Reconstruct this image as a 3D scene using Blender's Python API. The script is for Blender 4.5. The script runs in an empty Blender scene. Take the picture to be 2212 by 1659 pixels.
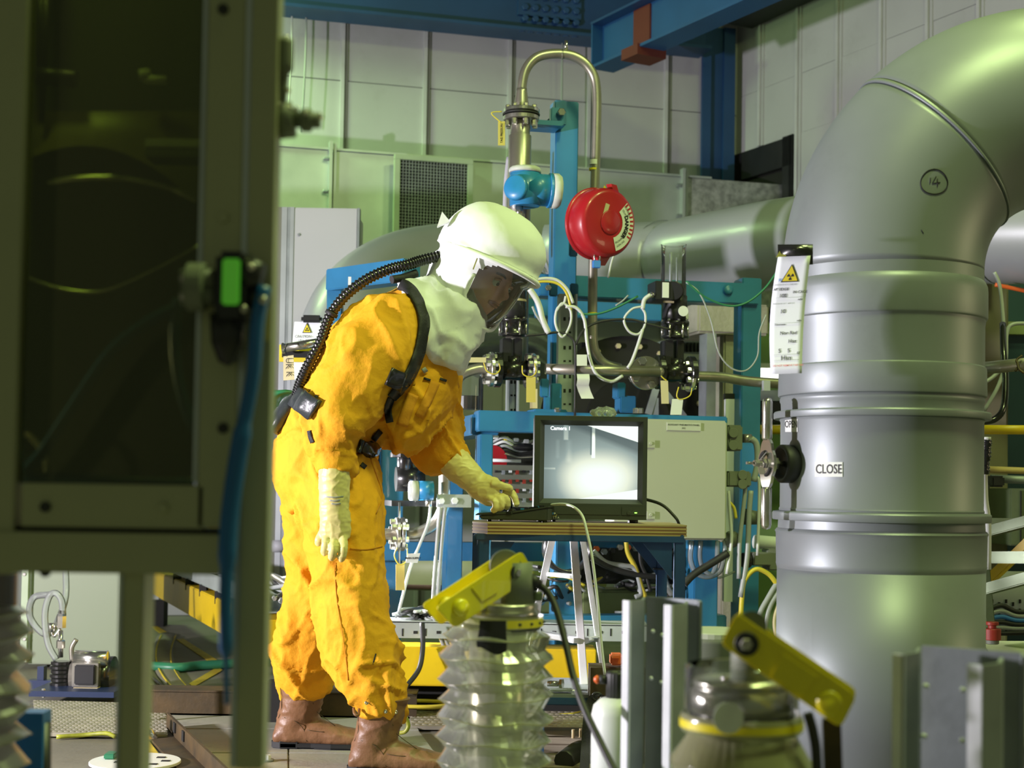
import bpy, bmesh, math, random
from mathutils import Vector, Matrix, noise
from mathutils.bvhtree import BVHTree
V = Vector
rnd = random.Random(7)
PI = math.pi
scn = bpy.context.scene
COL = scn.collection
# ------------------------------------------------------------ camera
FPX = 3200.0
EYE = V((0, 0, 0.80))
PITCH, ROLL, SHY = math.radians(2.0), math.radians(0.9), 0.0492
camd = bpy.data.cameras.new('camera')
camd.sensor_width = 36.0
camd.lens = FPX / 2212 * 36.0
camd.shift_y = SHY
camd.clip_start = 0.05
camd.dof.use_dof = True
camd.dof.focus_distance = 4.35
camd.dof.aperture_fstop = 4.6
cam = bpy.data.objects.new('camera', camd)
COL.objects.link(cam)
CR = Matrix.Rotation(PI/2 + PITCH, 3, 'X') @ Matrix.Rotation(ROLL, 3, 'Z')
cam.matrix_world = Matrix.Translation(EYE) @ CR.to_4x4()
scn.camera = cam
# ------------------------------------------------------------ world, lamps, exposure
scn.view_settings.view_transform = 'Standard'
scn.view_settings.look = 'None'
scn.view_settings.exposure = 0.0
scn.view_settings.gamma = 1.0
scn.view_settings.use_curve_mapping = False
wd = bpy.data.worlds.new('hall_ambient')
wd.use_nodes = True
wd.node_tree.nodes['Background'].inputs[0].default_value = (0.27, 0.31, 0.18, 1)
wd.node_tree.nodes['Background'].inputs[1].default_value = 0.36
scn.world = wd
def lamp(name, loc, aim, size, power, col, kind='AREA', sy=None, spread=None):
    l = bpy.data.lights.new(name, kind)
    l.energy = power; l.color = col
    if kind == 'AREA':
        l.size = size
        if sy: l.shape = 'RECTANGLE'; l.size_y = sy
        if spread: l.spread = math.radians(spread)
    else:
        l.shadow_soft_size = size
    o = bpy.data.objects.new(name, l)
    COL.objects.link(o)
    o.location = loc
    o.rotation_euler = (V(aim) - V(loc)).to_track_quat('-Z', 'Y').to_euler()
    return o
lamp('work_lamp', (-3.7, 2.95, 1.0), (0.4, 4.2, 1.0), 0.16, 265, (1.0, 0.92, 1.0))
lamp('ladder_fill_light', (-1.25, 5.75, 0.75), (0.5, 4.8, 0.45), 0.08, 15, (1.0, 0.98, 1.0), spread=46)  # low fill added to make the white ladder glare, no lamp seen here
lamp('overhead_lamp', (2.0, 3.9, 4.5), (0.7, 4.0, 0), 0.5, 50, (0.78, 1.0, 0.34))
lamp('overhead_lamp', (1.3, 1.9, 4.6), (0.9, 2.9, 0), 0.6, 112, (0.80, 1.0, 0.36))
lamp('overhead_lamp', (-2.6, 7.6, 4.0), (-1.2, 8.8, 1.8), 0.6, 42, (0.62, 1.0, 0.40), spread=120)
lamp('overhead_lamp', (0.2, 1.4, 3.6), (-0.4, 4.2, 0.4), 0.4, 2.0, (0.90, 1.0, 0.30), spread=90)  # weak front fill added to lift the camera side of the suit
lamp('glovebox_fill_light', (-0.75, 1.72, 1.95), (-0.8, 1.9, 0.8), 0.12, 2.2, (0.75, 1.0, 0.25))  # fill added inside the box to brighten what lies behind the window
lamp('warm_side_light', (3.8, 3.4, 1.4), (0.9, 3.7, 1.0), 0.7, 10, (1.0, 0.80, 0.45))  # unseen warm source added at the right for the pipe's warm edge
# ------------------------------------------------------------ pixel helpers
def ray(px, py):
    d = V(((px-1106)/FPX, (829.5-py)/FPX + SHY*2212/FPX, -1.0))
    return CR @ d
def W(px, py, Y):
    d = ray(px, py)
    return EYE + d * (Y / d.y)
class Frame:
    """a vertical plane system turned by a degrees: u along, v into depth, z up"""
    def __init__(s, ox, oy, a):
        s.o = V((ox, oy, 0)); s.a = math.radians(a)
        s.u = V((math.cos(s.a), math.sin(s.a), 0)); s.n = V((-math.sin(s.a), math.cos(s.a), 0))
        s.R = Matrix((s.u, s.n, V((0,0,1)))).transposed()
    def pt(s, px, py, v=0.0):
        d = ray(px, py)
        t = (s.o + s.n*v - EYE).dot(s.n) / d.dot(s.n)
        return EYE + d*t
    def g(s, u, v, z):
        return s.o + s.u*u + s.n*v + V((0,0,z))
    def loc(s, p):
        q = p - s.o
        return q.dot(s.u), q.dot(s.n), q.z
    def box(s, m, x0, y0, x1, y1, v0, v1, vr=None):
        vr = v0 if vr is None else vr
        xm, ym = (x0+x1)/2, (y0+y1)/2
        ua = s.loc(s.pt(x0, ym, vr))[0]; ub = s.loc(s.pt(x1, ym, vr))[0]
        za = s.loc(s.pt(xm, y1, vr))[2]; zb = s.loc(s.pt(xm, y0, vr))[2]
        m.box(s.g((ua+ub)/2, (v0+v1)/2, (za+zb)/2), (ub-ua, v1-v0, zb-za), s.R)
        return ua, ub, za, zb
F0 = Frame(0, 0, 0)
FR = Frame(0.0, 5.30, 12)
FW = Frame(-1.42, 9.0, 15.5)
FX = Frame(1.47, 9.8, -64)
# ------------------------------------------------------------ mesh builder
def smoothpath(pts, n=8):
    pts = [V(p) for p in pts]
    if len(pts) < 3: return pts
    out = []
    P = [pts[0]*2-pts[1]] + pts + [pts[-1]*2-pts[-2]]
    for i in range(1, len(P)-2):
        a, b, c, d = P[i-1:i+3]
        for k in range(n):
            t = k/n
            out.append(0.5*((2*b) + (c-a)*t + (2*a-5*b+4*c-d)*t*t + (3*b-a-3*c+d)*t**3))
    out.append(pts[-1])
    return out
def basis(d):
    d = d.normalized()
    h = V((0,0,1)) if abs(d.z) < 0.9 else V((0,1,0))
    x = h.cross(d).normalized()
    return x, d.cross(x).normalized(), d
class MB:
    def __init__(s): s.v = []; s.f = []; s.sm = []
    def add(s, vs, fs, smooth=False):
        o = len(s.v); s.v += [V(p) for p in vs]
        for f in fs: s.f.append([i+o for i in f]); s.sm.append(smooth)
        return s
    def box(s, c, size, R=None):
        c = V(c); vs = []
        for x in (-.5,.5):
            for y in (-.5,.5):
                for z in (-.5,.5):
                    p = V((x*size[0], y*size[1], z*size[2]))
                    vs.append(c + (R @ p if R else p))
        return s.add(vs, [(0,1,3,2),(4,6,7,5),(0,4,5,1),(2,3,7,6),(0,2,6,4),(1,5,7,3)])
    def bar(s, p0, p1, w, h, up=None):
        p0, p1 = V(p0), V(p1); d = (p1-p0)
        up = V(up) if up else (V((0,0,1)) if abs(d.normalized().z) < .95 else V((0,1,0)))
        x = d.cross(up).normalized(); y = x.cross(d).normalized(); d = d.normalized()
        R = Matrix((x, y, d)).transposed()
        return s.box((p0+p1)/2, (w, h, (p1-p0).length), R)
    def rings(s, rings, closed=True, caps=True, smooth=True):
        n = len(rings[0]); vs = [p for r in rings for p in r]; fs = []
        for i in range(len(rings)-1):
            for k in range(n if closed else n-1):
                a = i*n+k; b = i*n+(k+1) % n
                fs.append((a, b, b+n, a+n))
        s.add(vs, fs, smooth)
        if caps and closed:
            o = len(s.v)-len(vs)
            s.f.append([o+k for k in range(n)][::-1]); s.sm.append(False)
            s.f.append([o+(len(rings)-1)*n+k for k in range(n)]); s.sm.append(False)
        return s
    def lathe(s, prof, o, ax=(0,0,1), n=32, caps=True, smooth=True, wob=None):
        """prof: (r, t) pairs along the axis from origin o"""
        x, y, d = basis(V(ax)); o = V(o); R = []
        for i, (r, t) in enumerate(prof):
            ring = []
            for k in range(n):
                a = 2*PI*k/n
                rr = r*(1+(wob(a, t) if wob else 0))
                ring.append(o + d*t + x*(rr*math.cos(a)) + y*(rr*math.sin(a)))
            R.append(ring)
        return s.rings(R, caps=caps, smooth=smooth)
    def cyl(s, p0, p1, r, r1=None, n=20, smooth=True, caps=True):
        p0, p1 = V(p0), V(p1)
        return s.lathe([(r, 0), (r if r1 is None else r1, (p1-p0).length)], p0, p1-p0, n, caps, smooth)
    def disc(s, c, ax, r, h, n=24):
        ax = V(ax).normalized(); c = V(c)
        b = min(.15*h, .002)
        return s.lathe([(r-b, -h/2), (r, -h/2+b), (r, h/2-b), (r-b, h/2)], c, ax, n, smooth=False)
    def hexbolt(s, c, ax, r, h):
        ax = V(ax).normalized()
        return s.lathe([(r, 0), (r, h*.85), (r*.85, h)], c, ax, 6, smooth=False)
    def tube(s, pts, r, n=8, sm=6, caps=True, wob=0):
        P = smoothpath(pts, sm) if sm else [V(p) for p in pts]
        t = (P[1]-P[0]).normalized(); x, y, _ = basis(t); R = []
        for i, p in enumerate(P):
            t2 = (P[min(i+1, len(P)-1)] - P[max(i-1, 0)]).normalized()
            q = t.rotation_difference(t2); x = q @ x; y = q @ y; t = t2
            rr = r[min(i, len(r)-1)] if isinstance(r, (list, tuple)) else r
            if wob: rr *= (1 + wob*((i % 2)*2-1))
            R.append([p + x*(rr*math.cos(2*PI*k/n)) + y*(rr*math.sin(2*PI*k/n)) for k in range(n)])
        return s.rings(R, caps=caps)
    def prism(s, pts, ext):
        pts = [V(p) for p in pts]; n = len(pts); e = V(ext)
        return s.add(pts + [p+e for p in pts],
                     [list(range(n))[::-1], list(range(n, 2*n))] + [(i, (i+1) % n, (i+1) % n+n, i+n) for i in range(n)])
    def ball(s, c, r, n=12, sc=(1,1,1)):
        c = V(c); R = []
        for i in range(1, n):
            th = PI*i/n
            R.append([c + V((r*sc[0]*math.sin(th)*math.cos(2*PI*k/(2*n)), r*sc[1]*math.sin(th)*math.sin(2*PI*k/(2*n)), r*sc[2]*math.cos(th))) for k in range(2*n)])
        return s.rings(R)
    def build(s, name, mat, parent=None, bev=0, uvy=False, kind=None, label=None):
        me = bpy.data.meshes.new(name)
        me.from_pydata([tuple(p) for p in s.v], [], s.f)
        for p, q in zip(me.polygons, s.sm): p.use_smooth = q
        bm = bmesh.new(); bm.from_mesh(me)
        bmesh.ops.recalc_face_normals(bm, faces=bm.faces)
        if bev:
            ed = [e for e in bm.edges if len(e.link_faces) == 2 and e.calc_face_angle(0) > 0.6]
            try: bmesh.ops.bevel(bm, geom=ed, offset=bev, segments=2, affect='EDGES', clamp_overlap=True)
            except Exception: pass
        bm.to_mesh(me); bm.free(); me.update()
        me.materials.append(mat)
        o = bpy.data.objects.new(name, me); COL.objects.link(o)
        if parent: o.parent = parent
        if kind: o['kind'] = kind
        if label: o['label'] = label
        return o
ROOTS = []
def T(name, label, cat, group=None):
    o = bpy.data.objects.new(name, None); COL.objects.link(o)
    o.empty_display_size = .1
    o['label'] = label; o['category'] = cat
    if group: o['group'] = group
    ROOTS.append(o); return o
def S(name):
    o = bpy.data.objects.new(name, None); COL.objects.link(o); o['kind'] = 'structure'
    return o
def tag(o, label, cat, group=None):
    o['label'] = label; o['category'] = cat
    if group: o['group'] = group
    return o
def part(name, mat, parent, fn, **k):
    m = MB(); fn(m); return m.build(name, mat, parent, **k)
# ------------------------------------------------------------ materials
def mat(name, col, rough=.5, metal=0., var=.08, vs=6., bump=0., bs=80., spec=.5, coat=0., tr=0., col2=None, stretch=None, em=None, detail=4, dirt=0, fold=None):
    m = bpy.data.materials.new(name); m.use_nodes = True
    nt = m.node_tree; b = nt.nodes['Principled BSDF']; L = nt.links.new
    b.inputs['Roughness'].default_value = rough; b.inputs['Metallic'].default_value = metal
    b.inputs['Specular IOR Level'].default_value = spec
    b.inputs['Coat Weight'].default_value = coat
    b.inputs['Transmission Weight'].default_value = tr
    tc = nt.nodes.new('ShaderNodeTexCoord'); src = tc.outputs['Object']
    if stretch:
        mp = nt.nodes.new('ShaderNodeMapping'); mp.inputs['Scale'].default_value = stretch
        L(src, mp.inputs[0]); src = mp.outputs[0]
    nz = nt.nodes.new('ShaderNodeTexNoise'); nz.inputs['Scale'].default_value = vs; nz.inputs['Detail'].default_value = detail
    L(src, nz.inputs['Vector'])
    rp = nt.nodes.new('ShaderNodeValToRGB')
    rp.color_ramp.elements[0].position = .32; rp.color_ramp.elements[1].position = .68
    c2 = col2 if col2 else tuple(min(1, c*(1+var)) for c in col)
    c1 = col if col2 else tuple(c*(1-var) for c in col)
    rp.color_ramp.elements[0].color = (*c1, 1); rp.color_ramp.elements[1].color = (*c2, 1)
    L(nz.outputs[0], rp.inputs[0]); out = rp.outputs[0]
    if dirt:
        n2 = nt.nodes.new('ShaderNodeTexNoise'); n2.inputs['Scale'].default_value = vs*2.7; n2.inputs['Detail'].default_value = 8
        n2.inputs['Roughness'].default_value = .7
        L(src, n2.inputs['Vector'])
        r2 = nt.nodes.new('ShaderNodeValToRGB'); r2.color_ramp.elements[0].position = .56; r2.color_ramp.elements[1].position = .72
        r2.color_ramp.elements[0].color = (0,0,0,1); r2.color_ramp.elements[1].color = (dirt,dirt,dirt,1)
        L(n2.outputs[0], r2.inputs[0])
        mx = nt.nodes.new('ShaderNodeMix'); mx.data_type = 'RGBA'
        L(r2.outputs[0], mx.inputs[0]); L(out, mx.inputs[6]); mx.inputs[7].default_value = (col[0]*.3, col[1]*.27, col[2]*.2, 1)
        out = mx.outputs[2]
    L(out, b.inputs['Base Color'])
    if bump:
        bp = nt.nodes.new('ShaderNodeBump'); bp.inputs['Strength'].default_value = bump; bp.inputs['Distance'].default_value = .01
        n3 = nt.nodes.new('ShaderNodeTexNoise'); n3.inputs['Scale'].default_value = bs; n3.inputs['Detail'].default_value = 3
        L(src, n3.inputs['Vector']); L(n3.outputs[0], bp.inputs['Height']); L(bp.outputs[0], b.inputs['Normal'])
        if fold:
            n4 = nt.nodes.new('ShaderNodeTexNoise'); n4.inputs['Scale'].default_value = fold[0]; n4.inputs['Detail'].default_value = 2.5; n4.inputs['Distortion'].default_value = .5
            n4.noise_type = 'RIDGED_MULTIFRACTAL'
            mp = nt.nodes.new('ShaderNodeMapping'); mp.inputs['Scale'].default_value = (1, 1, .55); mp.inputs['Rotation'].default_value = (0, .5, 0); L(src, mp.inputs[0]); L(mp.outputs[0], n4.inputs['Vector'])
            b4 = nt.nodes.new('ShaderNodeBump'); b4.inputs['Strength'].default_value = fold[1]; b4.inputs['Distance'].default_value = .02
            L(n4.outputs[0], b4.inputs['Height']); L(b4.outputs[0], bp.inputs['Normal'])
    if em:
        b.inputs['Emission Color'].default_value = (*em[0], 1); b.inputs['Emission Strength'].default_value = em[1]
    return m
def clear(name, col, alpha, rough=.05, trans=.3):
    """thin clear plastic: see-through + gloss + a little milky scatter"""
    m = bpy.data.materials.new(name); m.use_nodes = True; nt = m.node_tree; L = nt.links.new
    nt.nodes.remove(nt.nodes['Principled BSDF']); out = nt.nodes['Material Output']
    tp = nt.nodes.new('ShaderNodeBsdfTransparent'); tp.inputs[0].default_value = (*[min(1, c*1.15) for c in col], 1)
    df = nt.nodes.new('ShaderNodeBsdfTranslucent'); df.inputs[0].default_value = (*col, 1)
    d2 = nt.nodes.new('ShaderNodeBsdfDiffuse'); d2.inputs[0].default_value = (*col, 1)
    gl = nt.nodes.new('ShaderNodeBsdfGlossy'); gl.inputs['Roughness'].default_value = rough; gl.inputs[0].default_value = (1,1,1,1)
    m0 = nt.nodes.new('ShaderNodeMixShader'); m0.inputs[0].default_value = trans; L(d2.outputs[0], m0.inputs[1]); L(df.outputs[0], m0.inputs[2])
    m1 = nt.nodes.new('ShaderNodeMixShader'); m1.inputs[0].default_value = alpha; L(tp.outputs[0], m1.inputs[1]); L(m0.outputs[0], m1.inputs[2])
    fr = nt.nodes.new('ShaderNodeFresnel'); fr.inputs[0].default_value = 1.45
    m2 = nt.nodes.new('ShaderNodeMixShader'); L(fr.outputs[0], m2.inputs[0]); L(m1.outputs[0], m2.inputs[1]); L(gl.outputs[0], m2.inputs[2])
    L(m2.outputs[0], out.inputs[0])
    return m
K = {}
K['wall'] = mat('painted_board', (.50,.50,.52), .85, var=.07, vs=1.3, bump=.05, bs=30, dirt=.12)
K['strip'] = mat('painted_strip', (.56,.56,.58), .7)
K['floor'] = mat('painted_concrete', (.16,.15,.115), .55, vs=2.2, col2=(.24,.225,.17), bump=.15, bs=25, dirt=.5)
K['plate'] = mat('floor_plate_grey', (.33,.33,.27), .6, vs=4, var=.2, bump=.1, bs=60, dirt=.45)
K['cheq'] = mat('chequer_steel', (.36,.34,.26), .45, .3, vs=9, var=.15, dirt=.3)
K['line'] = mat('yellow_floor_paint', (.62,.47,.03), .6, vs=14, var=.15, dirt=.6)
K['blue'] = mat('blue_gloss_paint', (.03,.19,.37), .38, var=.10, vs=5, coat=.2, dirt=.08)
K['navy'] = mat('navy_gloss_paint', (.022,.07,.19), .38, var=.12, vs=7, coat=.2, dirt=.15)
K['beam'] = mat('blue_beam_paint', (.014,.06,.17), .55, var=.12, vs=3)
K['dbeam'] = mat('dark_shade_paint', (.03,.035,.03), .7)
K['redp'] = mat('red_clamp_paint', (.13,.022,.014), .6)
K['galv'] = mat('galvanised_sheet', (.40,.45,.43), .42, .35, vs=3.5, col2=(.52,.58,.55), detail=6, bump=.03, bs=12)
K['spang'] = mat('spangled_zinc', (.26,.28,.26), .45, .4, vs=26, col2=(.5,.53,.5), detail=2)
K['gframe'] = mat('pale_green_frame', (.42,.52,.35), .5)
K['dark'] = mat('dark_void', (.012,.012,.010), .8)
K['black'] = mat('black_plastic', (.018,.018,.020), .38, var=.2)
K['blackm'] = mat('black_enamel', (.014,.014,.014), .25, coat=.3, var=.2)
K['rubber'] = mat('black_rubber', (.02,.021,.02), .55, var=.15)
K['steel'] = mat('stainless_steel', (.50,.48,.43), .28, .9, vs=8, var=.10, bump=.02, bs=50)
K['pipe'] = mat('dull_steel_pipe', (.36,.34,.28), .36, .75, vs=9, var=.16, dirt=.2)
K['bright'] = mat('polished_bolt_steel', (.66,.65,.60), .2, .95, vs=20, var=.1)
K['zinc'] = mat('zinc_grey_steel', (.27,.30,.31), .5, .3, vs=12, var=.14, bump=.05, bs=60)
K['zincl'] = mat('pale_lit_zinc', (.82,.85,.88), .5, .0, vs=10, var=.12)
K['pvc'] = mat('grey_plastic_pipe', (.225,.25,.26), .43, .28, vs=2.2, var=.10, coat=.0, spec=.25, dirt=.10, bump=.015, bs=8)
K['pvc2'] = mat('far_duct_grey', (.36,.38,.40), .35, .15, vs=2, var=.06, coat=.1)
K['yel'] = mat('yellow_lever_paint', (.86,.74,.012), .36, vs=7, var=.10, coat=.3, dirt=.12)
K['yelb'] = mat('yellow_beam_paint', (.72,.50,.008), .42, vs=5, var=.08, dirt=.15)
K['suit'] = mat('yellow_cotton', (.80,.37,.018), .78, vs=4, col2=(.86,.42,.026), bump=.25, bs=60, spec=.2, dirt=.05, fold=(9, .35))
K['suitd'] = mat('orange_cotton_pocket', (.70,.30,.025), .8, bump=.2, bs=60, spec=.2)
K['white'] = mat('white_hood_fabric', (.80,.83,.82), .7, var=.03, bump=.12, bs=30, spec=.3, fold=(8, .18))
K['glove'] = mat('cream_rubber', (.74,.64,.26), .45, var=.05, vs=9, bump=.06, bs=40)
K['skin'] = mat('skin', (.66,.33,.24), .5, var=.08, vs=14)
K['lip'] = mat('lip_skin', (.42,.16,.12), .5)
K['eye'] = mat('eye_white', (.7,.68,.64), .2)
K['iris'] = mat('iris_dark', (.05,.04,.03), .2)
K['hair'] = mat('brown_hair', (.06,.035,.02), .6, vs=60, var=.3)
K['boot'] = mat('brown_leather', (.19,.090,.042), .46, vs=7, col2=(.27,.14,.065), bump=.25, bs=45, coat=.0, dirt=.12)
K['sole'] = mat('boot_rubber', (.010,.011,.011), .6)
K['webb'] = mat('black_webbing', (.012,.012,.014), .65, bump=.2, bs=200)
K['leath'] = mat('padded_black_vinyl', (.035,.042,.045), .35, bump=.2, bs=50)
K['glass'] = clear('clear_glass', (.85,.9,.86), .05, .02)
K['visor'] = clear('clear_visor_sheet', (.80,.84,.80), .10, .04)
K['bellow'] = clear('milky_bellows_plastic', (.86,.88,.76), .34, .12, .5)
K['bellowy'] = clear('yellowish_bellows_plastic', (.60,.60,.34), .72, .18, .5)
K['bellowg'] = clear('grey_bellows_plastic', (.42,.42,.38), .88, .3, .3)
K['hosec'] = clear('clear_hose', (.72,.76,.74), .35, .05)
K['tint'] = clear('dark_tinted_sheet', (.36,.38,.20), .10, .03)
K['alu'] = mat('aluminium_profile', (.40,.41,.25), .42, .35, vs=3, var=.06)
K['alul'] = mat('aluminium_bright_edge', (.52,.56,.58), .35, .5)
K['crt'] = mat('charcoal_plastic', (.045,.052,.045), .5, bump=.05, bs=300)
K['ply'] = mat('plywood_face', (.42,.32,.15), .55, vs=5, var=.15, stretch=(1,6,1), dirt=.2)
K['plyl'] = mat('plywood_light_ply', (.50,.36,.14), .6, vs=9, var=.15, stretch=(.6,1,6), dirt=.2)
K['plyd'] = mat('plywood_dark_ply', (.24,.12,.05), .6, vs=9, var=.15)
K['panel'] = mat('pale_grey_enamel', (.42,.45,.34), .5, var=.03, vs=2)
K['cab'] = mat('cabinet_grey', (.48,.49,.52), .55, var=.03, vs=2)
K['cablab'] = mat('engraved_plate', (.50,.54,.42), .5)
K['grgrey'] = mat('green_grey_fitting', (.16,.18,.13), .55)
K['trblue'] = mat('transmitter_blue', (.03,.25,.52), .35, coat=.2)
K['trgrey'] = mat('transmitter_cap_grey', (.58,.62,.55), .5)
K['red'] = mat('red_plastic', (.42,.012,.02), .35, coat=.3)
K['redk'] = mat('red_isolator', (.30,.03,.015), .5)
K['lab'] = mat('white_label', (.72,.75,.72), .6, var=.03)
K['paper'] = mat('white_paper', (.78,.82,.88), .7, var=.02)
K['ink'] = mat('black_ink', (.008,.008,.012), .6)
K['inkb'] = mat('blue_ink', (.05,.22,.6), .6)
K['inkr'] = mat('red_ink', (.65,.10,.12), .6)
K['inkg'] = mat('grey_ink', (.36,.38,.40), .6)
K['tagy'] = mat('yellow_tag_card', (.60,.50,.12), .7, var=.05)
K['tagm'] = mat('manila_tag_card', (.62,.54,.33), .7, var=.05)
K['wwire'] = mat('white_cable', (.62,.65,.62), .4)
K['gwire'] = mat('grey_cable', (.34,.37,.36), .4)
K['ywire'] = mat('yellow_cable', (.66,.55,.05), .4)
K['grwire'] = mat('green_cable', (.03,.20,.10), .4)
K['bhose'] = mat('blue_hose', (.01,.12,.36), .35)
K['ygw'] = mat('yellow_green_cable', (.28,.30,.03), .45, vs=30, var=.3)
K['conc'] = mat('pale_concrete', (.36,.35,.27), .85, vs=8, var=.12, bump=.3, bs=60, dirt=.2)
K['green'] = mat('green_wall_paint', (.12,.21,.055), .6)
K['greenp'] = mat('pale_green_enamel', (.24,.29,.19), .45, var=.03, vs=2)
K['olive'] = mat('olive_tank_paint', (.24,.30,.12), .5, var=.08, dirt=.1)
K['gsteel'] = mat('green_grey_steel', (.11,.145,.075), .5, .2, var=.12, vs=9, dirt=.2)
K['rust'] = mat('rusty_brown_steel', (.045,.035,.018), .6, .3, vs=12, col2=(.10,.065,.025), bump=.1, bs=60)
K['wood'] = mat('weathered_boards', (.13,.10,.065), .8, vs=6, col2=(.22,.18,.12), stretch=(1,8,1), bump=.3, bs=40)
K['orange'] = mat('orange_plastic', (.75,.14,.03), .4)
K['bwhite'] = mat('milky_white_plastic', (.72,.77,.72), .4, coat=.1)
K['ladder'] = mat('white_ladder_paint', (.86,.87,.88), .4)
K['teal'] = mat('dark_teal_door', (.015,.06,.08), .6)
K['oliveW'] = mat('olive_pillar_paint', (.20,.19,.11), .8, var=.08)
K['gap'] = mat('grey_felt', (.22,.22,.2), .9)
K['navyplate'] = mat('blue_base_plate', (.012,.025,.075), .4)
K['yelstick'] = mat('yellow_sticker', (.72,.60,.02), .5)
K['crane'] = mat('crane_blue_paint', (.015,.085,.22), .5, var=.1, vs=3)
K['led'] = mat('green_led', (.1,.6,.05), .4, em=((.35,1,.1), 4))
K['lcd'] = mat('green_display', (.05,.30,.03), .3, em=((.10,.42,.03), .35))
K['tube'] = mat('fluorescent_tube', (.9,.9,.85), .4, em=((1,1,.86), 2.2))
# ------------------------------------------------------------ lettering
def text(s, mt, fn, parent, size=1.0, name='lettering', bold=0.0, align='CENTER'):
    """flat text converted to a mesh; fn maps text (x, y) to a world point"""
    cu = bpy.data.curves.new('t', 'FONT'); cu.body = s; cu.size = size
    cu.align_x = align; cu.align_y = 'CENTER'; cu.offset = bold
    cu.resolution_u = 3
    o = bpy.data.objects.new('t', cu); COL.objects.link(o)
    dg = bpy.context.evaluated_depsgraph_get()
    me = bpy.data.meshes.new_from_object(o.evaluated_get(dg))
    bpy.data.objects.remove(o); bpy.data.curves.remove(cu)
    for v in me.vertices: v.co = fn(v.co.x, v.co.y)
    me.materials.clear(); me.materials.append(mt); me.name = name
    r = bpy.data.objects.new(name, me); COL.objects.link(r); r.parent = parent
    return r
def planar(o, u, v, w=1.0, h=1.0):
    o, u, v = V(o), V(u).normalized(), V(v).normalized()
    return lambda x, y: o + u*(x*w) + v*(y*h)
def bvh(o):
    return BVHTree.FromPolygons([v.co for v in o.data.vertices], [p.vertices for p in o.data.polygons])
def on(b, px, py, off=.001):
    d = ray(px, py).normalized()
    h = b.ray_cast(EYE, d)
    return (h[0] - d*off) if h[0] else None
# ============================================================ THE SETTING
def FL(px, py, z=0.0):
    d = ray(px, py); t = (z - EYE.z)/d.z
    return EYE + d*t
m = MB(); m.box((0, 5.2, -.06), (14, 15, .12)); floor = m.build('floor', K['floor']); floor['kind'] = 'structure'
m = MB(); m.box((0, 5.0, 4.95), (14, 15, .1)); ceil = m.build('ceiling', K['dbeam']); ceil['kind'] = 'structure'
WH = 4.6
def wall(name, F, u0, u1, strips, joints, hole=None, bead='gap', gp=.006):
    m = MB()
    m.box(F.g((u0+u1)/2, .12, WH/2), (u1-u0, .2, WH), F.R)
    w = m.build(name, K['gap'], None); w['kind'] = 'structure'
    us = [u0] + sorted(strips) + [u1]
    mb = {}
    for a, b in zip(us[:-1], us[1:]):
        if b-a < .03: continue
        for z0, z1 in zip(joints[:-1], joints[1:]):
            q0 = z0
            if hole and a+.01 < hole[1] and b-.01 > hole[0]:
                if z1 <= hole[3] + .02 and z0 >= hole[2]-.02: continue
                if z0 < hole[3] < z1: q0 = hole[3]
            m = MB(); pr = rnd.uniform(0, .006)
            m.box(F.g((a+b)/2, .005-pr, (q0+z1)/2), (b-a-gp*2, .03, z1-q0-gp), F.R)
            m.build('panel', K['wall'], w)
    for s in strips:
        m = MB(); z0 = joints[0]
        if hole and hole[0] < s < hole[1]-.01: z0 = hole[3]
        m.box(F.g(s-.012, -.022, (z0+joints[-1])/2), (.022, .028, joints[-1]-z0), F.R)
        m.build('cover_strip', K['strip'], w)
        m = MB(); m.box(F.g(s+.012, -.016, (z0+joints[-1])/2), (.018, .014, joints[-1]-z0), F.R)
        m.build('joint_bead', K[bead], w)
    return w
def uof(F, px, py): return F.loc(F.pt(px, py))[0]
ucorner = uof(FW, 1590, 200)
st = [uof(FW, p, 150) for p in (743, 921, 1103, 1274, 1440)]
d0 = st[1]-st[0]
st = [st[0]-d0*k for k in range(6, 0, -1)] + st
wall('wall_left', FW, st[0]-.3, ucorner+.2, st, (0, 1.6, FW.loc(FW.pt(900, 190))[2], WH))
sx = [uof(FX, p, 150) for p in (1651, 1732, 1819, 1913, 2014)]
dx = (sx[-1]-sx[0])/4
sx += [sx[-1]+dx*k for k in range(1, 7)]
hz = FX.loc(FX.pt(1660, 312))[2]
wall('wall_right', FX, -.05, sx[-1]+.6, sx, (0, 1.45, hz, FX.loc(FX.pt(1732, 160))[2], WH), (-.1, uof(FX, 1722, 300), 1.45, hz), 'wall', .002)
# opening under the right wall's panels
win = S('window_1')
u1 = uof(FX, 1722, 300)
part('recess', K['dark'], win, lambda m: m.box(FX.g(u1/2, .03, (1.45+hz)/2), (u1, .06, hz-1.46), FX.R))
for a, b, z0, z1 in ((0.62, .66, 1.5, hz), (0.0, u1, hz-.19, hz-.01), (u1-.1, u1, 1.5, hz)):
    part('window_frame', K['black'], win, lambda m: m.box(FX.g((a+b)/2, -.015, (z0+z1)/2), (b-a, .05, z1-z0), FX.R))
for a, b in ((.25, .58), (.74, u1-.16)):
    part('pane', K['teal'], win, lambda m: m.box(FX.g((a+b)/2, -.005, 1.9), (b-a, .01, .75), FX.R))
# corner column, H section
c = T('steel_column', 'dark blue H-section steel column standing in the corner where the two panelled walls meet', 'column')
part('flange', K['beam'], c, lambda m: FW.box(m, 1516, 60, 1586, 700, -.10, -.085))
part('web', K['beam'], c, lambda m: FW.box(m, 1540, 60, 1546, 700, -.085, -.01))
part('flange', K['beam'], c, lambda m: FW.box(m, 1516, 60, 1534, 700, -.13, -.102))
part('flange', K['beam'], c, lambda m: FW.box(m, 1562, 60, 1586, 700, -.13, -.102))
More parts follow.
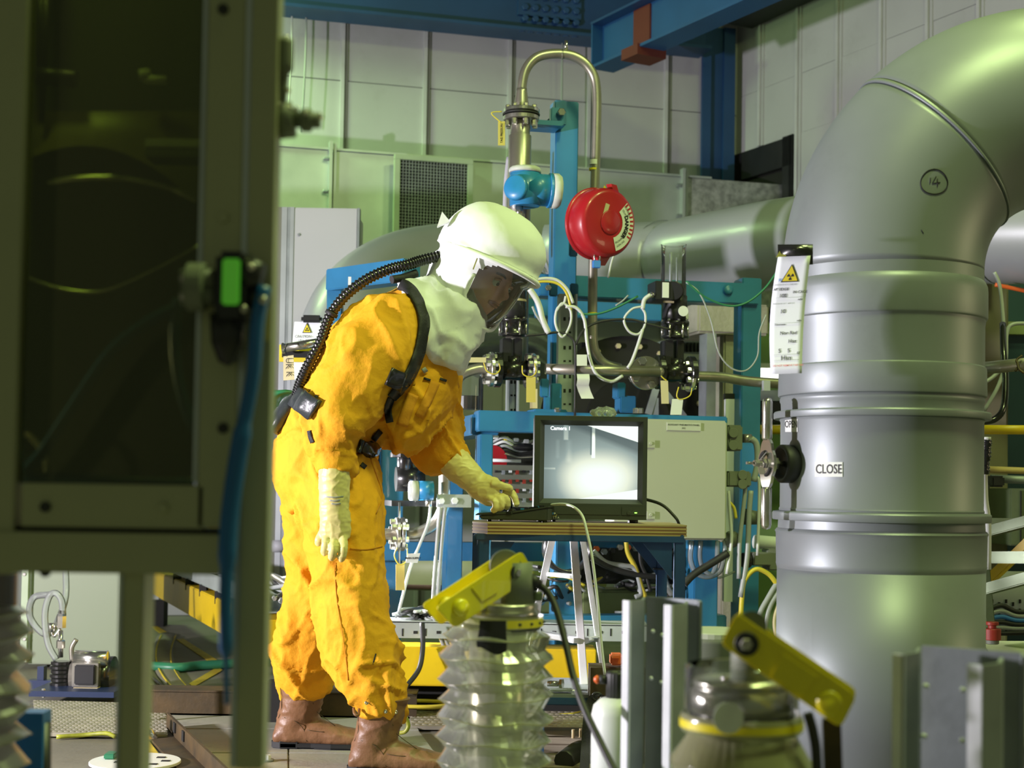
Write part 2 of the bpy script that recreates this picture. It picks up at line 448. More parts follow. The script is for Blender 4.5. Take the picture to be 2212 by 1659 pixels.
# roof girder over the left wall
c = T('roof_girder', 'dark blue steel girder running along the top of the back wall', 'girder')
F = FW
part('web', K['beam'], c, lambda m: m.box(F.g((uof(F, 470, 45)+ucorner-.35)/2, -.29, F.loc(F.pt(955, 44, -.40))[2]+.5), (ucorner-.35-uof(F, 470, 45), .02, 1.0), F.R))
def _(m):
    ua = uof(F, 470, 45); ub = ucorner-.35
    z = F.loc(F.pt(955, 44, -.40))[2]
    m.box(F.g((ua+ub)/2, -.30, z), (ub-ua, .22, .02), F.R)
part('bottom_flange', K['beam'], c, _)
part('splice_plate', K['beam'], c, lambda m: F.box(m, 1120, -60, 1256, 38, -.325, -.302))
for i in range(6):
    for j in range(3):
        p = F.pt(1134+i*22, -8+j*24+i*2, -.325)
        part('bolt', K['beam'], c, lambda m: m.hexbolt(p, -F.n, .022, .02))
for i in range(7):
    p = F.pt(1128+i*19, 58+i*2, -.37)
    part('bolt', K['beam'], c, lambda m: m.hexbolt(p + V((0,0,-.005)), (0,0,-1), .022, .028))
# beam running towards the camera
A = W(1300, 150, 8.5); B = A + (W(1640, 0, 7.24) - A)*2.2; B.z = A.z
dv = (B-A).normalized(); sd = V((dv.y, -dv.x, 0))
c = T('crane_rail_beam', 'bright blue I-beam with a rust-red clamp near its free end, crossing above the tall pipe', 'beam')
part('web', K['crane'], c, lambda m: m.bar(A+V((0,0,.13)), B+V((0,0,.13)), .012, .24))
part('bottom_flange', K['crane'], c, lambda m: m.bar(A, B, .16, .016))
part('top_flange', K['beam'], c, lambda m: m.bar(A+V((0,0,.255)), B+V((0,0,.255)), .16, .014))
part('end_plate', K['crane'], c, lambda m: m.bar(A+V((0,0,.13)), A+dv*.012+V((0,0,.13)), .15, .25))
q = A + dv*.35
part('clamp', K['redp'], c, lambda m: (m.bar(q+V((0,0,.13)), q+dv*.16+V((0,0,.13)), .035, .225), m.bar(q+V((0,0,-.02)), q+dv*.16+V((0,0,-.02)), .19, .06)))
for k in (0, .1): part('bolt', K['bright'], c, lambda m: m.hexbolt(A+dv*(.12+k*3)-sd*.05+V((0,0,.27)), (0,0,1), .02, .03))
# dark box girder behind it
A2 = W(1180, 30, 8.9); A2 = W(1330, 120, 9.1); B2 = A2 + dv*4.2
c = T('box_girder', 'dark olive box girder in shadow along the top of the right-hand wall', 'girder')
def _(m):
    zb = FX.loc(FX.pt(1675, 40, -.02))[2]
    m.box(FX.g(1.75, -.13, zb+.25), (3.1, .2, .5), FX.R)
part('bottom_plate', K['dbeam'], c, _)  # dark colour carries the shade lying on this ledge
# ============================================================ rectangular galvanised duct along the back wall
c = T('rectangular_duct', 'long rectangular galvanised sheet duct along the foot of the white panelled back wall', 'duct')
v0 = -.5
zt = FW.loc(FW.pt(1160, 358, v0))[2]; zb = FW.loc(FW.pt(1160, 640, v0))[2]
def dseg(xa, xb, mt, label=None):
    ua = FW.loc(FW.pt(xa, 400, v0))[0]; ub = FW.loc(FW.pt(xb, 400, v0))[0]
    m = MB(); m.box(FW.g((ua+ub)/2, v0+.22, (zt+zb)/2), (ub-ua-.004, .44, zt-zb), FW.R)
    return m.build('duct_section', mt, c, bev=.006, label=label)
dseg(150, 716, K['galv']); dseg(716, 1478, K['galv']); dseg(1478, 1712, K['spang'], 'spangled zinc duct section')
for px in (716, 1476):
    u = FW.loc(FW.pt(px, 400, v0))[0]
    part('joint_flange', K['galv'], c, lambda m: (m.box(FW.g(u-.012, v0-.02, (zt+zb)/2+.02), (.018, .05, zt-zb+.05), FW.R), m.box(FW.g(u+.014, v0-.012, (zt+zb)/2+.02), (.014, .03, zt-zb+.05), FW.R)))
    for k in range(5):
        part('bolt', K['zinc'], c, lambda m: m.hexbolt(FW.g(u-.022, v0-.03, zt-.06-k*.19), (-1, 0, 0), .012, .03))
part('top_lip', K['galv'], c, lambda m: m.box(FW.g(.5, v0-.006, zt+.004), (4.2, .02, .012), FW.R))
# grille spout
g = T('air_grille', 'square air grille with pale green frame and dark egg-crate mesh on the sheet duct', 'grille')
ua, ub = [FW.loc(FW.pt(p, 400, v0-.12))[0] for p in (850, 1020)]
za = FW.loc(FW.pt(935, 530, v0-.12))[2]; zc = FW.loc(FW.pt(935, 340, v0-.12))[2]
part('housing', K['galv'], g, lambda m: m.box(FW.g((ua+ub)/2+.03, v0-.06, (za+zc)/2-.01), (ub-ua-.02, .10, zc-za-.05), FW.R))
for a, b, z0, z1 in ((ua, ub, zc-.03, zc), (ua, ub, za, za+.03), (ua, ua+.034, za+.03, zc-.03), (ub-.034, ub, za+.03, zc-.03)):
    part('frame_bar', K['gframe'], g, lambda m: m.box(FW.g((a+b)/2, v0-.13, (z0+z1)/2), (b-a, .03, z1-z0), FW.R), bev=.002)
part('backing', K['dark'], g, lambda m: m.box(FW.g((ua+ub)/2, v0-.113, (za+zc)/2), (ub-ua-.06, .004, zc-za-.06), FW.R))
for k in range(1, 22):
    u = ua+.034+(ub-ua-.068)*k/22
    part('mesh_bar', K['zinc'], g, lambda m: m.box(FW.g(u, v0-.13, (za+zc)/2), (.004, .016, zc-za-.06), FW.R))
for k in range(1, 25):
    z = za+.03+(zc-za-.06)*k/25
    part('mesh_bar', K['zinc'], g, lambda m: m.box(FW.g((ua+ub)/2, v0-.126, z), (ub-ua-.068, .016, .004), FW.R))
# hanging wires on the wall
for i, (px, lb) in enumerate(((627, 'thin green-white cable hanging down the wall beside the aluminium frame'), (658, 'second thin cable hanging on the wall, just right of the green-white one'), (1212, 'thin cable hanging from the girder behind the swan-neck pipe'))):
    a = FW.pt(px+4, -60, -.22); b = FW.pt(px-8, 318 if i < 2 else 250, -.55 if i < 2 else -.22)
    b = V((a.x-.01, a.y, 1.2 if i == 2 else 2.9))
    m = MB(); m.tube([a, (a+b)/2+V((.01,0,0)), b], .006, 6)
    tag(m.build('hanging_cable', K['gwire'] if i else K['wwire']), lb, 'cable')
# ============================================================ round duct behind everything
dp = [W(1425, 568, 7.15), W(1480, 562, 6.98), W(1560, 548, 6.8), W(1720, 524, 6.42), W(2000, 506, 5.95), W(2400, 498, 5.4)]
c = T('round_duct', 'large grey round duct crossing behind the blue rig and the big elbow pipe', 'duct')
P = [W(1180, 574, 7.25)] + dp
m = MB(); m.tube(P, .2, 40, 5); m.build('duct_pipe', K['pvc2'], c)
for k in (1, 5):
    a, b = P[k], P[k+1]
    part('weld_seam', K['zinc'], c, lambda m: m.lathe([(.2012, -.003), (.203, 0), (.203, .004)], a.lerp(b, .2 if k == 1 else .42), b-a, 40, caps=False))
R = []
pp = [W(1180, 574, 7.25), W(1150, 590, 7.25), W(1120, 640, 7.2), W(1105, 720, 7.15), W(1100, 800, 7.1)]
pq = smoothpath(pp, 12)
m = MB(); m.tube(pq, [.205 if i % 4 < 2 else .185 for i in range(len(pq))], 36, 0)
m.build('flexible_coupling', K['zinc'], c, label='ribbed grey flexible coupling')
c = T('duct_elbow', 'wide grey duct elbow curving down behind the stooping person beside the grey cabinet', 'duct')
m = MB(); m.tube([W(1060, 573, 7.1), W(945, 575, 6.95), W(850, 600, 6.75), W(775, 660, 6.5), W(738, 750, 6.3), W(730, 860, 6.2), W(728, 1100, 6.15)], .197, 40, 8)
m.build('elbow_body', K['pvc2'], c)
part('end_flange', K['zinc'], c, lambda m: m.disc(W(1060, 573, 7.1), (1, 0, .0), .225, .03, 40))
# ============================================================ grey cabinets
c = T('control_cabinet', 'tall light grey cabinet with bright aluminium edge, just right of the olive frame', 'cabinet')
part('body', K['cab'], c, lambda m: F0.box(m, 618, 455, 762, 1285, 6.98, 7.3), bev=.004)
part('door', K['cab'], c, lambda m: F0.box(m, 626, 449, 765, 1290, 6.95, 6.98), bev=.004)
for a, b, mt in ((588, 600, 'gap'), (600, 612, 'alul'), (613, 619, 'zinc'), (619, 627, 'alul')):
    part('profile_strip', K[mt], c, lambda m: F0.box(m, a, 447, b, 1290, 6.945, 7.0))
part('edge_strip', K['zinc'], c, lambda m: F0.box(m, 764, 449, 769, 1290, 6.945, 7.0))
for y in (1180,):
    part('door_knob', K['cab'], c, lambda m: (m.cyl(W(588, y, 6.83), W(618, y, 6.83), .028, n=24), m.cyl(W(603, y, 6.95), W(603, y, 6.83), .02)))
for y in (520, 900): part('screw', K['zinc'], c, lambda m: m.disc(W(646 if y == 520 else 640, y-13, 6.947), (0, 1, 0), .007, .006, 12))
c = T('shadow_cabinets', 'hidden grey cabinet row added behind the glovebox to shade the lower back wall', 'cabinet')  # added out of sight to cast the shadow on the back wall
part('body', K['cab'], c, lambda m: F0.box(m, -700, 447, 580, 1080, 6.97, 7.4), bev=.004)
for k in range(4): part('door', K['cab'], c, lambda m: F0.box(m, -690+k*318, 455, -380+k*318, 1070, 6.95, 6.97), bev=.003)
# ============================================================ floor pieces
def slab(name, mt, px, z=.012, par=floor, th=.012, lab=None):
    pts = [FL(x, y, z) for x, y in px]
    m = MB(); m.prism([p - V((0,0,th)) for p in pts], (0, 0, th))
    return m.build(name, mt, par, bev=.002, label=lab)
for q in (((352, 1543), (622, 1543), (622, 1573), (372, 1573)), ((624, 1543), (885, 1545), (905, 1576), (624, 1573)),
          ((374, 1575), (622, 1575), (622, 1625), (420, 1625)), ((624, 1575), (905, 1578), (942, 1628), (624, 1625)),
          ((422, 1627), (622, 1627), (622, 1720), (500, 1720)), ((624, 1627), (944, 1630), (1010, 1720), (624, 1720))):
    slab('floor_plate', K['plate'], q, .012)
for k in range(9):
    y = 1556+k*17
    slab('floor_board', K['wood'], ((1010+k*3, y), (1420, y+5), (1440, y+20), (1012+k*3, y+15)), .008)
for q in (((300, 1338), (312, 1336), (366, 1368), (352, 1372)), ((380, 1381), (396, 1379), (474, 1428), (456, 1432)),
          ((470, 1440), (482, 1447), (418, 1484), (408, 1476)), ((292, 1594), (318, 1594), (350, 1636), (318, 1640)), ((350, 1660), (330, 1650), (372, 1645), (400, 1659))):
    slab('line_marking', K['line'], q, .003, th=.002)
def chequer(pts, nx, ny, label):
    c = T('chequer_plate', label, 'floor plate')
    P = [FL(x, y, .018) for x, y in pts]
    part('plate', K['cheq'], c, lambda m: m.prism([p-V((0,0,.012)) for p in P], (0,0,.012)))
    m = MB()
    for i in range(nx):
        for j in range(ny):
            s, t = (i+.5)/nx, (j+.5)/ny
            p = (P[0]*(1-s)+P[1]*s)*(1-t) + (P[3]*(1-s)+P[2]*s)*t
            a = .7 if (i+j) % 2 else -.7
            d = V((math.cos(a), math.sin(a), 0))*.014; e = V((-d.y, d.x, 0))*.28
            m.add([p-d, p+e, p+d, p-e, p+V((0,0,.003))], [(0,1,4), (1,2,4), (2,3,4), (3,0,4)])
    m.build('tread_pattern', K['cheq'], c, kind='stuff')
chequer([(72, 1512), (356, 1520), (362, 1586), (80, 1582)], 44, 18, 'pale chequer plate lying below the pump at the lower left')
chequer([(872, 1492), (1300, 1500), (1320, 1572), (890, 1568)], 60, 16, 'chequer plate on the floor right of the brown boots, under the yellow cable coil')
# ============================================================ lower left background
c = T('green_cabinet', 'pale green cabinet standing behind the pump at the lower left', 'cabinet')
part('body', K['greenp'], c, lambda m: F0.box(m, 62, 1140, 262, 1436, 6.25, 6.7), bev=.004)
part('side_rail', K['gframe'], c, lambda m: F0.box(m, 46, 1140, 60, 1430, 6.22, 6.3))
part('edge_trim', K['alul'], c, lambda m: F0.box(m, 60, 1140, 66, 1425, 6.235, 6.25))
for y in (1240, 1380): part('screw', K['bright'], c, lambda m: m.disc(W(53, y, 6.22), (0,1,0), .008, .01, 12))
h = [W(142, 1222, 5.9), W(140, 1300, 5.85), W(105, 1370, 5.7), W(66, 1335, 5.7), W(72, 1292, 5.7), W(110, 1284, 5.65)]
m = MB(); m.tube(h, .013, 10); tag(m.build('clear_hose', K['hosec']), 'wide loop of clear hose hanging in front of the pale green cabinet', 'hose')
h = [W(122, 1425, 5.42), W(104, 1390, 5.42), W(97, 1330, 5.42), W(106, 1290, 5.42), W(120, 1281, 5.42), W(133, 1297, 5.42), W(136, 1330, 5.42)]
m = MB(); m.tube(h, .012, 10); tag(m.build('braided_hose', K['hosec']), 'braided clear hose arched over the brass fittings of the vacuum pump', 'hose')
c = T('vacuum_pump', 'small black and silver vacuum pump on a dark blue base plate', 'pump')
part('base_plate', K['navyplate'], c, lambda m: (F0.box(m, 62, 1494, 246, 1506, 5.25, 5.6), F0.box(m, 60, 1470, 120, 1494, 5.55, 5.6), F0.box(m, 80, 1440, 94, 1490, 5.56, 5.6)))
part('motor_housing', K['blackm'], c, lambda m: m.cyl(W(207, 1462, 5.45), W(247, 1462, 5.45), .075, n=28))
part('motor_barrel', K['pipe'], c, lambda m: m.cyl(W(158, 1460, 5.45), W(222, 1460, 5.45), .064, n=28))
part('terminal_box', K['black'], c, lambda m: F0.box(m, 160, 1437, 204, 1480, 5.33, 5.38), bev=.004)
part('terminal_box_frame', K['steel'], c, lambda m: F0.box(m, 155, 1433, 212, 1484, 5.345, 5.38), bev=.002)
part('capacitor', K['bright'], c, lambda m: m.lathe([(.0, 0), (.030, 0), (.030, .115), (.026, .118), (0, .118)], W(163, 1422, 5.4), V((1, 0, 0)), 24))
part('pump_head', K['blackm'], c, lambda m: [m.disc(W(132, 1432+i*9, 5.42), (0,0,1), .036+.004*(i % 2), .013, 24) for i in range(7)])
part('mounting_bracket', K['tagm'], c, lambda m: F0.box(m, 158, 1486, 210, 1494, 5.34, 5.44))
for x in (150, 160, 200, 208): part('rubber_foot', K['rubber'], c, lambda m: m.cyl(W(x, 1490, 5.4), W(x, 1503, 5.4), .010, n=12))
part('fitting', K['bright'], c, lambda m: (m.cyl(W(131, 1420, 5.42), W(131, 1362, 5.42), .009), m.hexbolt(W(131, 1400, 5.42), (0,0,1), .016, .03), m.hexbolt(W(132, 1356, 5.42), (0,0,1), .018, .05),
     m.cyl(W(112, 1364, 5.42), W(112, 1345, 5.42), .013), m.tube([W(112, 1366, 5.42), W(118, 1374, 5.42), W(131, 1358, 5.42)], .006), m.cyl(W(132, 1345, 5.42), W(134, 1318, 5.42), .012)))
part('elbow_tube', K['pipe'], c, lambda m: m.tube([W(156, 1428, 5.42), W(155, 1400, 5.42), W(165, 1381, 5.42)], .009))
part('bolt', K['bright'], c, lambda m: m.hexbolt(W(93, 1506, 5.27), (0,0,1), .008, .03))
# levelling rod and rusty beam
c = T('rusty_beam', 'rusty brown steel beam lying low across the floor behind the boots', 'beam')
a = FL(300, 1552, .07)
part('beam_channel', K['rust'], c, lambda m: (F0.box(m, 296, 1498, 900, 1548, 5.02, 5.03), F0.box(m, 296, 1494, 900, 1499, 5.02, 5.14), F0.box(m, 296, 1544, 900, 1549, 5.02, 5.14)))
c = T('levelling_foot', 'threaded steel levelling foot standing under the end of the rusty beam', 'levelling foot')
part('threaded_rod', K['bright'], c, lambda m: (m.tube([W(307, 1435+i*4, 4.85) for i in range(34)], .0085, 10, 0, wob=.07)))
part('foot_cone', K['bright'], c, lambda m: m.lathe([(.048, 0), (.046, .012), (.026, .035), (.016, .04), (.014, .05)], FL(309, 1600), (0,0,1), 28))
part('lock_nut', K['steel'], c, lambda m: m.hexbolt(FL(309, 1596)+V((0,0,.05)), (0,0,1), .02, .025))
c = T('floor_angle', 'worn dark steel angle lying slantwise on the floor by the pale plates', 'steel angle')
a, b = FL(362, 1560, .03), FL(505, 1700, .03)
part('upright_leg', K['rust'], c, lambda m: m.bar(a, b, .008, .06))
part('flat_leg', K['rust'], c, lambda m: m.bar(a+V((-.04, 0, -.024)), b+V((-.04, 0, -.024)), .08, .008))
for k in (.15, .3): part('notch', K['dark'], c, lambda m: m.bar(a.lerp(b, k)+V((-.006,0,.01)), a.lerp(b, k+.03)+V((-.006,0,.01)), .006, .03))
c = T('perforated_disc', 'pale slotted disc with a teal clip on the floor at the bottom left', 'disc')
a = FL(292, 1646, .015)
part('disc', K['lab'], c, lambda m: m.disc(a, (0,0,1), .125, .008, 48))
for k in range(7):
    an = k*.9
    part('slot', K['dark'], c, lambda m: m.box(a+V((.065*math.cos(an)+.02, .065*math.sin(an), .0045)), (.024, .018, .002)))
part('teal_clip', K['grwire'], c, lambda m: m.box(a+V((-.075, .03, .012)), (.03, .05, .016)), bev=.003)
c = T('anchor_bolt', 'hex-headed anchor bolt with washer set in the pale floor plate', 'bolt')
a = FL(576, 1644, .012)
part('washer', K['zinc'], c, lambda m: m.disc(a+V((0,0,.003)), (0,0,1), .021, .005, 28)); part('bolt_head', K['zincl'], c, lambda m: m.hexbolt(a+V((0,0,.0055)), (0,0,1), .0125, .012))
for pts, mt, r, lb in (
    ([(122, 1592, .01), (180, 1588, .012), (228, 1584, .02), (250, 1592, .01)], 'ygw', .007, 'short yellow-green cable on the floor below the chequer plate'),
    ([(300, 1420, .02), (305, 1440, .01), (312, 1470, .01), (340, 1492, .02)], 'ywire', .007, 'yellow cable curving on the floor beside the threaded rod'),
    ([(300, 1430, .02), (318, 1455, .01), (340, 1472, .01), (362, 1492, .02)], 'rubber', .006, 'black cable beside the yellow one by the threaded rod'),
    ([(302, 1437, .02), (380, 1442, .02), (430, 1438, .02), (500, 1434, .02), (580, 1430, .02)], 'grwire', .02, 'green hose lying across the yellow floor markings')):
    m = MB(); m.tube([FL(x, y, z) for x, y, z in pts], r, 8); tag(m.build('cable', K[mt]), lb, 'cable' if r < .015 else 'hose')
c = T('cable_ramp', 'curved rubber cable cover on the floor with a thin yellow edge line', 'cable cover')
pts = [(362, 1372), (352, 1400), (352, 1430), (366, 1460), (392, 1492)]
def _(m):
    m.tube([FL(x, y, .0) for x, y in pts], .05, 12); m.v = [V((p.x, p.y, p.z*.32)) for p in m.v]
part('cover', K['floor'], c, _)
part('edge_line', K['line'], c, lambda m: m.tube([FL(x-14, y, .014) for x, y in pts], .004, 6)); part('edge_line', K['line'], c, lambda m: m.tube([FL(x+18, y, .012) for x, y in pts], .004, 6))
# yellow ring beam and its cable tray
def ybeam(c, pa, pb, h, w=.16):
    part('box_beam', K['yelb'], c, lambda m: m.bar(pa, pb, w, h), bev=.004)
c = T('yellow_beam', 'yellow box beam receding to the far left between the frame and the person', 'beam')
pa, pb = W(340, 1260, 8.2), W(622, 1380, 5.05); pa.z = pb.z
dd = (pb-pa).normalized()
ybeam(c, pa, pb, .13)
part('support', K['dark'], c, lambda m: m.box((pb.x, pb.y-.1, .07), (.1, .1, .14)))
part('support', K['dark'], c, lambda m: m.box((pa.x, pa.y, .07), (.1, .1, .14)))
c = T('cable_tray', 'galvanised cable tray full of grey cables on the receding yellow beam', 'cable tray')
qa, qb = pa.lerp(pb, .3)+V((.02,0,.12)), pb+V((.02,0,.12))
part('tray_side', K['galv'], c, lambda m: m.bar(qa+V((-.09,0,0)), qb+V((-.09,0,0)), .004, .06))
part('tray_base', K['galv'], c, lambda m: m.bar(qa+V((0,0,-.03)), qb+V((0,0,-.03)), .18, .004))
for k in range(6):
    q = qa.lerp(qb, k/6+.08); part('bracket', K['dark'], c, lambda m: m.box(q+V((-.085,0,-.055)), (.03, .05, .05)))
for k in range(16):
    pts = [qa.lerp(qb, t/7) + V((rnd.uniform(-.08,.08), 0, rnd.uniform(.0,.07))) for t in range(8)]
    kk = rnd.choice(('gwire', 'gwire', 'rubber', 'pipe')); cn = {'gwire': 'grey', 'rubber': 'black', 'pipe': 'steel-braided'}[kk]
    m = MB(); m.tube(pts, rnd.choice((.008, .011)), 6, 4); tag(m.build('tray_cable', K[kk]), cn+' cable lying in the tray on the receding yellow beam', 'cable', cn+' cables in the tray on the receding yellow beam')
c = T('yellow_beam', 'yellow box beam running straight across behind the white ladder', 'beam')
za = W(1050, 1436, 5.2)
a, b = W(835, 1434, 5.2), W(1285, 1434, 5.2); a.z = b.z = za.z
ybeam(c, a, b, .133)
for x in (900, 1200): part('support', K['dark'], c, lambda m: m.box((W(x, 1400, 5.2).x, 5.25, .06), (.3, .1, .12)))
c = T('slotted_channel', 'pale slotted steel channel lying above the straight yellow beam', 'channel')
part('channel', K['galv'], c, lambda m: (F0.box(m, 832, 1347, 1400, 1382, 5.16, 5.165), F0.box(m, 832, 1345, 1400, 1349, 5.16, 5.30)))
for k in range(22):
    x = 843+k*25; wv = 9 if k % 2 == 0 else 3; hv = 3 if k % 2 == 0 else 8
    part('slot', K['dark'], c, lambda m: F0.box(m, x, 1366-hv, x+wv, 1366+hv, 5.158, 5.16))
for k in range(14):
    x0 = 850+rnd.uniform(0, 60); 
    pts = [W(x0+j*26+rnd.uniform(-8,8), 1334+rnd.uniform(-14,10)-8*math.sin(j), 5.22+rnd.uniform(-.04,.08)) for j in range(5)]
    kk = rnd.choice(('rubber','gwire','rubber','wwire')); cn = {'rubber': 'black', 'gwire': 'grey', 'wwire': 'white'}[kk]
    m = MB(); m.tube(pts, rnd.choice((.006,.008)), 6, 5); tag(m.build('heaped_cable', K[kk]), cn+' cable in the tangle heaped on the slotted channel beside the person\'s knee', 'cable', cn+' cables heaped on the slotted channel')
m = MB(); m.tube([W(912, 1345, 5.1), W(913, 1400, 5.08), W(905, 1445, 5.05), W(880, 1480, 5.0), W(868, 1493, 5.0)], .009, 8)
tag(m.build('grey_cable', K['rubber']), 'dark cable hanging in a curve across the straight yellow beam', 'cable')
c = T('cable_coil', 'flat coil of yellow cable on the chequer plate behind the brown boots', 'cable')
for k in range(4):
    r = .13-.012*k; ce = FL(905, 1520, .03+.008*k)
    part('loop', K['ywire'], c, lambda m: m.tube([ce+V((r*math.cos(t*.5)*1.1, .75*r*math.sin(t*.5), 0)) for t in range(14)], .007, 6, 3))
# ============================================================ big grey pipe with elbow (right)
PX, PY, PR = 0.9215, 3.70, .248
def zf(py): return W(1903, py, 3.48).z
def hw(px): return px*PR/213.0
c = T('elbow_pipe', 'huge grey pipe rising at the right and bending over in a shiny elbow marked 14', 'pipe')
def lath(name, mt, prof, n=96, label=None):
    m = MB(); m.lathe([(hw(r), z) for r, z in sorted(((r, zf(y)) for y, r in prof), key=lambda q: q[1])], (PX, PY, 0), (0,0,1), n)
    return m.build(name, mt, c, label=label)
def lath2(name, mt, prof, n=96, label=None):
    m = MB(); m.lathe([(hw(r), zf(y)) for y, r in prof], (PX, PY, 0), (0,0,1), n, smooth=True)
    o = m.build(name, mt, c, label=label)
    try:
        for p in o.data.polygons: p.use_smooth = True
        o.data.set_sharp_from_angle(angle=math.radians(30))
    except Exception: pass
    return o
m = MB(); m.lathe([(hw(217), .0), (hw(217), zf(1236))], (PX, PY, 0), (0,0,1), 96); m.build('lower_pipe', K['pvc'], c)
lath2('socket', K['pvc'], [(1240, 217), (1236, 218), (1230, 219.5), (1226, 219), (1160, 220), (1155, 222), (1150, 219), (1148, 216), (1128, 215)])
lath2('lower_flange', K['pvc'], [(1129, 214), (1129, 227), (1127, 228), (1113, 228), (1110, 226), (1108, 214)])
body = lath2('valve_body', K['pvc'], [(1109, 213), (1104, 214), (1100, 212), (905, 212), (900, 214), (896, 213)])
lath2('upper_flange', K['pvc'], [(898, 212), (898, 226), (896, 227), (885, 227), (882, 225), (880, 212)])
lath2('socket', K['pvc'], [(881, 211), (862, 212), (858, 214), (852, 214), (848, 212), (846, 217), (843, 218), (788, 217), (782, 216), (779, 213)])
lath2('collar_pipe', K['pvc'], [(780, 213), (690, 213), (675, 215)])
col = lath2('coupling_collar', K['pvc'], [(676, 214), (672, 218), (668, 219), (612, 219), (600, 218), (590, 214), (585, 209), (584, 200)])
# elbow
RB = .428; z0 = zf(562)
ex = V((math.cos(.0), math.sin(.0), 0))
def epath(n0, n1, n):
    return [V((PX, PY, z0)) + ex*(RB*(1-math.cos(a))) + V((0,0,RB*math.sin(a))) for a in [n0+(n1-n0)*i/n for i in range(n+1)]]
def tor(name, a0, a1, r, n=24):
    m = MB(); R = []
    for i in range(n+1):
        a = a0+(a1-a0)*i/n
        cc = V((PX, PY, z0)) + ex*(RB*(1-math.cos(a))) + V((0,0,RB*math.sin(a)))
        nx = V((-math.cos(a), 0, math.sin(a)))
        R.append([cc + nx*(r*math.cos(t)) + V((0,-1,0))*(r*math.sin(t)) for t in [2*PI*k/96 for k in range(96)]])
    m.rings(R); return m.build(name, K['pvc'], c)
er = hw(211)
m = MB(); m.cyl((PX, PY, zf(590)), (PX, PY, z0), er, n=96, caps=False); m.build('elbow_foot', K['pvc'], c)
e1 = tor('elbow_segment', 0, math.radians(44.6), er); e2 = tor('elbow_segment', math.radians(45.2), PI/2, er)
tor('weld_seam', math.radians(44.4), math.radians(45.4), er+.0035, 2)
m = MB(); pe = V((PX, PY, z0)) + ex*RB + V((0,0,RB)); m.cyl(pe, pe+V((1.5, 0, 0)), er, n=96); m.build('horizontal_pipe', K['pvc'], c)
# marker "14" in a circle, drawn on the surface
b1 = bvh(e1)
def inkline(b, pts, r, par, mt='ink', sm=6, name='ink_mark', off=.0008):
    P = smoothpath([(x, y, 0) for x, y in pts], sm) if sm else [V((x, y, 0)) for x, y in pts]
    Q = [on(b, p.x, p.y, off) for p in P]
    Q = [q for q in Q if q]
    if len(Q) < 2: return
    m = MB(); m.tube(Q, r, 5, 0); return m.build(name, K[mt], par)
inkline(b1, [(2018+29*math.cos(a)+2*math.sin(2*a), 392+27*math.sin(a)) for a in [i*.42-1.6 for i in range(16)]], .0016, c)
inkline(b1, [(2010, 384), (2009, 396)], .0014, c)
inkline(b1, [(2022, 381), (2014, 396), (2031, 394)], .0014, c, sm=0)
inkline(b1, [(2025, 386), (2025, 403)], .0014, c, sm=0)
for s in (((2112, 290), (2137, 268)), ((1990, 496), (1995, 504))): inkline(b1, [s[0], s[1]], .0009, c, sm=0)
# labels on the valve body
vm = MB(); vm.lathe([(hw(212.6), zf(1150)), (hw(212.6), zf(850))], (PX, PY, 0), (0,0,1), 192)
bb = BVHTree.FromPolygons(vm.v, vm.f)
def curved_label(par, x0, y0, x1, y1, word, size, name='label'):
    n = 10; R = []
    g = [[on(bb, x0+(x1-x0)*i/n, y, .001) for i in range(n+1)] for y in (y0, y1)]
    m = MB(); m.rings([g[0], g[1]], closed=False); o = m.build(name, K['lab'], par)
    sx = (x1-x0)
    fn = lambda x, y: on(bb, (x0+x1)/2 + x*sx, (y0+y1)/2 - y*sx*1.45, .002)
    text(word, K['ink'], fn, o, size, bold=.004)
cl = T('close_label', 'white label reading CLOSE stuck on the grey pipe below the valve handle level', 'label')
curved_label(cl, 1760, 998, 1820, 1030, 'CLOSE', .32)
# OPEN label is tall and narrow
ol = T('open_label', 'white label reading OPEN stuck on the grey pipe above the valve handle', 'label')
n = 6; g = [[on(bb, 1696+27*i/n, y, .001) for i in range(n+1)] for y in (903, 933)]
m = MB(); m.rings([g[0], g[1]], closed=False); o = m.build('label', K['lab'], ol)
text('OPEN', K['ink'], lambda x, y: on(bb, 1709+x*27*.74, 917-y*28*1.45, .002), o, .52, bold=.006)
# butterfly valve handle
ad = V((-.95, -.30, 0)).normalized()
pc = V((PX, PY, W(1700, 1000, 3.5).z))
up = V((0,0,1)); sdv = ad.cross(up).normalized()
h = T('valve_handle', 'steel two-armed valve handle on a black boss left of the big grey pipe', 'valve handle')
part('boss', K['rubber'], h, lambda m: m.lathe([(.045, .22), (.047, .225), (.047, .240), (.045, .242), (.044, .246), (.047, .250), (.047, .275), (.044, .279), (.038, .279), (.034, .268), (0, .268)], pc, ad, 48))
part('seat_ring', K['rubber'], h, lambda m: m.lathe([(.056, .20), (.056, .235), (.05, .24)], pc, ad, 48))
def _(m):
    o = pc+ad*.310; N = 40; outl = []
    for k in range(N):
        t = 2*PI*k/N
        r = .044 + .016*max(0, abs(math.sin(t))-.75)/.25*1.2
        outl.append(o + sdv*(r*math.cos(t)) + up*(r*math.sin(t)))
    m.prism(outl, ad*.008)
part('handle_plate', K['bright'], h, _, bev=.0015)
for s in (1, -1):
    part('handle_grip', K['bright'], h, lambda m: m.lathe([(0, .056), (.010, .057), (.0125, .062), (.0125, .150), (.010, .158), (.0, .161)], pc+ad*.315, up*s, 24))
    def _(m):
        o = pc+ad*.319; pts = []
        for k in range(9):
            t = (.6 + k*.14)*1 + (PI if s < 0 else 0) - .2
            pts.append(o + sdv*(.028*math.cos(t)) + up*(.028*math.sin(t)))
        m.tube(pts, .0045, 8, 0)
    part('curved_slot', K['dark'], h, _)
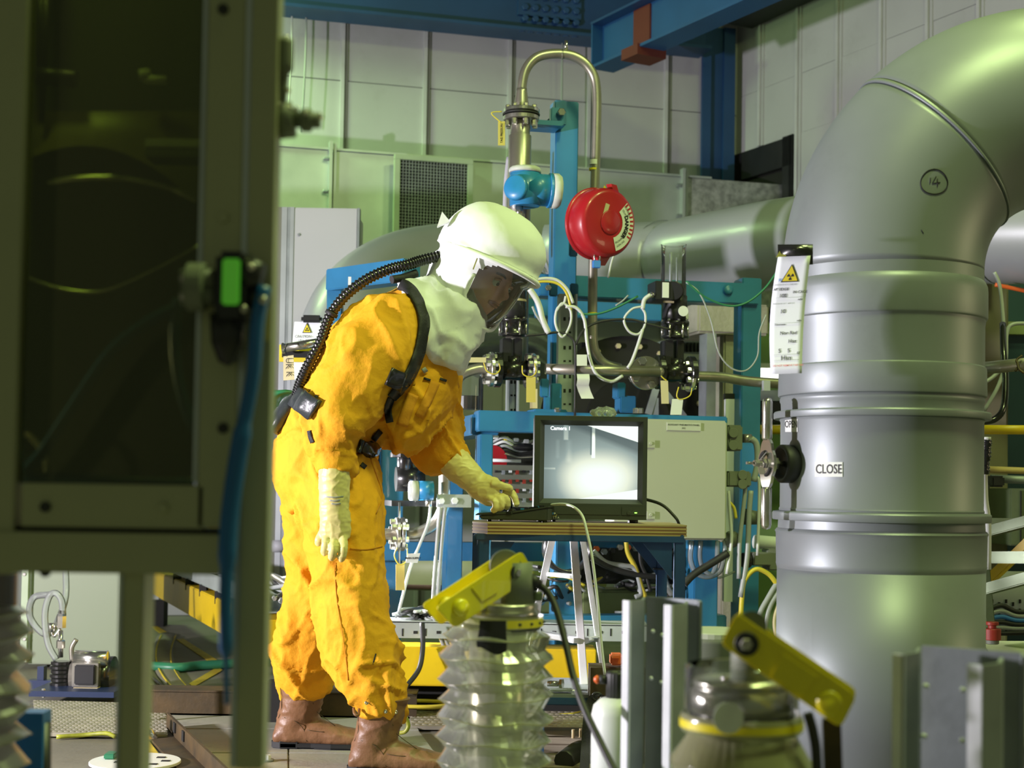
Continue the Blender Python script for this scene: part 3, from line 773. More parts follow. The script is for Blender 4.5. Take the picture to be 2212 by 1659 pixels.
part('spindle', K['steel'], h, lambda m: (m.cyl(pc+ad*.26, pc+ad*.350, .007), m.cyl(pc+ad*.350, pc+ad*.370, .0035)))
part('nut', K['bright'], h, lambda m: m.hexbolt(pc+ad*.288, ad, .016, .015)); part('nut', K['bright'], h, lambda m: m.hexbolt(pc+ad*.319, ad, .013, .010)); part('nut', K['steel'], h, lambda m: m.hexbolt(pc+ad*.337, ad, .009, .012))
part('wing_tab', K['bright'], h, lambda m: (m.bar(pc+ad*.331+up*.008, pc+ad*.321+up*.026-sdv*.012, .014, .002), m.bar(pc+ad*.331-up*.008, pc+ad*.321-up*.026+sdv*.010, .014, .002)))
# ------------------------------------------------------------ radiation paper tag
FT = Frame(W(1705, 680, 3.40).x, 3.40, -24)
t = T('radiation_tag', 'long white radiation survey sheet with yellow trefoil triangle hanging on the grey pipe', 'paper sheet')
def tagpt(px, py):
    f = (py-555)/255.0
    return FT.pt(px, py, .02*math.sin(f*2.6)-.012)
def edges(py):
    f = (py-555)/255.0
    xl = 1681-24*f+7*math.sin(f*PI)*-1+ (8*f*f); xr = 1751-22*f+4*math.sin(f*PI)*-1+3*f
    return xl, xr
R = []
for i in range(15):
    y = 556+254*i/14; xl, xr = edges(y)
    R.append([tagpt(xl+(xr-xl)*k/6, y+(1-k/6)*3-4+ (6-k)*0) for k in range(7)])
m = MB(); m.rings(R, closed=False); sheet = m.build('sheet', K['paper'], t)
md = sheet.modifiers.new('thick', 'SOLIDIFY'); md.thickness = .0008
def tg(a, b):  # a 0..1 across, b px y
    xl, xr = edges(b); p = tagpt(xl+(xr-xl)*a, b+(1-a)*3-4); return p + (EYE-p).normalized()*.0025
def ttext(s, a, b, size, mt='ink', al='CENTER'):
    text(s, K[mt], lambda x, y: tg(a+x/72.0, b-y), t, size, align=al, name='handwriting' if mt == 'ink' else 'printed_line', bold=.12 if mt == 'ink' else .04)
m = MB(); y0, y1 = 574, 609
def tri(m, k, off):
    cx, cy = .47, 596
    pts = [(cx, cy-21*k), (cx-.24*k, cy+14*k), (cx+.24*k, cy+14*k)]
    P = [tg(a, b) + (EYE-tg(a, b)).normalized()*off for a, b in pts]; m.add(P, [(0,1,2)])
part('warning_triangle', K['ink'], t, lambda m: tri(m, 1.12, 0)); part('warning_triangle', K['yelstick'], t, lambda m: tri(m, .95, .0006))
for a0 in (0, 120, 240):
    def _(m):
        ctr = (.47, 600); P = [tg(*ctr)]
        for k in range(4):
            an = math.radians(a0+60+k*20)
            P.append(tg(ctr[0]+.105*math.cos(an), ctr[1]+7.5*math.sin(an)))
        P = [p+(EYE-p).normalized()*.0012 for p in P]; m.add(P, [(0,1,2),(0,2,3),(0,3,4)])
    part('trefoil_blade', K['ink'], t, _)
ttext('RP', .2, 607, 9, 'inkb'); ttext('DOSE RATE AT CONTACT', .36, 617, 4.2, 'inkg'); ttext('AT EDGE', .24, 627, 8); ttext('IN CAGE', .82, 634, 8)
ttext('100', .32, 641, 11); ttext('mSv', .84, 650, 6); ttext('DOSE RATE AT 1 METRE', .34, 658, 4.2, 'inkg'); ttext('10', .36, 675, 12); ttext('mSv', .86, 696, 6)
ttext('Comments', .3, 703, 5); ttext('Non Rad', .56, 722, 10); ttext('Haz', .68, 740, 11); ttext('5', .30, 760, 12); ttext('5', .58, 760, 12); ttext('07', .88, 766, 7)
ttext('Hsn', .5, 776, 15); ttext('DO NOT REMOVE THIS TAG', .56, 792, 5.5, 'inkr')
for b in (645, 700, 768, 780):
    part('ruled_line', K['inkg'], t, lambda m: m.tube([tg(.12, b), tg(.9, b)], .0004, 4, 0))
part('black_tape', K['blackm'], t, lambda m: m.rings([[FT.pt(1680+76*k/6, y+ (-.08*k), -.004-.03*math.sin(PI*k/6)*(1 if y < 545 else 0) + (.03 if y < 540 else 0)) for k in range(7)] for y in (528, 542, 556, 572)], closed=False))
for x in (1676, 1685): part('tape_end', K['ygw'], t, lambda m: m.add([FT.pt(x, 556, -.01), FT.pt(x+14, 553, -.01), FT.pt(x+8, 542, -.012)], [(0,1,2)]))
# ============================================================ blue steel rig
r = T('blue_rig_frame', 'large bright blue steel frame rig behind the monitor', 'frame')
def rb(name, x0, y0, x1, y1, v0, v1, mt='blue', bev=.004, par=None, vr=None):
    m = MB(); FR.box(m, x0, y0, x1, y1, v0, v1, vr); return m.build(name, K[mt], par or r, bev=bev)
# lower deck
rb('deck_beam', 1034, 893, 1572, 938, 0, .10)          # front rail
def _(m): # left return of deck
    ua = FR.loc(FR.pt(1034, 915, 0))[0]; zt = FR.loc(FR.pt(1034, 893, 0))[2]; zb = FR.loc(FR.pt(1034, 938, 0))[2]
    m.box(FR.g(ua-.02+.06, .55, (zt+zb)/2), (.10, .95, zt-zb), FR.R)
part('deck_beam', K['blue'], r, _, bev=.004)
rb('post', 1034, 938, 1062, 1420, .0, .10); rb('post', 1200, 1128, 1250, 1420, .12, .22); rb('post', 1500, 938, 1552, 1420, .0, .10)
def colm(x0, x1, y0, y1, v):
    rb('post', x0, y0, x1, y1, v, v+.10)
colm(965, 1000, 935, 1340, .55); colm(822, 870, 935, 1400, .8); colm(1600, 1642, 600, 1400, .42)
rb('cross_beam', 822, 1172, 1200, 1212, .75, .85, vr=.75); rb('cross_beam', 1062, 1330, 1570, 1362, .05, .15); rb('cross_beam', 1200, 1170, 1570, 1208, .35, .45)
# upper frame
rb('top_beam', 1165, 602, 1640, 648, .40, .50); rb('top_beam', 830, 640, 1230, 676, 1.3, 1.4, vr=1.3)
part('top_beam', K['blue'], r, lambda m: m.bar(W(722, 607, 5.85), W(890, 585, 5.5), .085, .085), bev=.004)
part('post', K['blue'], r, lambda m: m.bar(W(724, 600, 5.85), W(724, 1200, 5.85), .06, .06, up=(0,1,0)), bev=.004)
part('sticker', K['lab'], r, lambda m: F0.box(m, 752, 598, 770, 616, 5.70, 5.71))
rb('top_beam', 1165, 652, 1430, 688, 1.1, 1.2); part('end_cap', K['blue'], r, lambda m: m.lathe([(0, -.014), (.012, -.014), (.020, -.010), (.021, .0)], FR.pt(1572, 626, .40), FR.n, 24))
# tall post with bracket
rb('post', 1196, 218, 1246, 892, .30, .385); 
rb('bracket_plate', 1198, 216, 1224, 270, .22, .30); rb('bracket_plate', 1190, 232, 1218, 272, .19, .22)
part('bracket_arm', K['blue'], r, lambda m: (m.prism([FR.pt(1145, 258, .24), FR.pt(1180, 261, .24), FR.pt(1214, 230, .24), FR.pt(1214, 272, .24), FR.pt(1145, 272, .24)], FR.n*.012), FR.box(m, 1130, 259, 1214, 269, .18, .30)))
for x, y in ((1211, 244), ): part('bolt', K['bright'], r, lambda m: m.hexbolt(FR.pt(x, y, .185), -FR.n, .016, .02))
for x, y in ((1197, 622), (1242, 628), (1240, 536)): rb('mounting_lug', x-10, y-16, x+8, y+18, .2, .215); 
for x, y in ((1240, 536), (1184, 622)): part('bolt', K['bright'], r, lambda m: m.hexbolt(FR.pt(x, y, .20), -FR.n, .012, .012))
rb('bracket_plate', 1168, 818, 1186, 858, .1, .12); rb('bracket_plate', 1176, 856, 1190, 892, .1, .12); rb('bracket_plate', 1190, 828, 1214, 888, .12, .18)
rb('bracket_plate', 1335, 826, 1352, 860, .12, .2); rb('bracket_plate', 1340, 855, 1375, 892, .12, .2); rb('bracket_plate', 1155, 884, 1226, 896, .05, .2)
for x in (1204, 1374, 1383): part('bolt', K['bright'], r, lambda m: m.hexbolt(FR.pt(x, 893, .05), (0,0,1), .012, .02))
part('clamp_plate', K['galv'], r, lambda m: FR.box(m, 944, 1068, 1018, 1096, .0, .01))
for x in (953, 982): part('bolt', K['zincl'], r, lambda m: m.hexbolt(FR.pt(x, 1082, .0), -FR.n, .013, .01))
# slotted grey uprights
for (x0, y0, x1, y1, v, lb) in ((1206, 635, 1246, 890, .20, 'grey slotted steel strut in front of the tall blue post'), (1096, 740, 1122, 890, .25, 'short slotted strut below the black valve, left of the yellow tags')):
    c = T('slotted_strut', lb, 'strut')
    part('channel', K['galv'], c, lambda m: (FR.box(m, x0, y0, x1, y1, v, v+.006), FR.box(m, x0, y0, x0+4, y1, v-.03, v), FR.box(m, x1-4, y0, x1, y1, v-.03, v)))
    y = y0+50
    while y < y1:
        for xx in (.33, .62):
            part('slot', K['dark'], c, lambda m: FR.box(m, x0+(x1-x0)*xx-2, y, x0+(x1-x0)*xx+3, y+ (4 if (y//10) % 2 else 8), v-.001, v))
        y += 31
# ------------------------------------------------------------ swan neck pipe
c = T('swan_neck_pipe', 'grey steel pipe arching over in a tall swan neck above the rig', 'pipe')
v = .12
def rp(x, y, vv=v): return FR.pt(x, y, vv)
part('bend', K['pipe'], c, lambda m: m.tube([rp(1127, 232), rp(1127, 190), rp(1136, 150), rp(1160, 124), rp(1200, 116), rp(1240, 122), rp(1272, 146), rp(1288, 190), rp(1288, 300), rp(1284, 430), rp(1281, 560), rp(1280, 700), rp(1284, 755), rp(1305, 785), rp(1340, 796)], .018, 20, 6))
part('reducer', K['pipe'], c, lambda m: m.lathe([(.0195, 0), (.020, .01), (.026, .05), (.026, .075), (.024, .09)], rp(1127, 192), (0,0,-1), 28))
part('weld_band', K['steel'], c, lambda m: [m.disc(p, ax, .0195, .006, 20) for p, ax in ((rp(1127, 192), (0,0,1)), (rp(1215, 117), (1,0,0)))])
part('vent_stub', K['bright'], c, lambda m: m.cyl(rp(1223, 108), rp(1223, 88), .007))
part('upper_flange', K['bright'], c, lambda m: m.disc(rp(1127, 240), (0,0,1), .066, .014, 40))
part('gasket', K['rubber'], c, lambda m: m.disc(rp(1126, 248), (0,0,1), .069, .006, 40)); part('lower_flange', K['steel'], c, lambda m: m.disc(rp(1126, 256), (0,0,1), .066, .016, 40))
for k in range(8):
    a = k*PI/4+.3
    part('nut', K['bright'], c, lambda m: m.hexbolt(rp(1126, 262)+V((.053*math.cos(a), .053*math.sin(a), 0)), (0,0,-1), .010, .022)); part('bolt', K['bright'], c, lambda m: m.hexbolt(rp(1127, 236)+V((.053*math.cos(a), .053*math.sin(a), 0)), (0,0,1), .009, .012))
part('column_pipe', K['pipe'], c, lambda m: m.lathe([(.034, 0), (.036, .02), (.036, .05), (.042, .055), (.042, .30), (.042, .36), (.0415, .9)], rp(1124, 262), (0,0,-1), 36))
part('pipe_label', K['lab'], c, lambda m: m.lathe([(.0188, 0), (.0188, .018)], rp(1284, 356), (0,0,1), 20, caps=False)); part('pipe_label', K['yelstick'], c, lambda m: m.lathe([(.0188, 0), (.0188, .008)], rp(1283, 368), (0,0,1), 20, caps=False))
part('pipe_label', K['yelstick'], c, lambda m: m.lathe([(.0188, 0), (.0188, .008)], rp(1280, 680), (0,0,1), 20, caps=False))
part('union', K['steel'], c, lambda m: [m.disc(rp(1283, y), (0,0,1), .021, .008, 20) for y in (414, 420)])
# tall hoses behind column
m = MB(); m.tube([rp(1096, 560, .25), rp(1092, 480, .25), rp(1094, 400, .25), rp(1100, 340, .25)], .011, 10); tag(m.build('grey_hose', K['cab']), 'pale grey hose running up beside the steel column behind the transmitter', 'hose')
# transmitter
c = T('flow_transmitter', 'blue flow transmitter with pale screw caps on the tall steel column', 'transmitter')
v2 = .02
part('housing', K['trblue'], c, lambda m: (m.cyl(rp(1134, 446, v2), rp(1134, 374, v2), .056, .056, n=36), m.cyl(rp(1134, 408, v2), rp(1188, 412, v2), .058, n=36)), bev=.003)
part('round_boss', K['trblue'], c, lambda m: m.lathe([(.046, 0), (.046, .012), (.04, .018), (0, .019)], rp(1116, 406, v2-.045), V((-.45, -.9, 0)), 32))
part('top_cap', K['trgrey'], c, lambda m: m.lathe([(.058, 0), (.058, .012), (.052, .02), (0, .022)], rp(1134, 374, v2), (0,0,1), 40, wob=lambda a, t: .02*(math.sin(a*14) > 0)))
part('side_cap', K['trgrey'], c, lambda m: m.lathe([(.062, 0), (.062, .024), (.056, .032), (0, .036)], rp(1191, 412, v2), V((1, .2, -.03)), 40, wob=lambda a, t: .025*(math.sin(a*12) > 0)))
part('flange_ring', K['trblue'], c, lambda m: m.disc(rp(1187, 412, v2), V((1, .2, -.03)), .063, .012, 40))
part('cable_gland', K['steel'], c, lambda m: (m.cyl(rp(1122, 446, v2), rp(1122, 470, v2), .014), m.hexbolt(rp(1122, 462, v2), (0,0,-1), .02, .02)))
# red cover
c = T('valve_lockout_cover', 'round red lockout cover with a DANGER sticker clamped on a valve wheel', 'valve cover')
ce = FR.pt(1312, 481, -.10); ax = V((.56, -.82, -.08)).normalized()
xx = ax.cross(V((0,0,1))).normalized()*-1; yy = xx.cross(ax).normalized()*-1
if yy.z < 0: yy = -yy
if xx.x < 0: xx = -xx
part('shell', K['red'], c, lambda m: m.lathe([(.118, -.075), (.125, -.06), (.126, -.03), (.122, .0), (.114, .012), (.105, .016), (0, .017)], ce, ax, 56, smooth=True))
part('rim', K['red'], c, lambda m: m.lathe([(.118, -.082), (.130, -.080), (.130, -.072), (.118, -.070)], ce, ax, 56))
part('centre_boss', K['red'], c, lambda m: m.lathe([(.044, .014), (.044, .019), (.041, .021), (0, .0215)], ce, ax, 40))
part('hasp', K['red'], c, lambda m: m.prism([ce-ax*.06+xx*(.05)+yy*.10, ce-ax*.06+xx*.03+yy*.145, ce-ax*.06+xx*.055+yy*.143, ce-ax*.06+xx*.08+yy*.09], ax*.03)); part('hasp', K['red'], c, lambda m: (m.prism([ce-ax*.06+xx*(-.02)-yy*.11, ce-ax*.06+xx*.0-yy*.15, ce-ax*.06+xx*.025-yy*.15, ce-ax*.06+xx*.05-yy*.11], ax*.03)))
def ring_sector(m, a0, a1, r0, r1, off, n=14):
    g = []
    for rr in (r0, r1):
        g.append([ce + ax*off + xx*(rr*math.cos(a)) + yy*(rr*math.sin(a)) for a in [a0+(a1-a0)*i/n for i in range(n+1)]])
    m.rings(g, closed=False)
part('danger_sticker', K['lab'], c, lambda m: ring_sector(m, math.radians(-72), math.radians(48), .055, .104, .0182))
for k in range(9):
    a = math.radians(-30+k*9); part('red_stripe', K['red'], c, lambda m: ring_sector(m, a, a+.07, .088, .103, .0187, 2))
def arc(rr, amid):
    def f(x, y):
        a = amid - x/rr*1.0
        r2 = rr + y
        return ce + ax*.0192 + xx*(r2*math.cos(a)) + yy*(r2*math.sin(a))
    return f
text('DANGER', K['ink'], arc(.0735, math.radians(-8)), c, .021, bold=.0012); text('LOCKED', K['ink'], arc(.088, math.radians(33)), c, .011); text('OUT', K['ink'], arc(.072, math.radians(35)), c, .011)
text('DO NOT', K['ink'], arc(.088, math.radians(-55)), c, .010); text('REMOVE', K['ink'], arc(.074, math.radians(-55)), c, .010)
part('sticker', K['tagm'], c, lambda m: m.add([ce+ax*.0182+xx*a+yy*b for a, b in ((-.038, .018), (-.022, .012), (-.008, .062), (-.026, .066))], [(0,1,2,3)]))
part('padlock', K['inkb'], c, lambda m: FR.box(m, 1282, 562, 1298, 578, -.1, -.08), bev=.002); part('shackle', K['bright'], c, lambda m: m.tube([FR.pt(1285, 563, -.09), FR.pt(1284, 550, -.09), FR.pt(1292, 546, -.09), FR.pt(1296, 553, -.09), FR.pt(1295, 563, -.09)], .003, 8))
part('yellow_tab', K['yelstick'], c, lambda m: m.add([ce-ax*.05+xx*a+yy*b for a, b in ((-.0, .11), (.03, .12), (.015, .14))], [(0,1,2)]))
part('knob', K['black'], c, lambda m: (m.disc(FR.pt(1258, 438, -.02), (1,0,0), .022, .02, 16), m.cyl(FR.pt(1258, 438, -.02), FR.pt(1285, 440, .1), .008)))
# ------------------------------------------------------------ horizontal pipework and black valves
c = T('manifold_pipe', 'horizontal grey steel pipe with flanges joining the two black valves', 'pipe')
def flange(cc, axv, r, h, mt='steel', nb=6, par=None, bl=.0115, name='flange'):
    m = MB(); m.disc(cc, axv, r, h, 40); m.build(name, K[mt], par)
    x_, y_, d_ = basis(V(axv))
    for k in range(nb):
        a = 2*PI*k/nb+.4
        q_ = cc + (x_*math.cos(a)+y_*math.sin(a))*r*.74
        part('bolt', K['bright'], par, lambda m: m.hexbolt(q_ + d_*h*.5, d_, bl, .012)); part('nut', K['bright'], par, lambda m: m.hexbolt(q_ - d_*h*.5, -d_, bl, .018))
part('pipe', K['pipe'], c, lambda m: m.cyl(rp(1178, 797, -.06), rp(1424, 803, -.06), .019, n=24))
part('pipe', K['pipe'], c, lambda m: m.tube([rp(1490, 812, .0), rp(1560, 815, .02), rp(1620, 824, .02), rp(1740, 832, .02)], .019, 16))
part('pipe', K['pipe'], c, lambda m: m.tube([rp(1052, 796, .0), rp(1030, 797, .0), rp(1000, 808, .0), rp(982, 830, .02)], .019, 16))
part('end_cap', K['pipe'], c, lambda m: m.ball(rp(1424, 803, -.06), .019, 8))
flange(rp(1060, 798, -.02), FR.u, .062, .014, 'bright', 8, c); flange(rp(1150, 798, -.02), FR.u, .058, .014, 'bright', 8, c)
flange(rp(1395, 806, -.02), -FR.n, .062, .016, 'steel', 4, c, .017, 'blind_flange'); flange(rp(1490, 812, .0), FR.u, .060, .014, 'bright', 8, c)
part('hanger', K['galv'], c, lambda m: FR.box(m, 1650, 822, 1664, 844, -.02, .0))
for (xc, yb, top, lb, kk) in ((1108, 800, 640, 'black control valve under the person\'s visor, left end of the manifold', 0), (1458, 805, 600, 'black control valve with glass cylinder on top, right of the white cable loop', 1)):
    c = T('control_valve', lb, 'valve')
    part('valve_body', K['blackm'], c, lambda m: (m.cyl(rp(xc-34, yb-1, .0), rp(xc+34, yb+1, .0), .036, n=32), m.cyl(rp(xc, yb, 0), rp(xc, yb-30, 0), .03)))
    part('body_flange', K['blackm'], c, lambda m: m.disc(rp(xc-34, yb-1, 0), FR.u, .063, .022, 36)); part('body_flange', K['blackm'], c, lambda m: m.disc(rp(xc+34, yb+1, 0), FR.u, .063, .022, 36))
    part('yoke', K['black'], c, lambda m: (FR.box(m, xc-22, yb-70, xc-2, yb-14, -.02, .04), FR.box(m, xc+4, yb-70, xc+20, yb-14, -.02, .04)), bev=.003)
    part('bonnet', K['blackm'], c, lambda m: m.lathe([(.036, 0), (.05, .006), (.05, .012), (.045, .016), (.045, .05), (.052, .054), (.052, .064), (.04, .068)], rp(xc, yb-72, 0), (0,0,1), 36))
    for k in range(8):
        a = k*PI/4+.2; part('bolt', K['bright'], c, lambda m: m.hexbolt(rp(xc, yb-108, 0)+V((.046*math.cos(a), .046*math.sin(a), 0)), (0,0,1), .006, .01))
    for k in range(6):
        a = k*PI/3; part('stud', K['bright'], c, lambda m: m.cyl(rp(xc, yb-74, 0)+V((.047*math.cos(a), .047*math.sin(a), 0)), rp(xc, yb-104, 0)+V((.047*math.cos(a), .047*math.sin(a), 0)), .0045, n=8))
    part('actuator', K['black'], c, lambda m: m.lathe([(.048, 0), (.046, .04), (.041, .09), (.040, .14)], rp(xc, yb-108, 0), (0,0,1), 36))
    if kk:
        part('collar', K['black'], c, lambda m: m.cyl(rp(xc+2, 672, 0), rp(xc+2, 640, 0), .042, n=32))
        part('switch_box', K['black'], c, lambda m: (FR.box(m, 1416, 607, 1455, 648, -.08, .02), m.cyl(rp(1456, 628, -.08), rp(1456, 628, .02), .0345, n=32)), bev=.003)
        part('box_label', K['lab'], c, lambda m: FR.box(m, 1431, 610, 1445, 643, -.082, -.08)); part('box_label', K['tagm'], c, lambda m: FR.box(m, 1434, 650, 1456, 654, -.06, -.05))
        part('name_label', K['lab'], c, lambda m: m.lathe([(.043, 0), (.043, .02)], rp(1462, 690, 0), (0,0,1), 36, caps=False))
        part('round_tag', K['lab'], c, lambda m: m.disc(rp(1476, 672, -.07), FR.n, .019, .002, 28))
        part('sight_glass', K['glass'], c, lambda m: m.lathe([(.046, 0), (.046, .19)], rp(1454, 640, .0), (0,0,1), 36, caps=False)); part('sight_glass_rim', K['glass'], c, lambda m: m.lathe([(.044, .188), (.048, .19), (.044, .192)], rp(1454, 640, .0), (0,0,1), 36, caps=False))
        part('indicator_stem', K['zinc'], c, lambda m: (m.cyl(rp(1462, 640, 0), rp(1462, 556, 0), .004, n=8), m.cyl(rp(1448, 640, 0), rp(1449, 545, 0), .006, n=8)))
        part('cable_gland', K['steel'], c, lambda m: m.cyl(rp(1405, 637, -.05), rp(1418, 638, -.05), .011, n=12))
    else:
        part('clear_sleeve', K['glass'], c, lambda m: m.lathe([(.044, 0), (.044, .12)], rp(xc+2, 668, .0), (0,0,1), 32, caps=False))
        part('cable_gland', K['steel'], c, lambda m: m.cyl(rp(1140, 620, -.05), rp(1122, 624, -.04), .011, n=12))
        part('sleeve_band', K['tagm'], c, lambda m: m.lathe([(.045, 0), (.045, .008)], rp(xc+2, 652, .0), (0,0,1), 32, caps=False))
# cables of the rig
def wire(pts, r, mt, lb, v=-.08, cat='cable', n=8):
    m = MB(); m.tube([FR.pt(p[0], p[1], (p[2] if len(p) > 2 else v)) for p in pts], r, n, 6)
    return tag(m.build('cable' if cat == 'cable' else cat, K[mt]), lb, cat)
wire([(1138, 616), (1165, 603), (1200, 604), (1225, 625), (1238, 655)], .006, 'wwire', 'upper white cable arching right from the visor to the slotted strut')
wire([(1140, 620), (1165, 609), (1200, 611), (1222, 630), (1234, 670)], .0045, 'ywire', 'yellow cable strapped under the white arch beside the visor')
wire([(1144, 624), (1158, 645), (1166, 665), (1172, 690), (1185, 720)], .011, 'wwire', 'thick bundle of white cables dropping below the arch')
wire([(1150, 662), (1158, 680), (1170, 698), (1183, 722)], .004, 'gwire', 'thin grey cable slanting beside the thick white bundle')
wire([(1222, 640), (1218, 655), (1203, 668), (1200, 700), (1215, 728), (1232, 700), (1232, 670), (1215, 655), (1202, 672)], .0045, 'wwire', 'white cable wound in a loop on the slotted strut')
wire([(1222, 662), (1245, 665), (1262, 690), (1268, 740), (1276, 780), (1290, 810), (1320, 824), (1345, 812)], .006, 'wwire', 'long white cable dropping from the loop past the tall pipe')
wire([(1134, 725), (1170, 722), (1210, 718), (1235, 730), (1243, 760), (1242, 900)], .0045, 'rubber', 'black cable from the left valve to the slotted strut')
wire([(1243, 745), (1262, 712), (1300, 694), (1360, 690), (1400, 700), (1448, 712)], .0045, 'rubber', 'black cable arching between the tall pipe and the right valve')
wire([(1405, 637), (1392, 648), (1388, 668)], .008, 'wwire', 'short white cable with yellow sleeve at the switch box')
wire([(1388, 662), (1365, 668), (1348, 690), (1358, 715), (1378, 722), (1392, 705), (1394, 680), (1386, 664)], .0045, 'wwire', 'white cable coiled in a neat loop left of the right valve')
wire([(1388, 712), (1378, 745), (1365, 780), (1356, 795)], .006, 'wwire', 'white cable leading down from the neat loop')
wire([(1250, 678), (1290, 678), (1330, 665), (1378, 640)], .004, 'grwire', 'left green cable strapped to the tall pipe')
wire([(1330, 660), (1345, 650), (1357, 638)], .003, 'gwire', 'thin grey cable beside the left green one')
wire([(1482, 608), (1520, 640), (1570, 660), (1610, 655), (1650, 625), (1680, 585)], .004, 'grwire', 'right green cable sagging across the blue frame corner')
wire([(1482, 610), (1510, 632), (1535, 690), (1552, 760), (1580, 795), (1612, 800), (1636, 770), (1640, 720), (1655, 680)], .003, 'gwire', 'thin grey wire sagging deep beside the right blue post')
wire([(1328, 545), (1320, 570), (1314, 600)], .004, 'wwire', 'short white rod behind the red cover', v=.2)
# tags
def hangtag(x0, y0, x1, y1, mt, lb, v=-.10, sk=0, ring=None, txt=None, F=FR):
    c = T('hanging_tag', lb, 'tag')
    P = [F.pt(x0, y0, v), F.pt(x1, y0+sk*.2, v), F.pt(x1+sk, y1, v-.005), F.pt(x0+sk, y1, v-.005)]
    part('card', K[mt], c, lambda m: m.prism(P, F.n*.0015))
    if ring: part('string', K['ywire'] if mt != 'wwire' else K['wwire'], c, lambda m: m.tube([F.pt(a, b, v) for a, b in ring], .0022, 6))
    if txt:
        o = (P[0]+P[1]+P[2]+P[3])/4 - F.n*.002
        text(txt[0], K['ink'], planar(o, txt[2], V(txt[2]).cross(F.n)*-1 if False else F.n.cross(V(txt[2]))*-1), c, txt[1], bold=.0003)
    return c
hangtag(1137, 814, 1157, 869, 'tagy', 'mustard yellow tag hanging below the left valve flange', sk=0, ring=[(1128, 790), (1130, 808), (1146, 814), (1158, 804), (1155, 785)])
hangtag(1145, 840, 1161, 882, 'tagm', 'cream tag just behind the mustard tag', v=-.07)
hangtag(1006, 772, 1050, 783, 'tagm', 'cream tag sticking out sideways in front of the left flange', v=-.12, ring=[(1045, 783), (1052, 802), (1070, 808), (1080, 798), (1078, 785)])
hangtag(1246, 766, 1268, 790, 'lab', 'upper white paper strip beside the slotted strut')
c = T('curled_tape', 'white paper strip curling down below the horizontal pipe', 'paper strip')
part('strip', K['lab'], c, lambda m: m.rings([[FR.pt(x, y, vv) for x in (xa, xa+27)] for xa, y, vv in ((1246, 808, -.09), (1247, 820, -.12), (1245, 832, -.10), (1249, 845, -.09), (1256, 861, -.10))], closed=False))
hangtag(1076, 262, 1091, 314, 'tagy', 'mustard yellow tag hanging at the flange under the swan neck', v=.0, ring=[(1082, 264), (1072, 256), (1062, 246), (1066, 242), (1084, 241)], txt=('TAG PRESSURE', .011, (0,0,1)))
hangtag(1427, 822, 1443, 872, 'tagm', 'cream tag hanging beside the round blind flange', sk=2, ring=[(1428, 812), (1434, 818), (1440, 822)])
hangtag(1452, 862, 1476, 896, 'lab', 'pale green-white tag hanging below the right valve', sk=-4, ring=[(1466, 836), (1462, 855), (1470, 863), (1490, 855), (1495, 838)])
hangtag(855, 1219, 874, 1275, 'tagy', 'mustard yellow tag hanging below the elbow pipe flange', ring=[(858, 1183), (852, 1200), (862, 1219), (878, 1212), (880, 1184)])
hangtag(882, 1196, 908, 1216, 'lab', 'small white tag with printed lines near the elbow pipe', v=-.13, sk=-6, txt=('MAIN SUPPLY', .009, tuple(FR.u)))
hangtag(978, 822, 998, 848, 'tagm', 'cream tag behind the clear jar', v=.1)
# ------------------------------------------------------------ black disc machine behind
c = T('bolted_disc', 'big black bolted end disc behind the horizontal pipe', 'machine cover')
ctr = FR.pt(1352, 915, 1.25)
part('plate', K['dark'], c, lambda m: m.disc(ctr, FR.n, .395, .05, 64))
part('hub_frame', K['blackm'], c, lambda m: m.disc(ctr-FR.n*.03, FR.n, .2, .02, 48))
for k in range(22):
    a = 2*PI*k/22; part('bolt', K['tagm'], c, lambda m: m.hexbolt(ctr-FR.n*.025+FR.u*(.35*math.cos(a))+V((0,0,.35*math.sin(a))), -FR.n, .013, .018))
for a, b in (((1420, 830), (1400, 895)), ((1425, 832), (1478, 900)), ((1415, 860), (1415, 900))):
    part('strut', K['zinc'], c, lambda m: m.bar(FR.pt(*a, 1.1), FR.pt(*b, 1.1), .03, .02))
c = T('machine_plinth', 'dark bolted base casting under the big black disc', 'machine base')
part('casting', K['blackm'], c, lambda m: FR.box(m, 1255, 742, 1425, 920, 1.3, 1.6)); 
for x in (1294, 1334, 1378): part('bolt', K['tagm'], c, lambda m: m.hexbolt(FR.pt(x, 750, 1.3), -FR.n, .015, .02))
c = T('concrete_block', 'rough grey concrete block resting on the pale concrete pillar', 'block')
part('block', K['conc'], c, lambda m: FR.box(m, 1508, 655, 1662, 722, .9, 1.25), bev=.01)
c = T('concrete_pillar', 'pale concrete pillar beside the right blue post', 'pillar')
part('shaft', K['conc'], c, lambda m: FR.box(m, 1560, 722, 1640, 1500, .95, 1.25), bev=.008)
c = T('grey_column', 'slim dark grey steel upright left of the pale concrete pillar', 'post')
part('shaft', K['zinc'], c, lambda m: FR.box(m, 1526, 720, 1546, 1000, .85, .95))
c = T('cable_ladder', 'pair of dark horizontal cable racks behind the right valve', 'cable rack')
for y in (752, 790): part('rack', K['zinc'], c, lambda m: FR.box(m, 1430, y-14, 1530, y+8, 1.9, 2.0))
for k in range(12): part('rung', K['dark'], c, lambda m: FR.box(m, 1436+k*8, 740, 1439+k*8, 760, 1.885, 1.9))
c = T('fluorescent_lamp', 'bright white strip light glowing behind the pipe and the paper tag', 'lamp')
part('tube', K['tube'], c, lambda m: F0.box(m, 1636, 795, 1700, 820, 7.2, 7.3)); part('housing', K['lab'], c, lambda m: F0.box(m, 1630, 785, 1706, 795, 7.18, 7.3))
c = T('green_machine', 'green painted machine casing seen between the blue post and the grey pipe', 'machine')
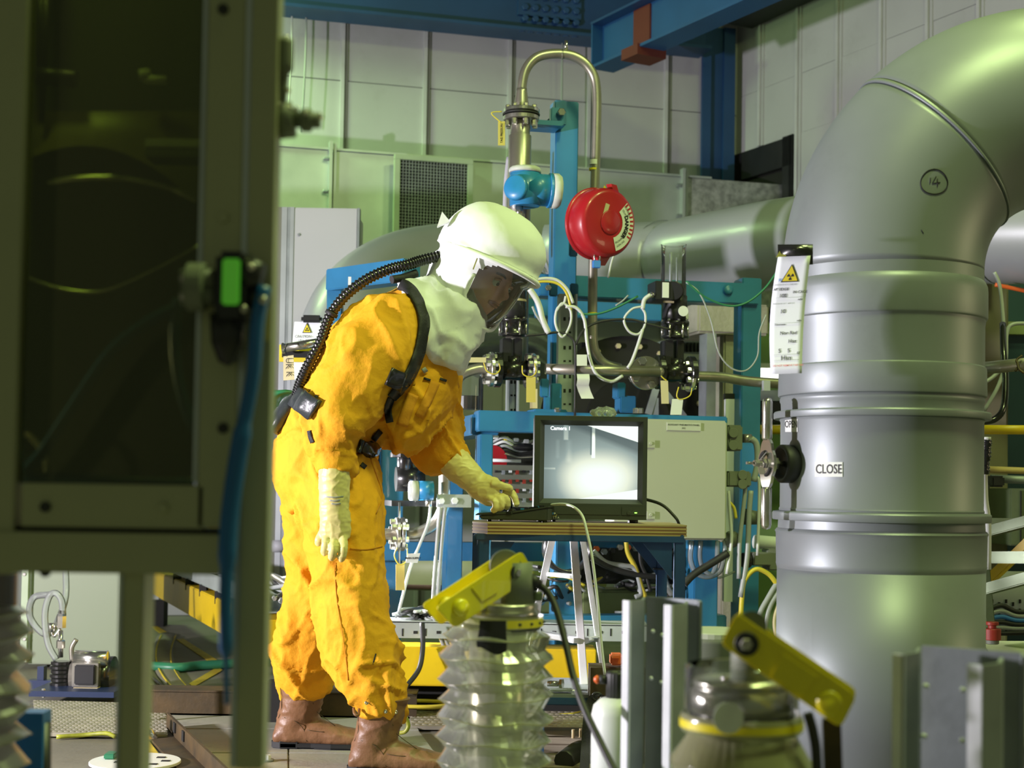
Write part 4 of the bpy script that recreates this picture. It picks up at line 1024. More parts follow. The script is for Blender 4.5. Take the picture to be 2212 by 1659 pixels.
part('casing', K['green'], c, lambda m: F0.box(m, 1560, 700, 2060, 1400, 7.5, 8.0)); part('band', K['dark'], c, lambda m: F0.box(m, 1560, 870, 2060, 915, 7.45, 7.5)); part('band', K['zinc'], c, lambda m: F0.box(m, 1560, 845, 2060, 868, 7.45, 7.5))
m = MB(); m.cyl(W(1630, 928, 7.0), W(1760, 928, 7.0), .022); tag(m.build('yellow_rail', K['yelb']), 'yellow handrail seen left of the grey pipe', 'rail')
c = T('white_rack_panel', 'white panel between the pale pillar and the right blue post', 'panel')
part('board', K['lab'], c, lambda m: F0.box(m, 1566, 862, 1600, 1300, 6.0, 6.05)); part('band', K['dark'], c, lambda m: F0.box(m, 1566, 850, 1600, 862, 6.0, 6.05))
# jar
c = T('clear_jar', 'clear glass cylinder standing on the blue deck behind the person\'s chest', 'jar')
part('cylinder', K['glass'], c, lambda m: m.lathe([(.058, 0), (.058, .155)], rp(1010, 888, .25), (0,0,1), 32, caps=False)); part('base', K['blackm'], c, lambda m: m.disc(rp(1010, 870, .25), (0,0,1), .05, .05, 24))
# ------------------------------------------------------------ panel box
c = T('pneumatics_panel', 'pale grey enclosure lettered AUXILIARY PNEUMATICS PANEL behind the monitor', 'enclosure')
part('body', K['panel'], c, lambda m: FR.box(m, 1330, 906, 1571, 1166, -.16, -.02), bev=.008)
part('door_lip', K['panel'], c, lambda m: FR.box(m, 1334, 909, 1568, 1163, -.166, -.16), bev=.002)
part('name_plate', K['cablab'], c, lambda m: FR.box(m, 1441, 913, 1514, 930, -.170, -.166))
o = FR.pt(1477, 918, -.171); text('AUXILIARY PNEUMATICS PANEL', K['ink'], planar(o, FR.u, (0,0,1)), c, .0082, bold=.0001); o = FR.pt(1477, 925, -.171); text('JR02', K['ink'], planar(o, FR.u, (0,0,1)), c, .0075)
for y in (958, 1112): part('latch', K['panel'], c, lambda m: (FR.box(m, 1398, y-7, 1415, y+9, -.172, -.166), m.disc(FR.pt(1406, y, -.173), FR.n, .006, .004, 14)))
# connectors at its side
c = T('connector_housing', 'upper grey-green plug connector on the right side of the pale enclosure', 'connector')
part('shell', K['grgrey'], c, lambda m: FR.box(m, 1573, 918, 1605, 974, -.12, -.04), bev=.006); part('lever', K['grgrey'], c, lambda m: (m.disc(FR.pt(1584, 935, -.125), FR.n, .018, .008), m.disc(FR.pt(1584, 962, -.125), FR.n, .018, .008))); part('gland', K['steel'], c, lambda m: m.cyl(FR.pt(1605, 947, -.08), FR.pt(1622, 947, -.08), .016))
c = T('connector_housing', 'lower grey-green plug connector on the right side of the pale enclosure', 'connector')
part('shell', K['grgrey'], c, lambda m: FR.box(m, 1573, 1018, 1624, 1052, -.12, -.04), bev=.006); part('lever', K['grgrey'], c, lambda m: (m.disc(FR.pt(1604, 1026, -.125), FR.n, .018, .008), m.disc(FR.pt(1604, 1046, -.125), FR.n, .018, .008)))
c = T('connector_housing', 'dark round connector hanging on hoses left of the handle\'s lower grip', 'connector')
part('shell', K['grgrey'], c, lambda m: m.cyl(FR.pt(1606, 1116, -.06), FR.pt(1650, 1120, -.06), .03, .022), bev=.003)
for pts, mt, r_, lb in (([(1622, 947), (1634, 960), (1636, 1000), (1628, 1040)], 'gwire', .012, 'thick grey hose bending down from the upper plug connector'),
    ([(1624, 1034), (1638, 1034), (1640, 1080), (1636, 1200)], 'wwire', .006, 'pale tube dropping from the lower plug connector'),
    ([(1574, 1060), (1577, 1110), (1580, 1170), (1570, 1240)], 'wwire', .006, 'pale tube beside the pale enclosure edge'),
    ([(1610, 1052), (1608, 1080), (1598, 1170), (1596, 1250)], 'gwire', .008, 'grey hose running down over the blue post'),
    ([(1622, 1060), (1618, 1110), (1614, 1200), (1600, 1290)], 'gwire', .010, 'second grey hose running down over the blue post'),
    ([(1494, 1168), (1492, 1210), (1505, 1238), (1530, 1246), (1556, 1232), (1566, 1190), (1566, 1168)], 'hosec', .010, 'outer clear hose looping below the pale enclosure'),
    ([(1514, 1168), (1512, 1205), (1520, 1230), (1538, 1240), (1548, 1210), (1550, 1168)], 'hosec', .009, 'inner clear hose looping below the pale enclosure'),
    ([(1576, 1085), (1586, 1098), (1590, 1120)], 'ywire', .006, 'short yellow cable behind the pale enclosure edge'),
    ([(1600, 1340), (1602, 1300), (1608, 1255), (1632, 1230), (1660, 1240), (1680, 1265)], 'ywire', .009, 'yellow cable arching left of the big grey pipe'),
    ([(1478, 1262), (1500, 1240), (1540, 1215), (1572, 1195)], 'rubber', .014, 'thick black cable slanting behind the clear hose loops'),
    ([(1690, 1240), (1660, 1290), (1640, 1330), (1636, 1380)], 'gwire', .010, 'grey cable falling beside the big grey pipe'),
    ([(1700, 1255), (1668, 1300), (1655, 1340), (1650, 1390)], 'gwire', .010, 'second grey cable falling beside the big grey pipe'),
    ([(1700, 1275), (1680, 1310), (1672, 1345), (1680, 1390)], 'tagm', .008, 'cream cable falling beside the big grey pipe')):
    wire(pts, r_, mt, lb, v=-.10 if mt != 'hosec' else -.05, cat='cable' if 'hose' not in lb and 'tube' not in lb else 'hose')
c = T('valve_block', 'cluster of grey-green pneumatic valves left of the big grey pipe', 'valve')
part('block', K['grgrey'], c, lambda m: (FR.box(m, 1628, 1194, 1668, 1222, -.05, .03), FR.box(m, 1660, 1186, 1690, 1232, -.03, .04)), bev=.004)
part('knob', K['blackm'], c, lambda m: m.disc(FR.pt(1612, 1210, -.02), FR.u, .028, .03, 20)); part('body', K['grgrey'], c, lambda m: m.ball(FR.pt(1580, 1165, -.05), .032, 8))
m = MB(); m.cyl(FR.pt(1630, 1170, .2), FR.pt(1750, 1180, .2), .026); tag(m.build('clear_pipe', K['lab']), 'short white pipe between the green casing and the big grey pipe', 'pipe')
# behind under table: lower left pipework
c = T('elbow_line', 'grey steel pipe with bolted flange turning up in an elbow beside the person\'s thigh', 'pipe')
part('pipe', K['pipe'], c, lambda m: m.tube([rp(800, 1155, .1), rp(870, 1153, .08), rp(905, 1150, .06), rp(940, 1130, .05), rp(958, 1095, .04), rp(960, 1060, .04), rp(960, 900, .04)], .021, 20))
flange(rp(858, 1154, .08), FR.u, .060, .014, 'steel', 6, c); flange(rp(869, 1154, .08), FR.u, .060, .014, 'steel', 6, c)
part('stud', K['bright'], c, lambda m: m.cyl(rp(863, 1085, .08), rp(863, 1225, .08), .004))
c = T('pressure_transmitter', 'small blue and white transmitter on the dark valve beside the person\'s hip', 'transmitter')
part('housing', K['trblue'], c, lambda m: m.cyl(rp(903, 1060, .0), rp(935, 1060, .0), .034, n=28)); part('cap', K['trgrey'], c, lambda m: m.cyl(rp(884, 1060, .0), rp(904, 1060, .0), .035, n=28), bev=.003); part('stem', K['steel'], c, lambda m: m.cyl(rp(926, 1078, .0), rp(926, 1094, .0), .011))
c = T('control_valve', 'black control valve in the shadow between the person\'s hip and the blue frame', 'valve')
part('valve_body', K['blackm'], c, lambda m: m.cyl(rp(855, 1035, .2), rp(915, 1035, .2), .045, n=28)); part('bonnet', K['blackm'], c, lambda m: (m.disc(rp(875, 983, .2), (0,0,1), .055, .02, 28), m.cyl(rp(875, 1035, .2), rp(875, 960, .2), .03))); part('shelf', K['blackm'], c, lambda m: FR.box(m, 846, 1082, 960, 1094, .15, .4))
wire([(930, 1094), (925, 1130), (905, 1180), (885, 1230), (872, 1280), (862, 1320)], .0055, 'wwire', 'long thin white cable running down past the hanging tags', v=-.02)
for k, x in enumerate((946, 956)): wire([(x+6, 1096), (x, 1150), (x-6, 1230), (x-10, 1300), (x-4, 1350), (x+22, 1420)], .007, 'gwire', ('left', 'right')[k]+' of two grey braided hoses running down the blue frame to the floor', v=-.06, cat='hose')
# electronics tray seen in the deck window
c = T('electronics_rack', 'rack of switches and red buttons seen through the blue frame left of the monitor', 'control rack')
part('switch_panel', K['grgrey'], c, lambda m: FR.box(m, 1062, 1005, 1180, 1095, .25, .27)); part('backing', K['dark'], c, lambda m: FR.box(m, 1060, 935, 1250, 1120, .5, .52))
for j in range(4):
    for i in range(6):
        x, y = 1070+i*15, 1016+j*20
        part('switch', K[('black', 'redk', 'lab', 'zinc')[(i*3+j*5+i*j) % 4]], c, lambda m: FR.box(m, x, y, x+6, y+(9 if (i+j) % 2 else 5), .235, .25))
part('red_disc', K['red'], c, lambda m: m.disc(FR.pt(1062, 995, .30), FR.n, .06, .01, 28)); part('tube_light', K['lab'], c, lambda m: m.cyl(FR.pt(1060, 994, .22), FR.pt(1125, 996, .22), .006))
part('foil_bag', K['black'], c, lambda m: m.ball(FR.pt(1110, 966, .35), .05, 8, (1.8, 1, .4)))
for k in range(5): part('loose_part', K[('lab', 'yelstick', 'zinc', 'gwire', 'steel')[k]], c, lambda m: FR.box(m, 1066+k*22, 940+3*k, 1078+k*22, 948+3*k, .3, .34), bev=.003)
for k in range(5): part('wiring', K[('gwire', 'wwire', 'gwire', 'rubber', 'steel')[k]], c, lambda m: m.tube([FR.pt(1064, 955+k*9, .33), FR.pt(1090, 945+k*9, .3), FR.pt(1120, 960+k*7, .32), FR.pt(1160, 950+k*9, .33)], .006, 6))
# clutter behind the table legs
c = T('under_rig_machine', 'dark speckled machine base under the pale enclosure behind the table legs', 'machine')
part('housing', K['blackm'], c, lambda m: FR.box(m, 1255, 1185, 1500, 1262, .25, .5), bev=.01); part('housing', K['olive'], c, lambda m: FR.box(m, 1255, 1275, 1500, 1340, .3, .5), bev=.01)
part('fan_ring', K['blackm'], c, lambda m: m.lathe([(.075, 0), (.09, .0), (.09, .05), (.075, .05), (.075, 0)], FR.pt(1222, 1185, .05), -FR.n, 36, caps=False))
for k in range(12):
    x = 1270+k*17; part('fitting', K[('steel', 'orange', 'zinc', 'black')[k % 4]], c, lambda m: m.hexbolt(FR.pt(x, 1180+rnd.uniform(-6, 14), .2), -FR.n, .012, .02))
c = T('green_drum', 'olive green drum low behind the blue frame uprights', 'drum')
part('shell', K['olive'], c, lambda m: m.cyl(FR.pt(860, 1225, 1.3), FR.pt(1300, 1235, 1.3), .1, n=28)); part('stripe', K['rust'], c, lambda m: m.cyl(FR.pt(860, 1262, 1.25), FR.pt(1300, 1270, 1.25), .02, n=12))
for pts, mt, r_, lb in (([(1282, 1190), (1310, 1215), (1350, 1222), (1372, 1230), (1385, 1280), (1372, 1290)], 'gwire', .009, 'grey conduit looping behind the table leg'),
    ([(1352, 1168), (1356, 1195), (1372, 1225), (1384, 1262), (1394, 1290)], 'ywire', .009, 'yellow cable dropping behind the small table'),
    ([(1382, 1170), (1384, 1215), (1396, 1245), (1405, 1278)], 'rubber', .007, 'black cable dropping behind the small table'),
    ([(1278, 1205), (1330, 1230), (1400, 1245), (1450, 1242), (1480, 1232)], 'rubber', .012, 'black hose sagging behind the table legs'),
    ([(1270, 1195), (1320, 1220), (1390, 1240), (1440, 1240)], 'gwire', .005, 'thin grey cable sagging beside the black hose'),
    ([(1436, 1180), (1432, 1225), (1440, 1265), (1452, 1285)], 'hosec', .012, 'clear hose between the table legs')):
    wire(pts, r_, mt, lb, v=.05)
for k in range(26):
    x = rnd.uniform(1060, 1480); y = rnd.uniform(1225, 1335)
    pts = [(x+j*rnd.uniform(14, 30), y+rnd.uniform(-14, 14), .1+rnd.uniform(-.04, .1)) for j in range(5)]
    kk = rnd.choice(('rubber', 'gwire', 'gwire', 'ywire', 'rubber', 'hosec')); cn = {'rubber': 'black', 'gwire': 'grey', 'ywire': 'yellow', 'hosec': 'clear plastic'}[kk]
    m = MB(); m.tube([FR.pt(*p) for p in pts], rnd.choice((.005, .008)), 6, 5)
    tag(m.build('tangled_cable', K[kk]), 'loose '+cn+' cable in the tangle on the lower beam of the blue rig', 'cable', cn+' cables tangled in the lower rig')
# ============================================================ right edge background
c = T('olive_pillar', 'olive wall pillar seen right of the big grey pipe', 'pillar')
part('shaft', K['oliveW'], c, lambda m: F0.box(m, 1990, 590, 2178, 1600, 6.2, 6.5), bev=.01)
c = T('teal_door', 'dark teal door beyond the olive pillar at the right edge', 'door')
part('leaf', K['teal'], c, lambda m: F0.box(m, 2176, 560, 2420, 1500, 6.45, 6.5)); part('sign_plate', K['olive'], c, lambda m: F0.box(m, 2172, 695, 2240, 722, 6.4, 6.45)); part('lintel', K['green'], c, lambda m: F0.box(m, 2120, 588, 2160, 600, 6.1, 6.2))
m = MB(); m.cyl(W(2080, 800, 5.0), W(2260, 782, 4.7), .021, n=24); tag(m.build('scaffold_tube', K['pipe']), 'grey tube crossing the right edge with twisted wire around it', 'tube')
c = T('twisted_wire', 'rusty wire twisted round the grey tube at the right edge', 'wire')
part('wire', K['rust'], c, lambda m: (m.tube([W(2193, 802, 4.74), W(2200, 790, 4.74), W(2196, 778, 4.75), W(2208, 768, 4.75)], .004, 6), m.tube([W(2212, 806, 4.72), W(2202, 798, 4.73), W(2198, 786, 4.74)], .004, 6)))
m = MB(); m.cyl(W(2117, 928, 4.6), W(2280, 929, 4.6), .0145, n=24); tag(m.build('yellow_rail', K['yelb']), 'yellow handrail at the right edge beyond the big grey pipe', 'rail')
m = MB(); m.tube([W(2120, 912, 4.9), W(2150, 905, 4.9), W(2168, 880, 4.9), W(2172, 820, 4.95), W(2168, 760, 5.0), W(2166, 700, 5.1)], .011, 12); tag(m.build('black_conduit', K['blackm']), 'thick black cable bending up behind the grey tube', 'cable')
for k, pts in enumerate(([(2148, 588), (2160, 620), (2168, 700), (2172, 770), (2158, 830), (2126, 888)], [(2240, 700), (2190, 700), (2175, 720), (2172, 780), (2150, 810), (2122, 830)])):
    m = MB(); m.tube([W(x, y, 5.3) for x, y in pts], .007, 8); tag(m.build('cream_cable', K['gwire']), ('long cream cable hanging beside the olive pillar', 'cream cable bending off to the right beside the olive pillar')[k], 'cable')
m = MB(); m.tube([W(2150, 615, 5.6), W(2185, 622, 5.6), W(2240, 634, 5.6)], .008, 8); tag(m.build('orange_cable', K['orange']), 'orange cable below the round duct at the right edge', 'cable')
c = T('taped_hose', 'white hose wrapped in black tape beside the grey pipe valve body', 'hose')
part('hose', K['lab'], c, lambda m: m.tube([W(2124, 1015, 4.3), W(2126, 1080, 4.3), W(2132, 1130, 4.3), W(2132, 1230, 4.3)], .012, 14))
part('tape_wrap', K['blackm'], c, lambda m: m.tube([W(2131, 950, 4.3), W(2130, 970, 4.3), W(2127, 1000, 4.3), W(2125, 1025, 4.3)], [.014, .017, .013, .018, .014, .016, .012, .015, .013]*5, 9, 8)); part('hose_end', K['lab'], c, lambda m: m.tube([W(2131, 944, 4.3), W(2131, 952, 4.3)], .013, 12))
m = MB(); m.cyl(W(2128, 1014, 5.2), W(2290, 1020, 5.2), .012, n=16); tag(m.build('wooden_pole', K['plyl']), 'light wooden pole above the green rails at the right edge', 'pole')
m = MB(); m.cyl(W(2140, 1034, 5.1), W(2290, 1040, 5.1), .014, n=16); tag(m.build('grey_pole', K['zinc']), 'grey metal pole just under the wooden pole', 'pole')
c = T('black_clamp', 'black strap clamp under the wooden pole', 'clamp')
part('jaw', K['black'], c, lambda m: F0.box(m, 2143, 1028, 2171, 1052, 5.05, 5.12), bev=.006); part('jaw', K['black'], c, lambda m: F0.box(m, 2132, 1048, 2138, 1056, 5.05, 5.1))
c = T('grey_green_locker', 'grey-green locker beyond the rails at the right edge', 'locker')
part('body', K['gsteel'], c, lambda m: F0.box(m, 2182, 1056, 2330, 1180, 5.9, 6.2), bev=.005); part('door_seam', K['dark'], c, lambda m: F0.box(m, 2205, 1060, 2207, 1180, 5.89, 5.9))
c = T('green_barrier', 'grey-green steel barrier of three slanting rails at the right edge', 'barrier')
for (xa, ya, xb, yb, w_) in ((2118, 1153, 2280, 1110, .032), (2122, 1204, 2280, 1204, .036), (2134, 1272, 2280, 1232, .034)):
    part('rail', K['gsteel'], c, lambda m: m.bar(W(xa, ya, 4.55), W(xb, yb, 4.25), .03, w_), bev=.003)
part('upright', K['gsteel'], c, lambda m: m.bar(W(2124, 1225, 4.6), W(2140, 1400, 4.6), .03, .04), bev=.003)
part('panel', K['zinc'], c, lambda m: F0.box(m, 2116, 1120, 2300, 1135, 4.9, 4.92))
m = MB(); m.bar(W(2132, 1258, 4.75), W(2260, 1135, 4.6), .03, .03); tag(m.build('yellow_strut', K['yelb'], bev=.003), 'slanting yellow square bar behind the grey-green barrier', 'bar')
c = T('slotted_tray', 'galvanised slotted tray with cables below the barrier at the right edge', 'cable tray')
part('plate', K['galv'], c, lambda m: F0.box(m, 2134, 1235, 2320, 1372, 5.0, 5.01))
for i in range(6):
    for j in range(4): part('slot', K['dark'], c, lambda m: F0.box(m, 2142+i*15, 1295+j*20+(i % 2)*6, 2146+i*15, 1303+j*20+(i % 2)*6, 4.995, 5.0))
for k in range(6): part('cable', K[('rubber', 'gwire', 'inkb', 'rubber', 'gwire', 'rubber')[k]], c, lambda m: m.tube([W(2136, 1316+k*10, 4.95), W(2165, 1308+k*12, 4.95), W(2200, 1322+k*9, 4.95), W(2260, 1316+k*10, 4.95)], .008, 8))
c = T('green_tank', 'rounded olive green tank at the right edge below the red isolator', 'tank')
part('shell', K['olive'], c, lambda m: m.cyl(W(2116, 1500, 4.5), W(2500, 1500, 4.5), .16, n=48), bev=.006)
c = T('isolator_switch', 'red rotary isolator handle on the green tank', 'switch')
q = W(2143, 1389, 4.42)
part('base', K['grgrey'], c, lambda m: m.disc(q+V((0,0,.004)), (0,0,1), .020, .014, 24)); part('body', K['redk'], c, lambda m: m.disc(q+V((0,0,.026)), (0,0,1), .0255, .034, 32)); part('knob', K['redk'], c, lambda m: (m.disc(q+V((0,0,.048)), (0,0,1), .012, .012, 20), m.disc(q+V((0,0,.058)), (0,0,1), .019, .010, 28))); part('lever', K['redk'], c, lambda m: m.box(q+V((-.03, -.005, .036)), (.035, .014, .014)), bev=.002)
# ============================================================ small table with the monitor
TY = 4.32
zt = W(1260, 1132, TY).z
c = T('monitor_table', 'small blue steel table with a layered plywood top carrying the monitor', 'table')
P0, P1, P2, P3, P4 = [V((W(x, 1132, y).x, y, 0)) for x, y in ((1053, TY), (1484, TY+.05), (1448, TY+.40), (1025, TY+.36), (1020, TY+.10))]
th = (1156-1131)/740.0
for k in range(7):
    z = zt - th*(k+1)/7; e = .0015*(k % 2)
    cen = sum((P0, P1, P2, P3, P4), V())/5
    pts = [p + (cen-p).normalized()*e + V((0,0,z)) for p in (P0, P1, P2, P3, P4)]
    part('plywood_layer', K['ply'] if k == 0 else K[('plyl', 'plyd')[k % 2]], c, lambda m: m.prism(pts, (0,0,th/7*.98)))
zr = zt-th
def tb(name, x0, y0, x1, y1, v0, v1, bev=.002): return part(name, K['navy'], c, lambda m: F0.box(m, x0, y0, x1, y1, v0, v1), bev=bev)
tb('rail', 1028, 1156, 1478, 1170, TY+.015, TY+.05); tb('rail', 1028, 1156, 1460, 1168, TY+.33, TY+.36)
tb('side_rail', 1022, 1156, 1030, 1180, TY+.04, TY+.34); tb('side_rail', 1470, 1156, 1478, 1172, TY+.04, TY+.34)
for x, v in ((1045, TY+.02), (1468, TY+.02), (1032, TY+.33), (1430, TY+.33)):
    q = W(x, 1170, v+.015)
    part('leg', K['navy'], c, lambda m: m.bar((q.x, q.y, 0), (q.x, q.y, zr-.004), .032, .032), bev=.003)
for x, v, s in ((1452, TY+.03, -1), (1422, TY+.34, -1), (1060, TY+.03, 1)):
    a = W(x, 1170, v); part('gusset', K['navy'], c, lambda m: m.prism([a, a+V((-s*-.07 if s > 0 else -.09, 0, 0)), a+V((0, 0, -.11))], (0, .004, 0)))
part('cable_tie', K['black'], c, lambda m: F0.box(m, 1412, 1228, 1440, 1231, TY+.31, TY+.37))
# ---------------------------------------------------------------- monitor
MY = 4.47
FM = Frame(0, MY, 1.5)
c = T('crt_monitor', 'charcoal tube monitor showing a bright camera picture, standing on the plywood table', 'monitor')
def cb(name, x0, y0, x1, y1, v0, v1, mt='crt', bev=.002, **k): return part(name, K[mt], c, lambda m: FM.box(m, x0, y0, x1, y1, v0, v1), bev=bev, **k)
ul, ur = FM.loc(FM.pt(1154, 1010))[0], FM.loc(FM.pt(1398, 1010))[0]
ztop, zbot = FM.loc(FM.pt(1276, 899))[2], FM.loc(FM.pt(1276, 1122))[2]
xl, xr = FM.loc(FM.pt(1176, 1000))[0], FM.loc(FM.pt(1379, 1000))[0]
yt, yb = FM.loc(FM.pt(1276, 919))[2], FM.loc(FM.pt(1276, 1078))[2]
g = FM.g
def bez(m, outer, inner, v0, v1):
    (a0, b0, a1, b1), (c0, d0, c1, d1) = outer, inner
    O = [g(a0, v0, b0), g(a1, v0, b0), g(a1, v0, b1), g(a0, v0, b1)]; I = [g(c0, v1, d0), g(c1, v1, d0), g(c1, v1, d1), g(c0, v1, d1)]
    m.add(O+I, [(k, (k+1) % 4, (k+1) % 4+4, k+4) for k in range(4)])
bw = .014
part('bezel', K['crt'], c, lambda m: (m.box(g((ul+ur)/2, .02, (ztop+yt+bw)/2), (ur-ul, .04, ztop-yt-bw), FM.R), m.box(g((ul+xl-bw)/2, .02, (yt+yb)/2), (xl-bw-ul, .04, yt-yb+2*bw), FM.R),
     m.box(g((ur+xr+bw)/2, .02, (yt+yb)/2), (ur-xr-bw, .04, yt-yb+2*bw), FM.R), m.box(g((ul+ur)/2, .02, (zbot+yb-bw)/2), (ur-ul, .04, yb-bw-zbot), FM.R)))
part('bezel_bevel', K['crt'], c, lambda m: bez(m, (xl-bw, yb-bw, xr+bw, yt+bw), (xl, yb, xr, yt), .0, .018))
part('cabinet', K['crt'], c, lambda m: m.rings([[g(a, v, b) for a, b in ((u0, z0), (u1, z0), (u1, z1), (u0, z1))] for u0, u1, z0, z1, v in ((ul, ur, zbot, ztop, .04), (ul+.002, ur-.002, zbot, ztop-.001, .16), (ul+.04, ur-.04, zbot+.02, ztop-.04, .31))], smooth=False), bev=.003)
part('control_door', K['crt'], c, lambda m: m.box(g((FM.loc(FM.pt(1342, 1108))[0]+ur)/2-.001, -.001, (zbot+.014+FM.loc(FM.pt(1340, 1094))[2])/2), (ur-FM.loc(FM.pt(1342, 1108))[0]-.004, .003, FM.loc(FM.pt(1340, 1094))[2]-zbot-.014), FM.R), bev=.0008)
part('lower_trim', K['crt'], c, lambda m: m.box(g((FM.loc(FM.pt(1342, 1108))[0]+ul)/2, -.0005, (zbot+.014+FM.loc(FM.pt(1340, 1094))[2])/2), (FM.loc(FM.pt(1340, 1108))[0]-ul-.003, .003, FM.loc(FM.pt(1340, 1094))[2]-zbot-.014), FM.R), bev=.0008)
part('power_button', K['crt'], c, lambda m: m.disc(FM.pt(1358, 1108, -.003), FM.n, .006, .004, 20)); part('power_light', K['led'], c, lambda m: FM.box(m, 1371, 1107, 1376, 1109, -.005, -.003))
for x in (1175, 1380): part('foot', K['black'], c, lambda m: m.disc(g(FM.loc(FM.pt(x, 1122))[0]*.97, .06, (zbot+zt)/2), (0,0,1), .016, zbot-zt, 16))
part('logo_mark', K['inkb'], c, lambda m: (m.add([FM.pt(1187, 1110, -.003), FM.pt(1196, 1106, -.003), FM.pt(1196, 1112, -.003)], [(0,1,2)]))); part('logo_mark', K['tagy'], c, lambda m: m.tube([FM.pt(1194, 1114, -.003), FM.pt(1200, 1115, -.003), FM.pt(1203, 1111, -.003)], .0007, 5)); part('logo_mark', K['lab'], c, lambda m: m.disc(FM.pt(1198, 1109, -.003), FM.n, .0028, .001, 12))
text('V I S T A', K['lab'], planar(FM.pt(1197, 1118, -.0028), FM.u, (0,0,1)), c, .0085)
# picture on the screen: flat print on an emissive face, laid out in the screen's own coordinates
def screenmat():
    m = bpy.data.materials.new('screen_picture'); m.use_nodes = True; nt = m.node_tree; L = nt.links.new
    b = nt.nodes['Principled BSDF']; b.inputs['Base Color'].default_value = (.01,.012,.012,1); b.inputs['Roughness'].default_value = .12
    uv = nt.nodes.new('ShaderNodeUVMap'); uv.uv_map = 'UVMap'; sp = nt.nodes.new('ShaderNodeSeparateXYZ'); L(uv.outputs[0], sp.inputs[0])
    def M(op, a, b_=None, c_=None, cl=False):
        n = nt.nodes.new('ShaderNodeMath'); n.operation = op; n.use_clamp = cl
        for i, q in enumerate((a, b_, c_)):
            if q is None: continue
            if isinstance(q, (int, float)): n.inputs[i].default_value = q
            else: L(q, n.inputs[i])
        return n.outputs[0]
    x, y = sp.outputs[0], sp.outputs[1]
    def gau(cx, cy, sx_, sy_):
        a = M('POWER', M('ABSOLUTE', M('DIVIDE', M('SUBTRACT', x, cx), sx_)), 2.4); d = M('POWER', M('ABSOLUTE', M('DIVIDE', M('SUBTRACT', y, cy), sy_)), 2.4)
        return M('EXPONENT', M('MULTIPLY', M('ADD', a, d), -1.0))
    def step(v, t, s=60): return M('MULTIPLY_ADD', M('SUBTRACT', v, t), s, .5, True)
    glow = M('ADD', M('MULTIPLY', gau(.58, .22, .42, .36), .72), M('MULTIPLY', gau(.62, .50, .62, .50), .30))
    # bright sill, lower right, and bright roof wedge, upper right
    sill = step(M('SUBTRACT', M('MULTIPLY', x, .22), M('ADD', y, .085)), 0, 120)
    wedge = step(M('SUBTRACT', y, M('MULTIPLY_ADD', x, -.40, 1.185)), 0, 90)
    ban = M('MULTIPLY', M('MULTIPLY', step(M('SUBTRACT', y, M('MULTIPLY_ADD', x, -.5, 1.13)), 0, 12), M('SUBTRACT', 1.0, wedge)), .55)
    def bar(x0, x1, y0, y1, s=120):
        return M('MULTIPLY', M('MULTIPLY', step(x, x0, s), M('SUBTRACT', 1.0, step(x, x1, s))), M('MULTIPLY', step(y, y0, s), M('SUBTRACT', 1.0, step(y, y1, s))))
    b1 = bar(.505, .54, .56, .98); b2 = bar(.205, .255, .80, 1.1, 60); b3 = bar(.0, .12, .395, .42)
    b4 = bar(.13, .155, .55, .80, 30); b5 = bar(.24, .28, .50, .8, 20); dk = bar(.492, .505, .60, .97, 60)
    val = M('ADD', M('MULTIPLY_ADD', glow, 1.0, .10), M('MULTIPLY', b1, .9))
    for q, w_ in ((b2, .28), (b3, .15), (b4, .10), (b5, .10), (sill, 1.4), (wedge, 1.4)): val = M('ADD', val, M('MULTIPLY', q, w_))
    val = M('MULTIPLY', val, M('SUBTRACT', 1.0, M('MULTIPLY', dk, .7))); val = M('MULTIPLY', val, M('SUBTRACT', 1.0, ban))
    rp = nt.nodes.new('ShaderNodeValToRGB'); e = rp.color_ramp.elements
    e[0].position = 0; e[0].color = (.035,.055,.065,1); e[1].position = 1; e[1].color = (.92,1,.96,1)
    q = e.new(.45); q.color = (.30,.38,.36,1); q = e.new(.75); q.color = (.80,.86,.70,1)
    L(val, rp.inputs[0]); L(rp.outputs[0], b.inputs['Emission Color']); b.inputs['Emission Strength'].default_value = 1.05
    return m
m = MB(); N = 12; R = []
for j in range(N+1):
    R.append([g(xl+(xr-xl)*i/N, .018 - .006*(1-((i/N-.5)*2)**2)*(1-((j/N-.5)*2)**2), yb+(yt-yb)*j/N) for i in range(N+1)])
m.rings(R, closed=False); so = m.build('screen', screenmat(), c)
uvl = so.data.uv_layers.new(name='UVMap')
for lp in so.data.loops:
    u, v_, z = FM.loc(so.data.vertices[lp.vertex_index].co); uvl.data[lp.index].uv = ((u-xl)/(xr-xl), (z-yb)/(yt-yb))
for p in so.data.polygons: p.use_smooth = True
K['osd'] = mat('screen_letters', (.8,.85,1), .5, em=((.85,.9,1), 2.0))
text('Camera 1', K['osd'], planar(g(xl+.048, .012, yt-.010), FM.u, (0,0,1)), c, .0155, bold=.0003)
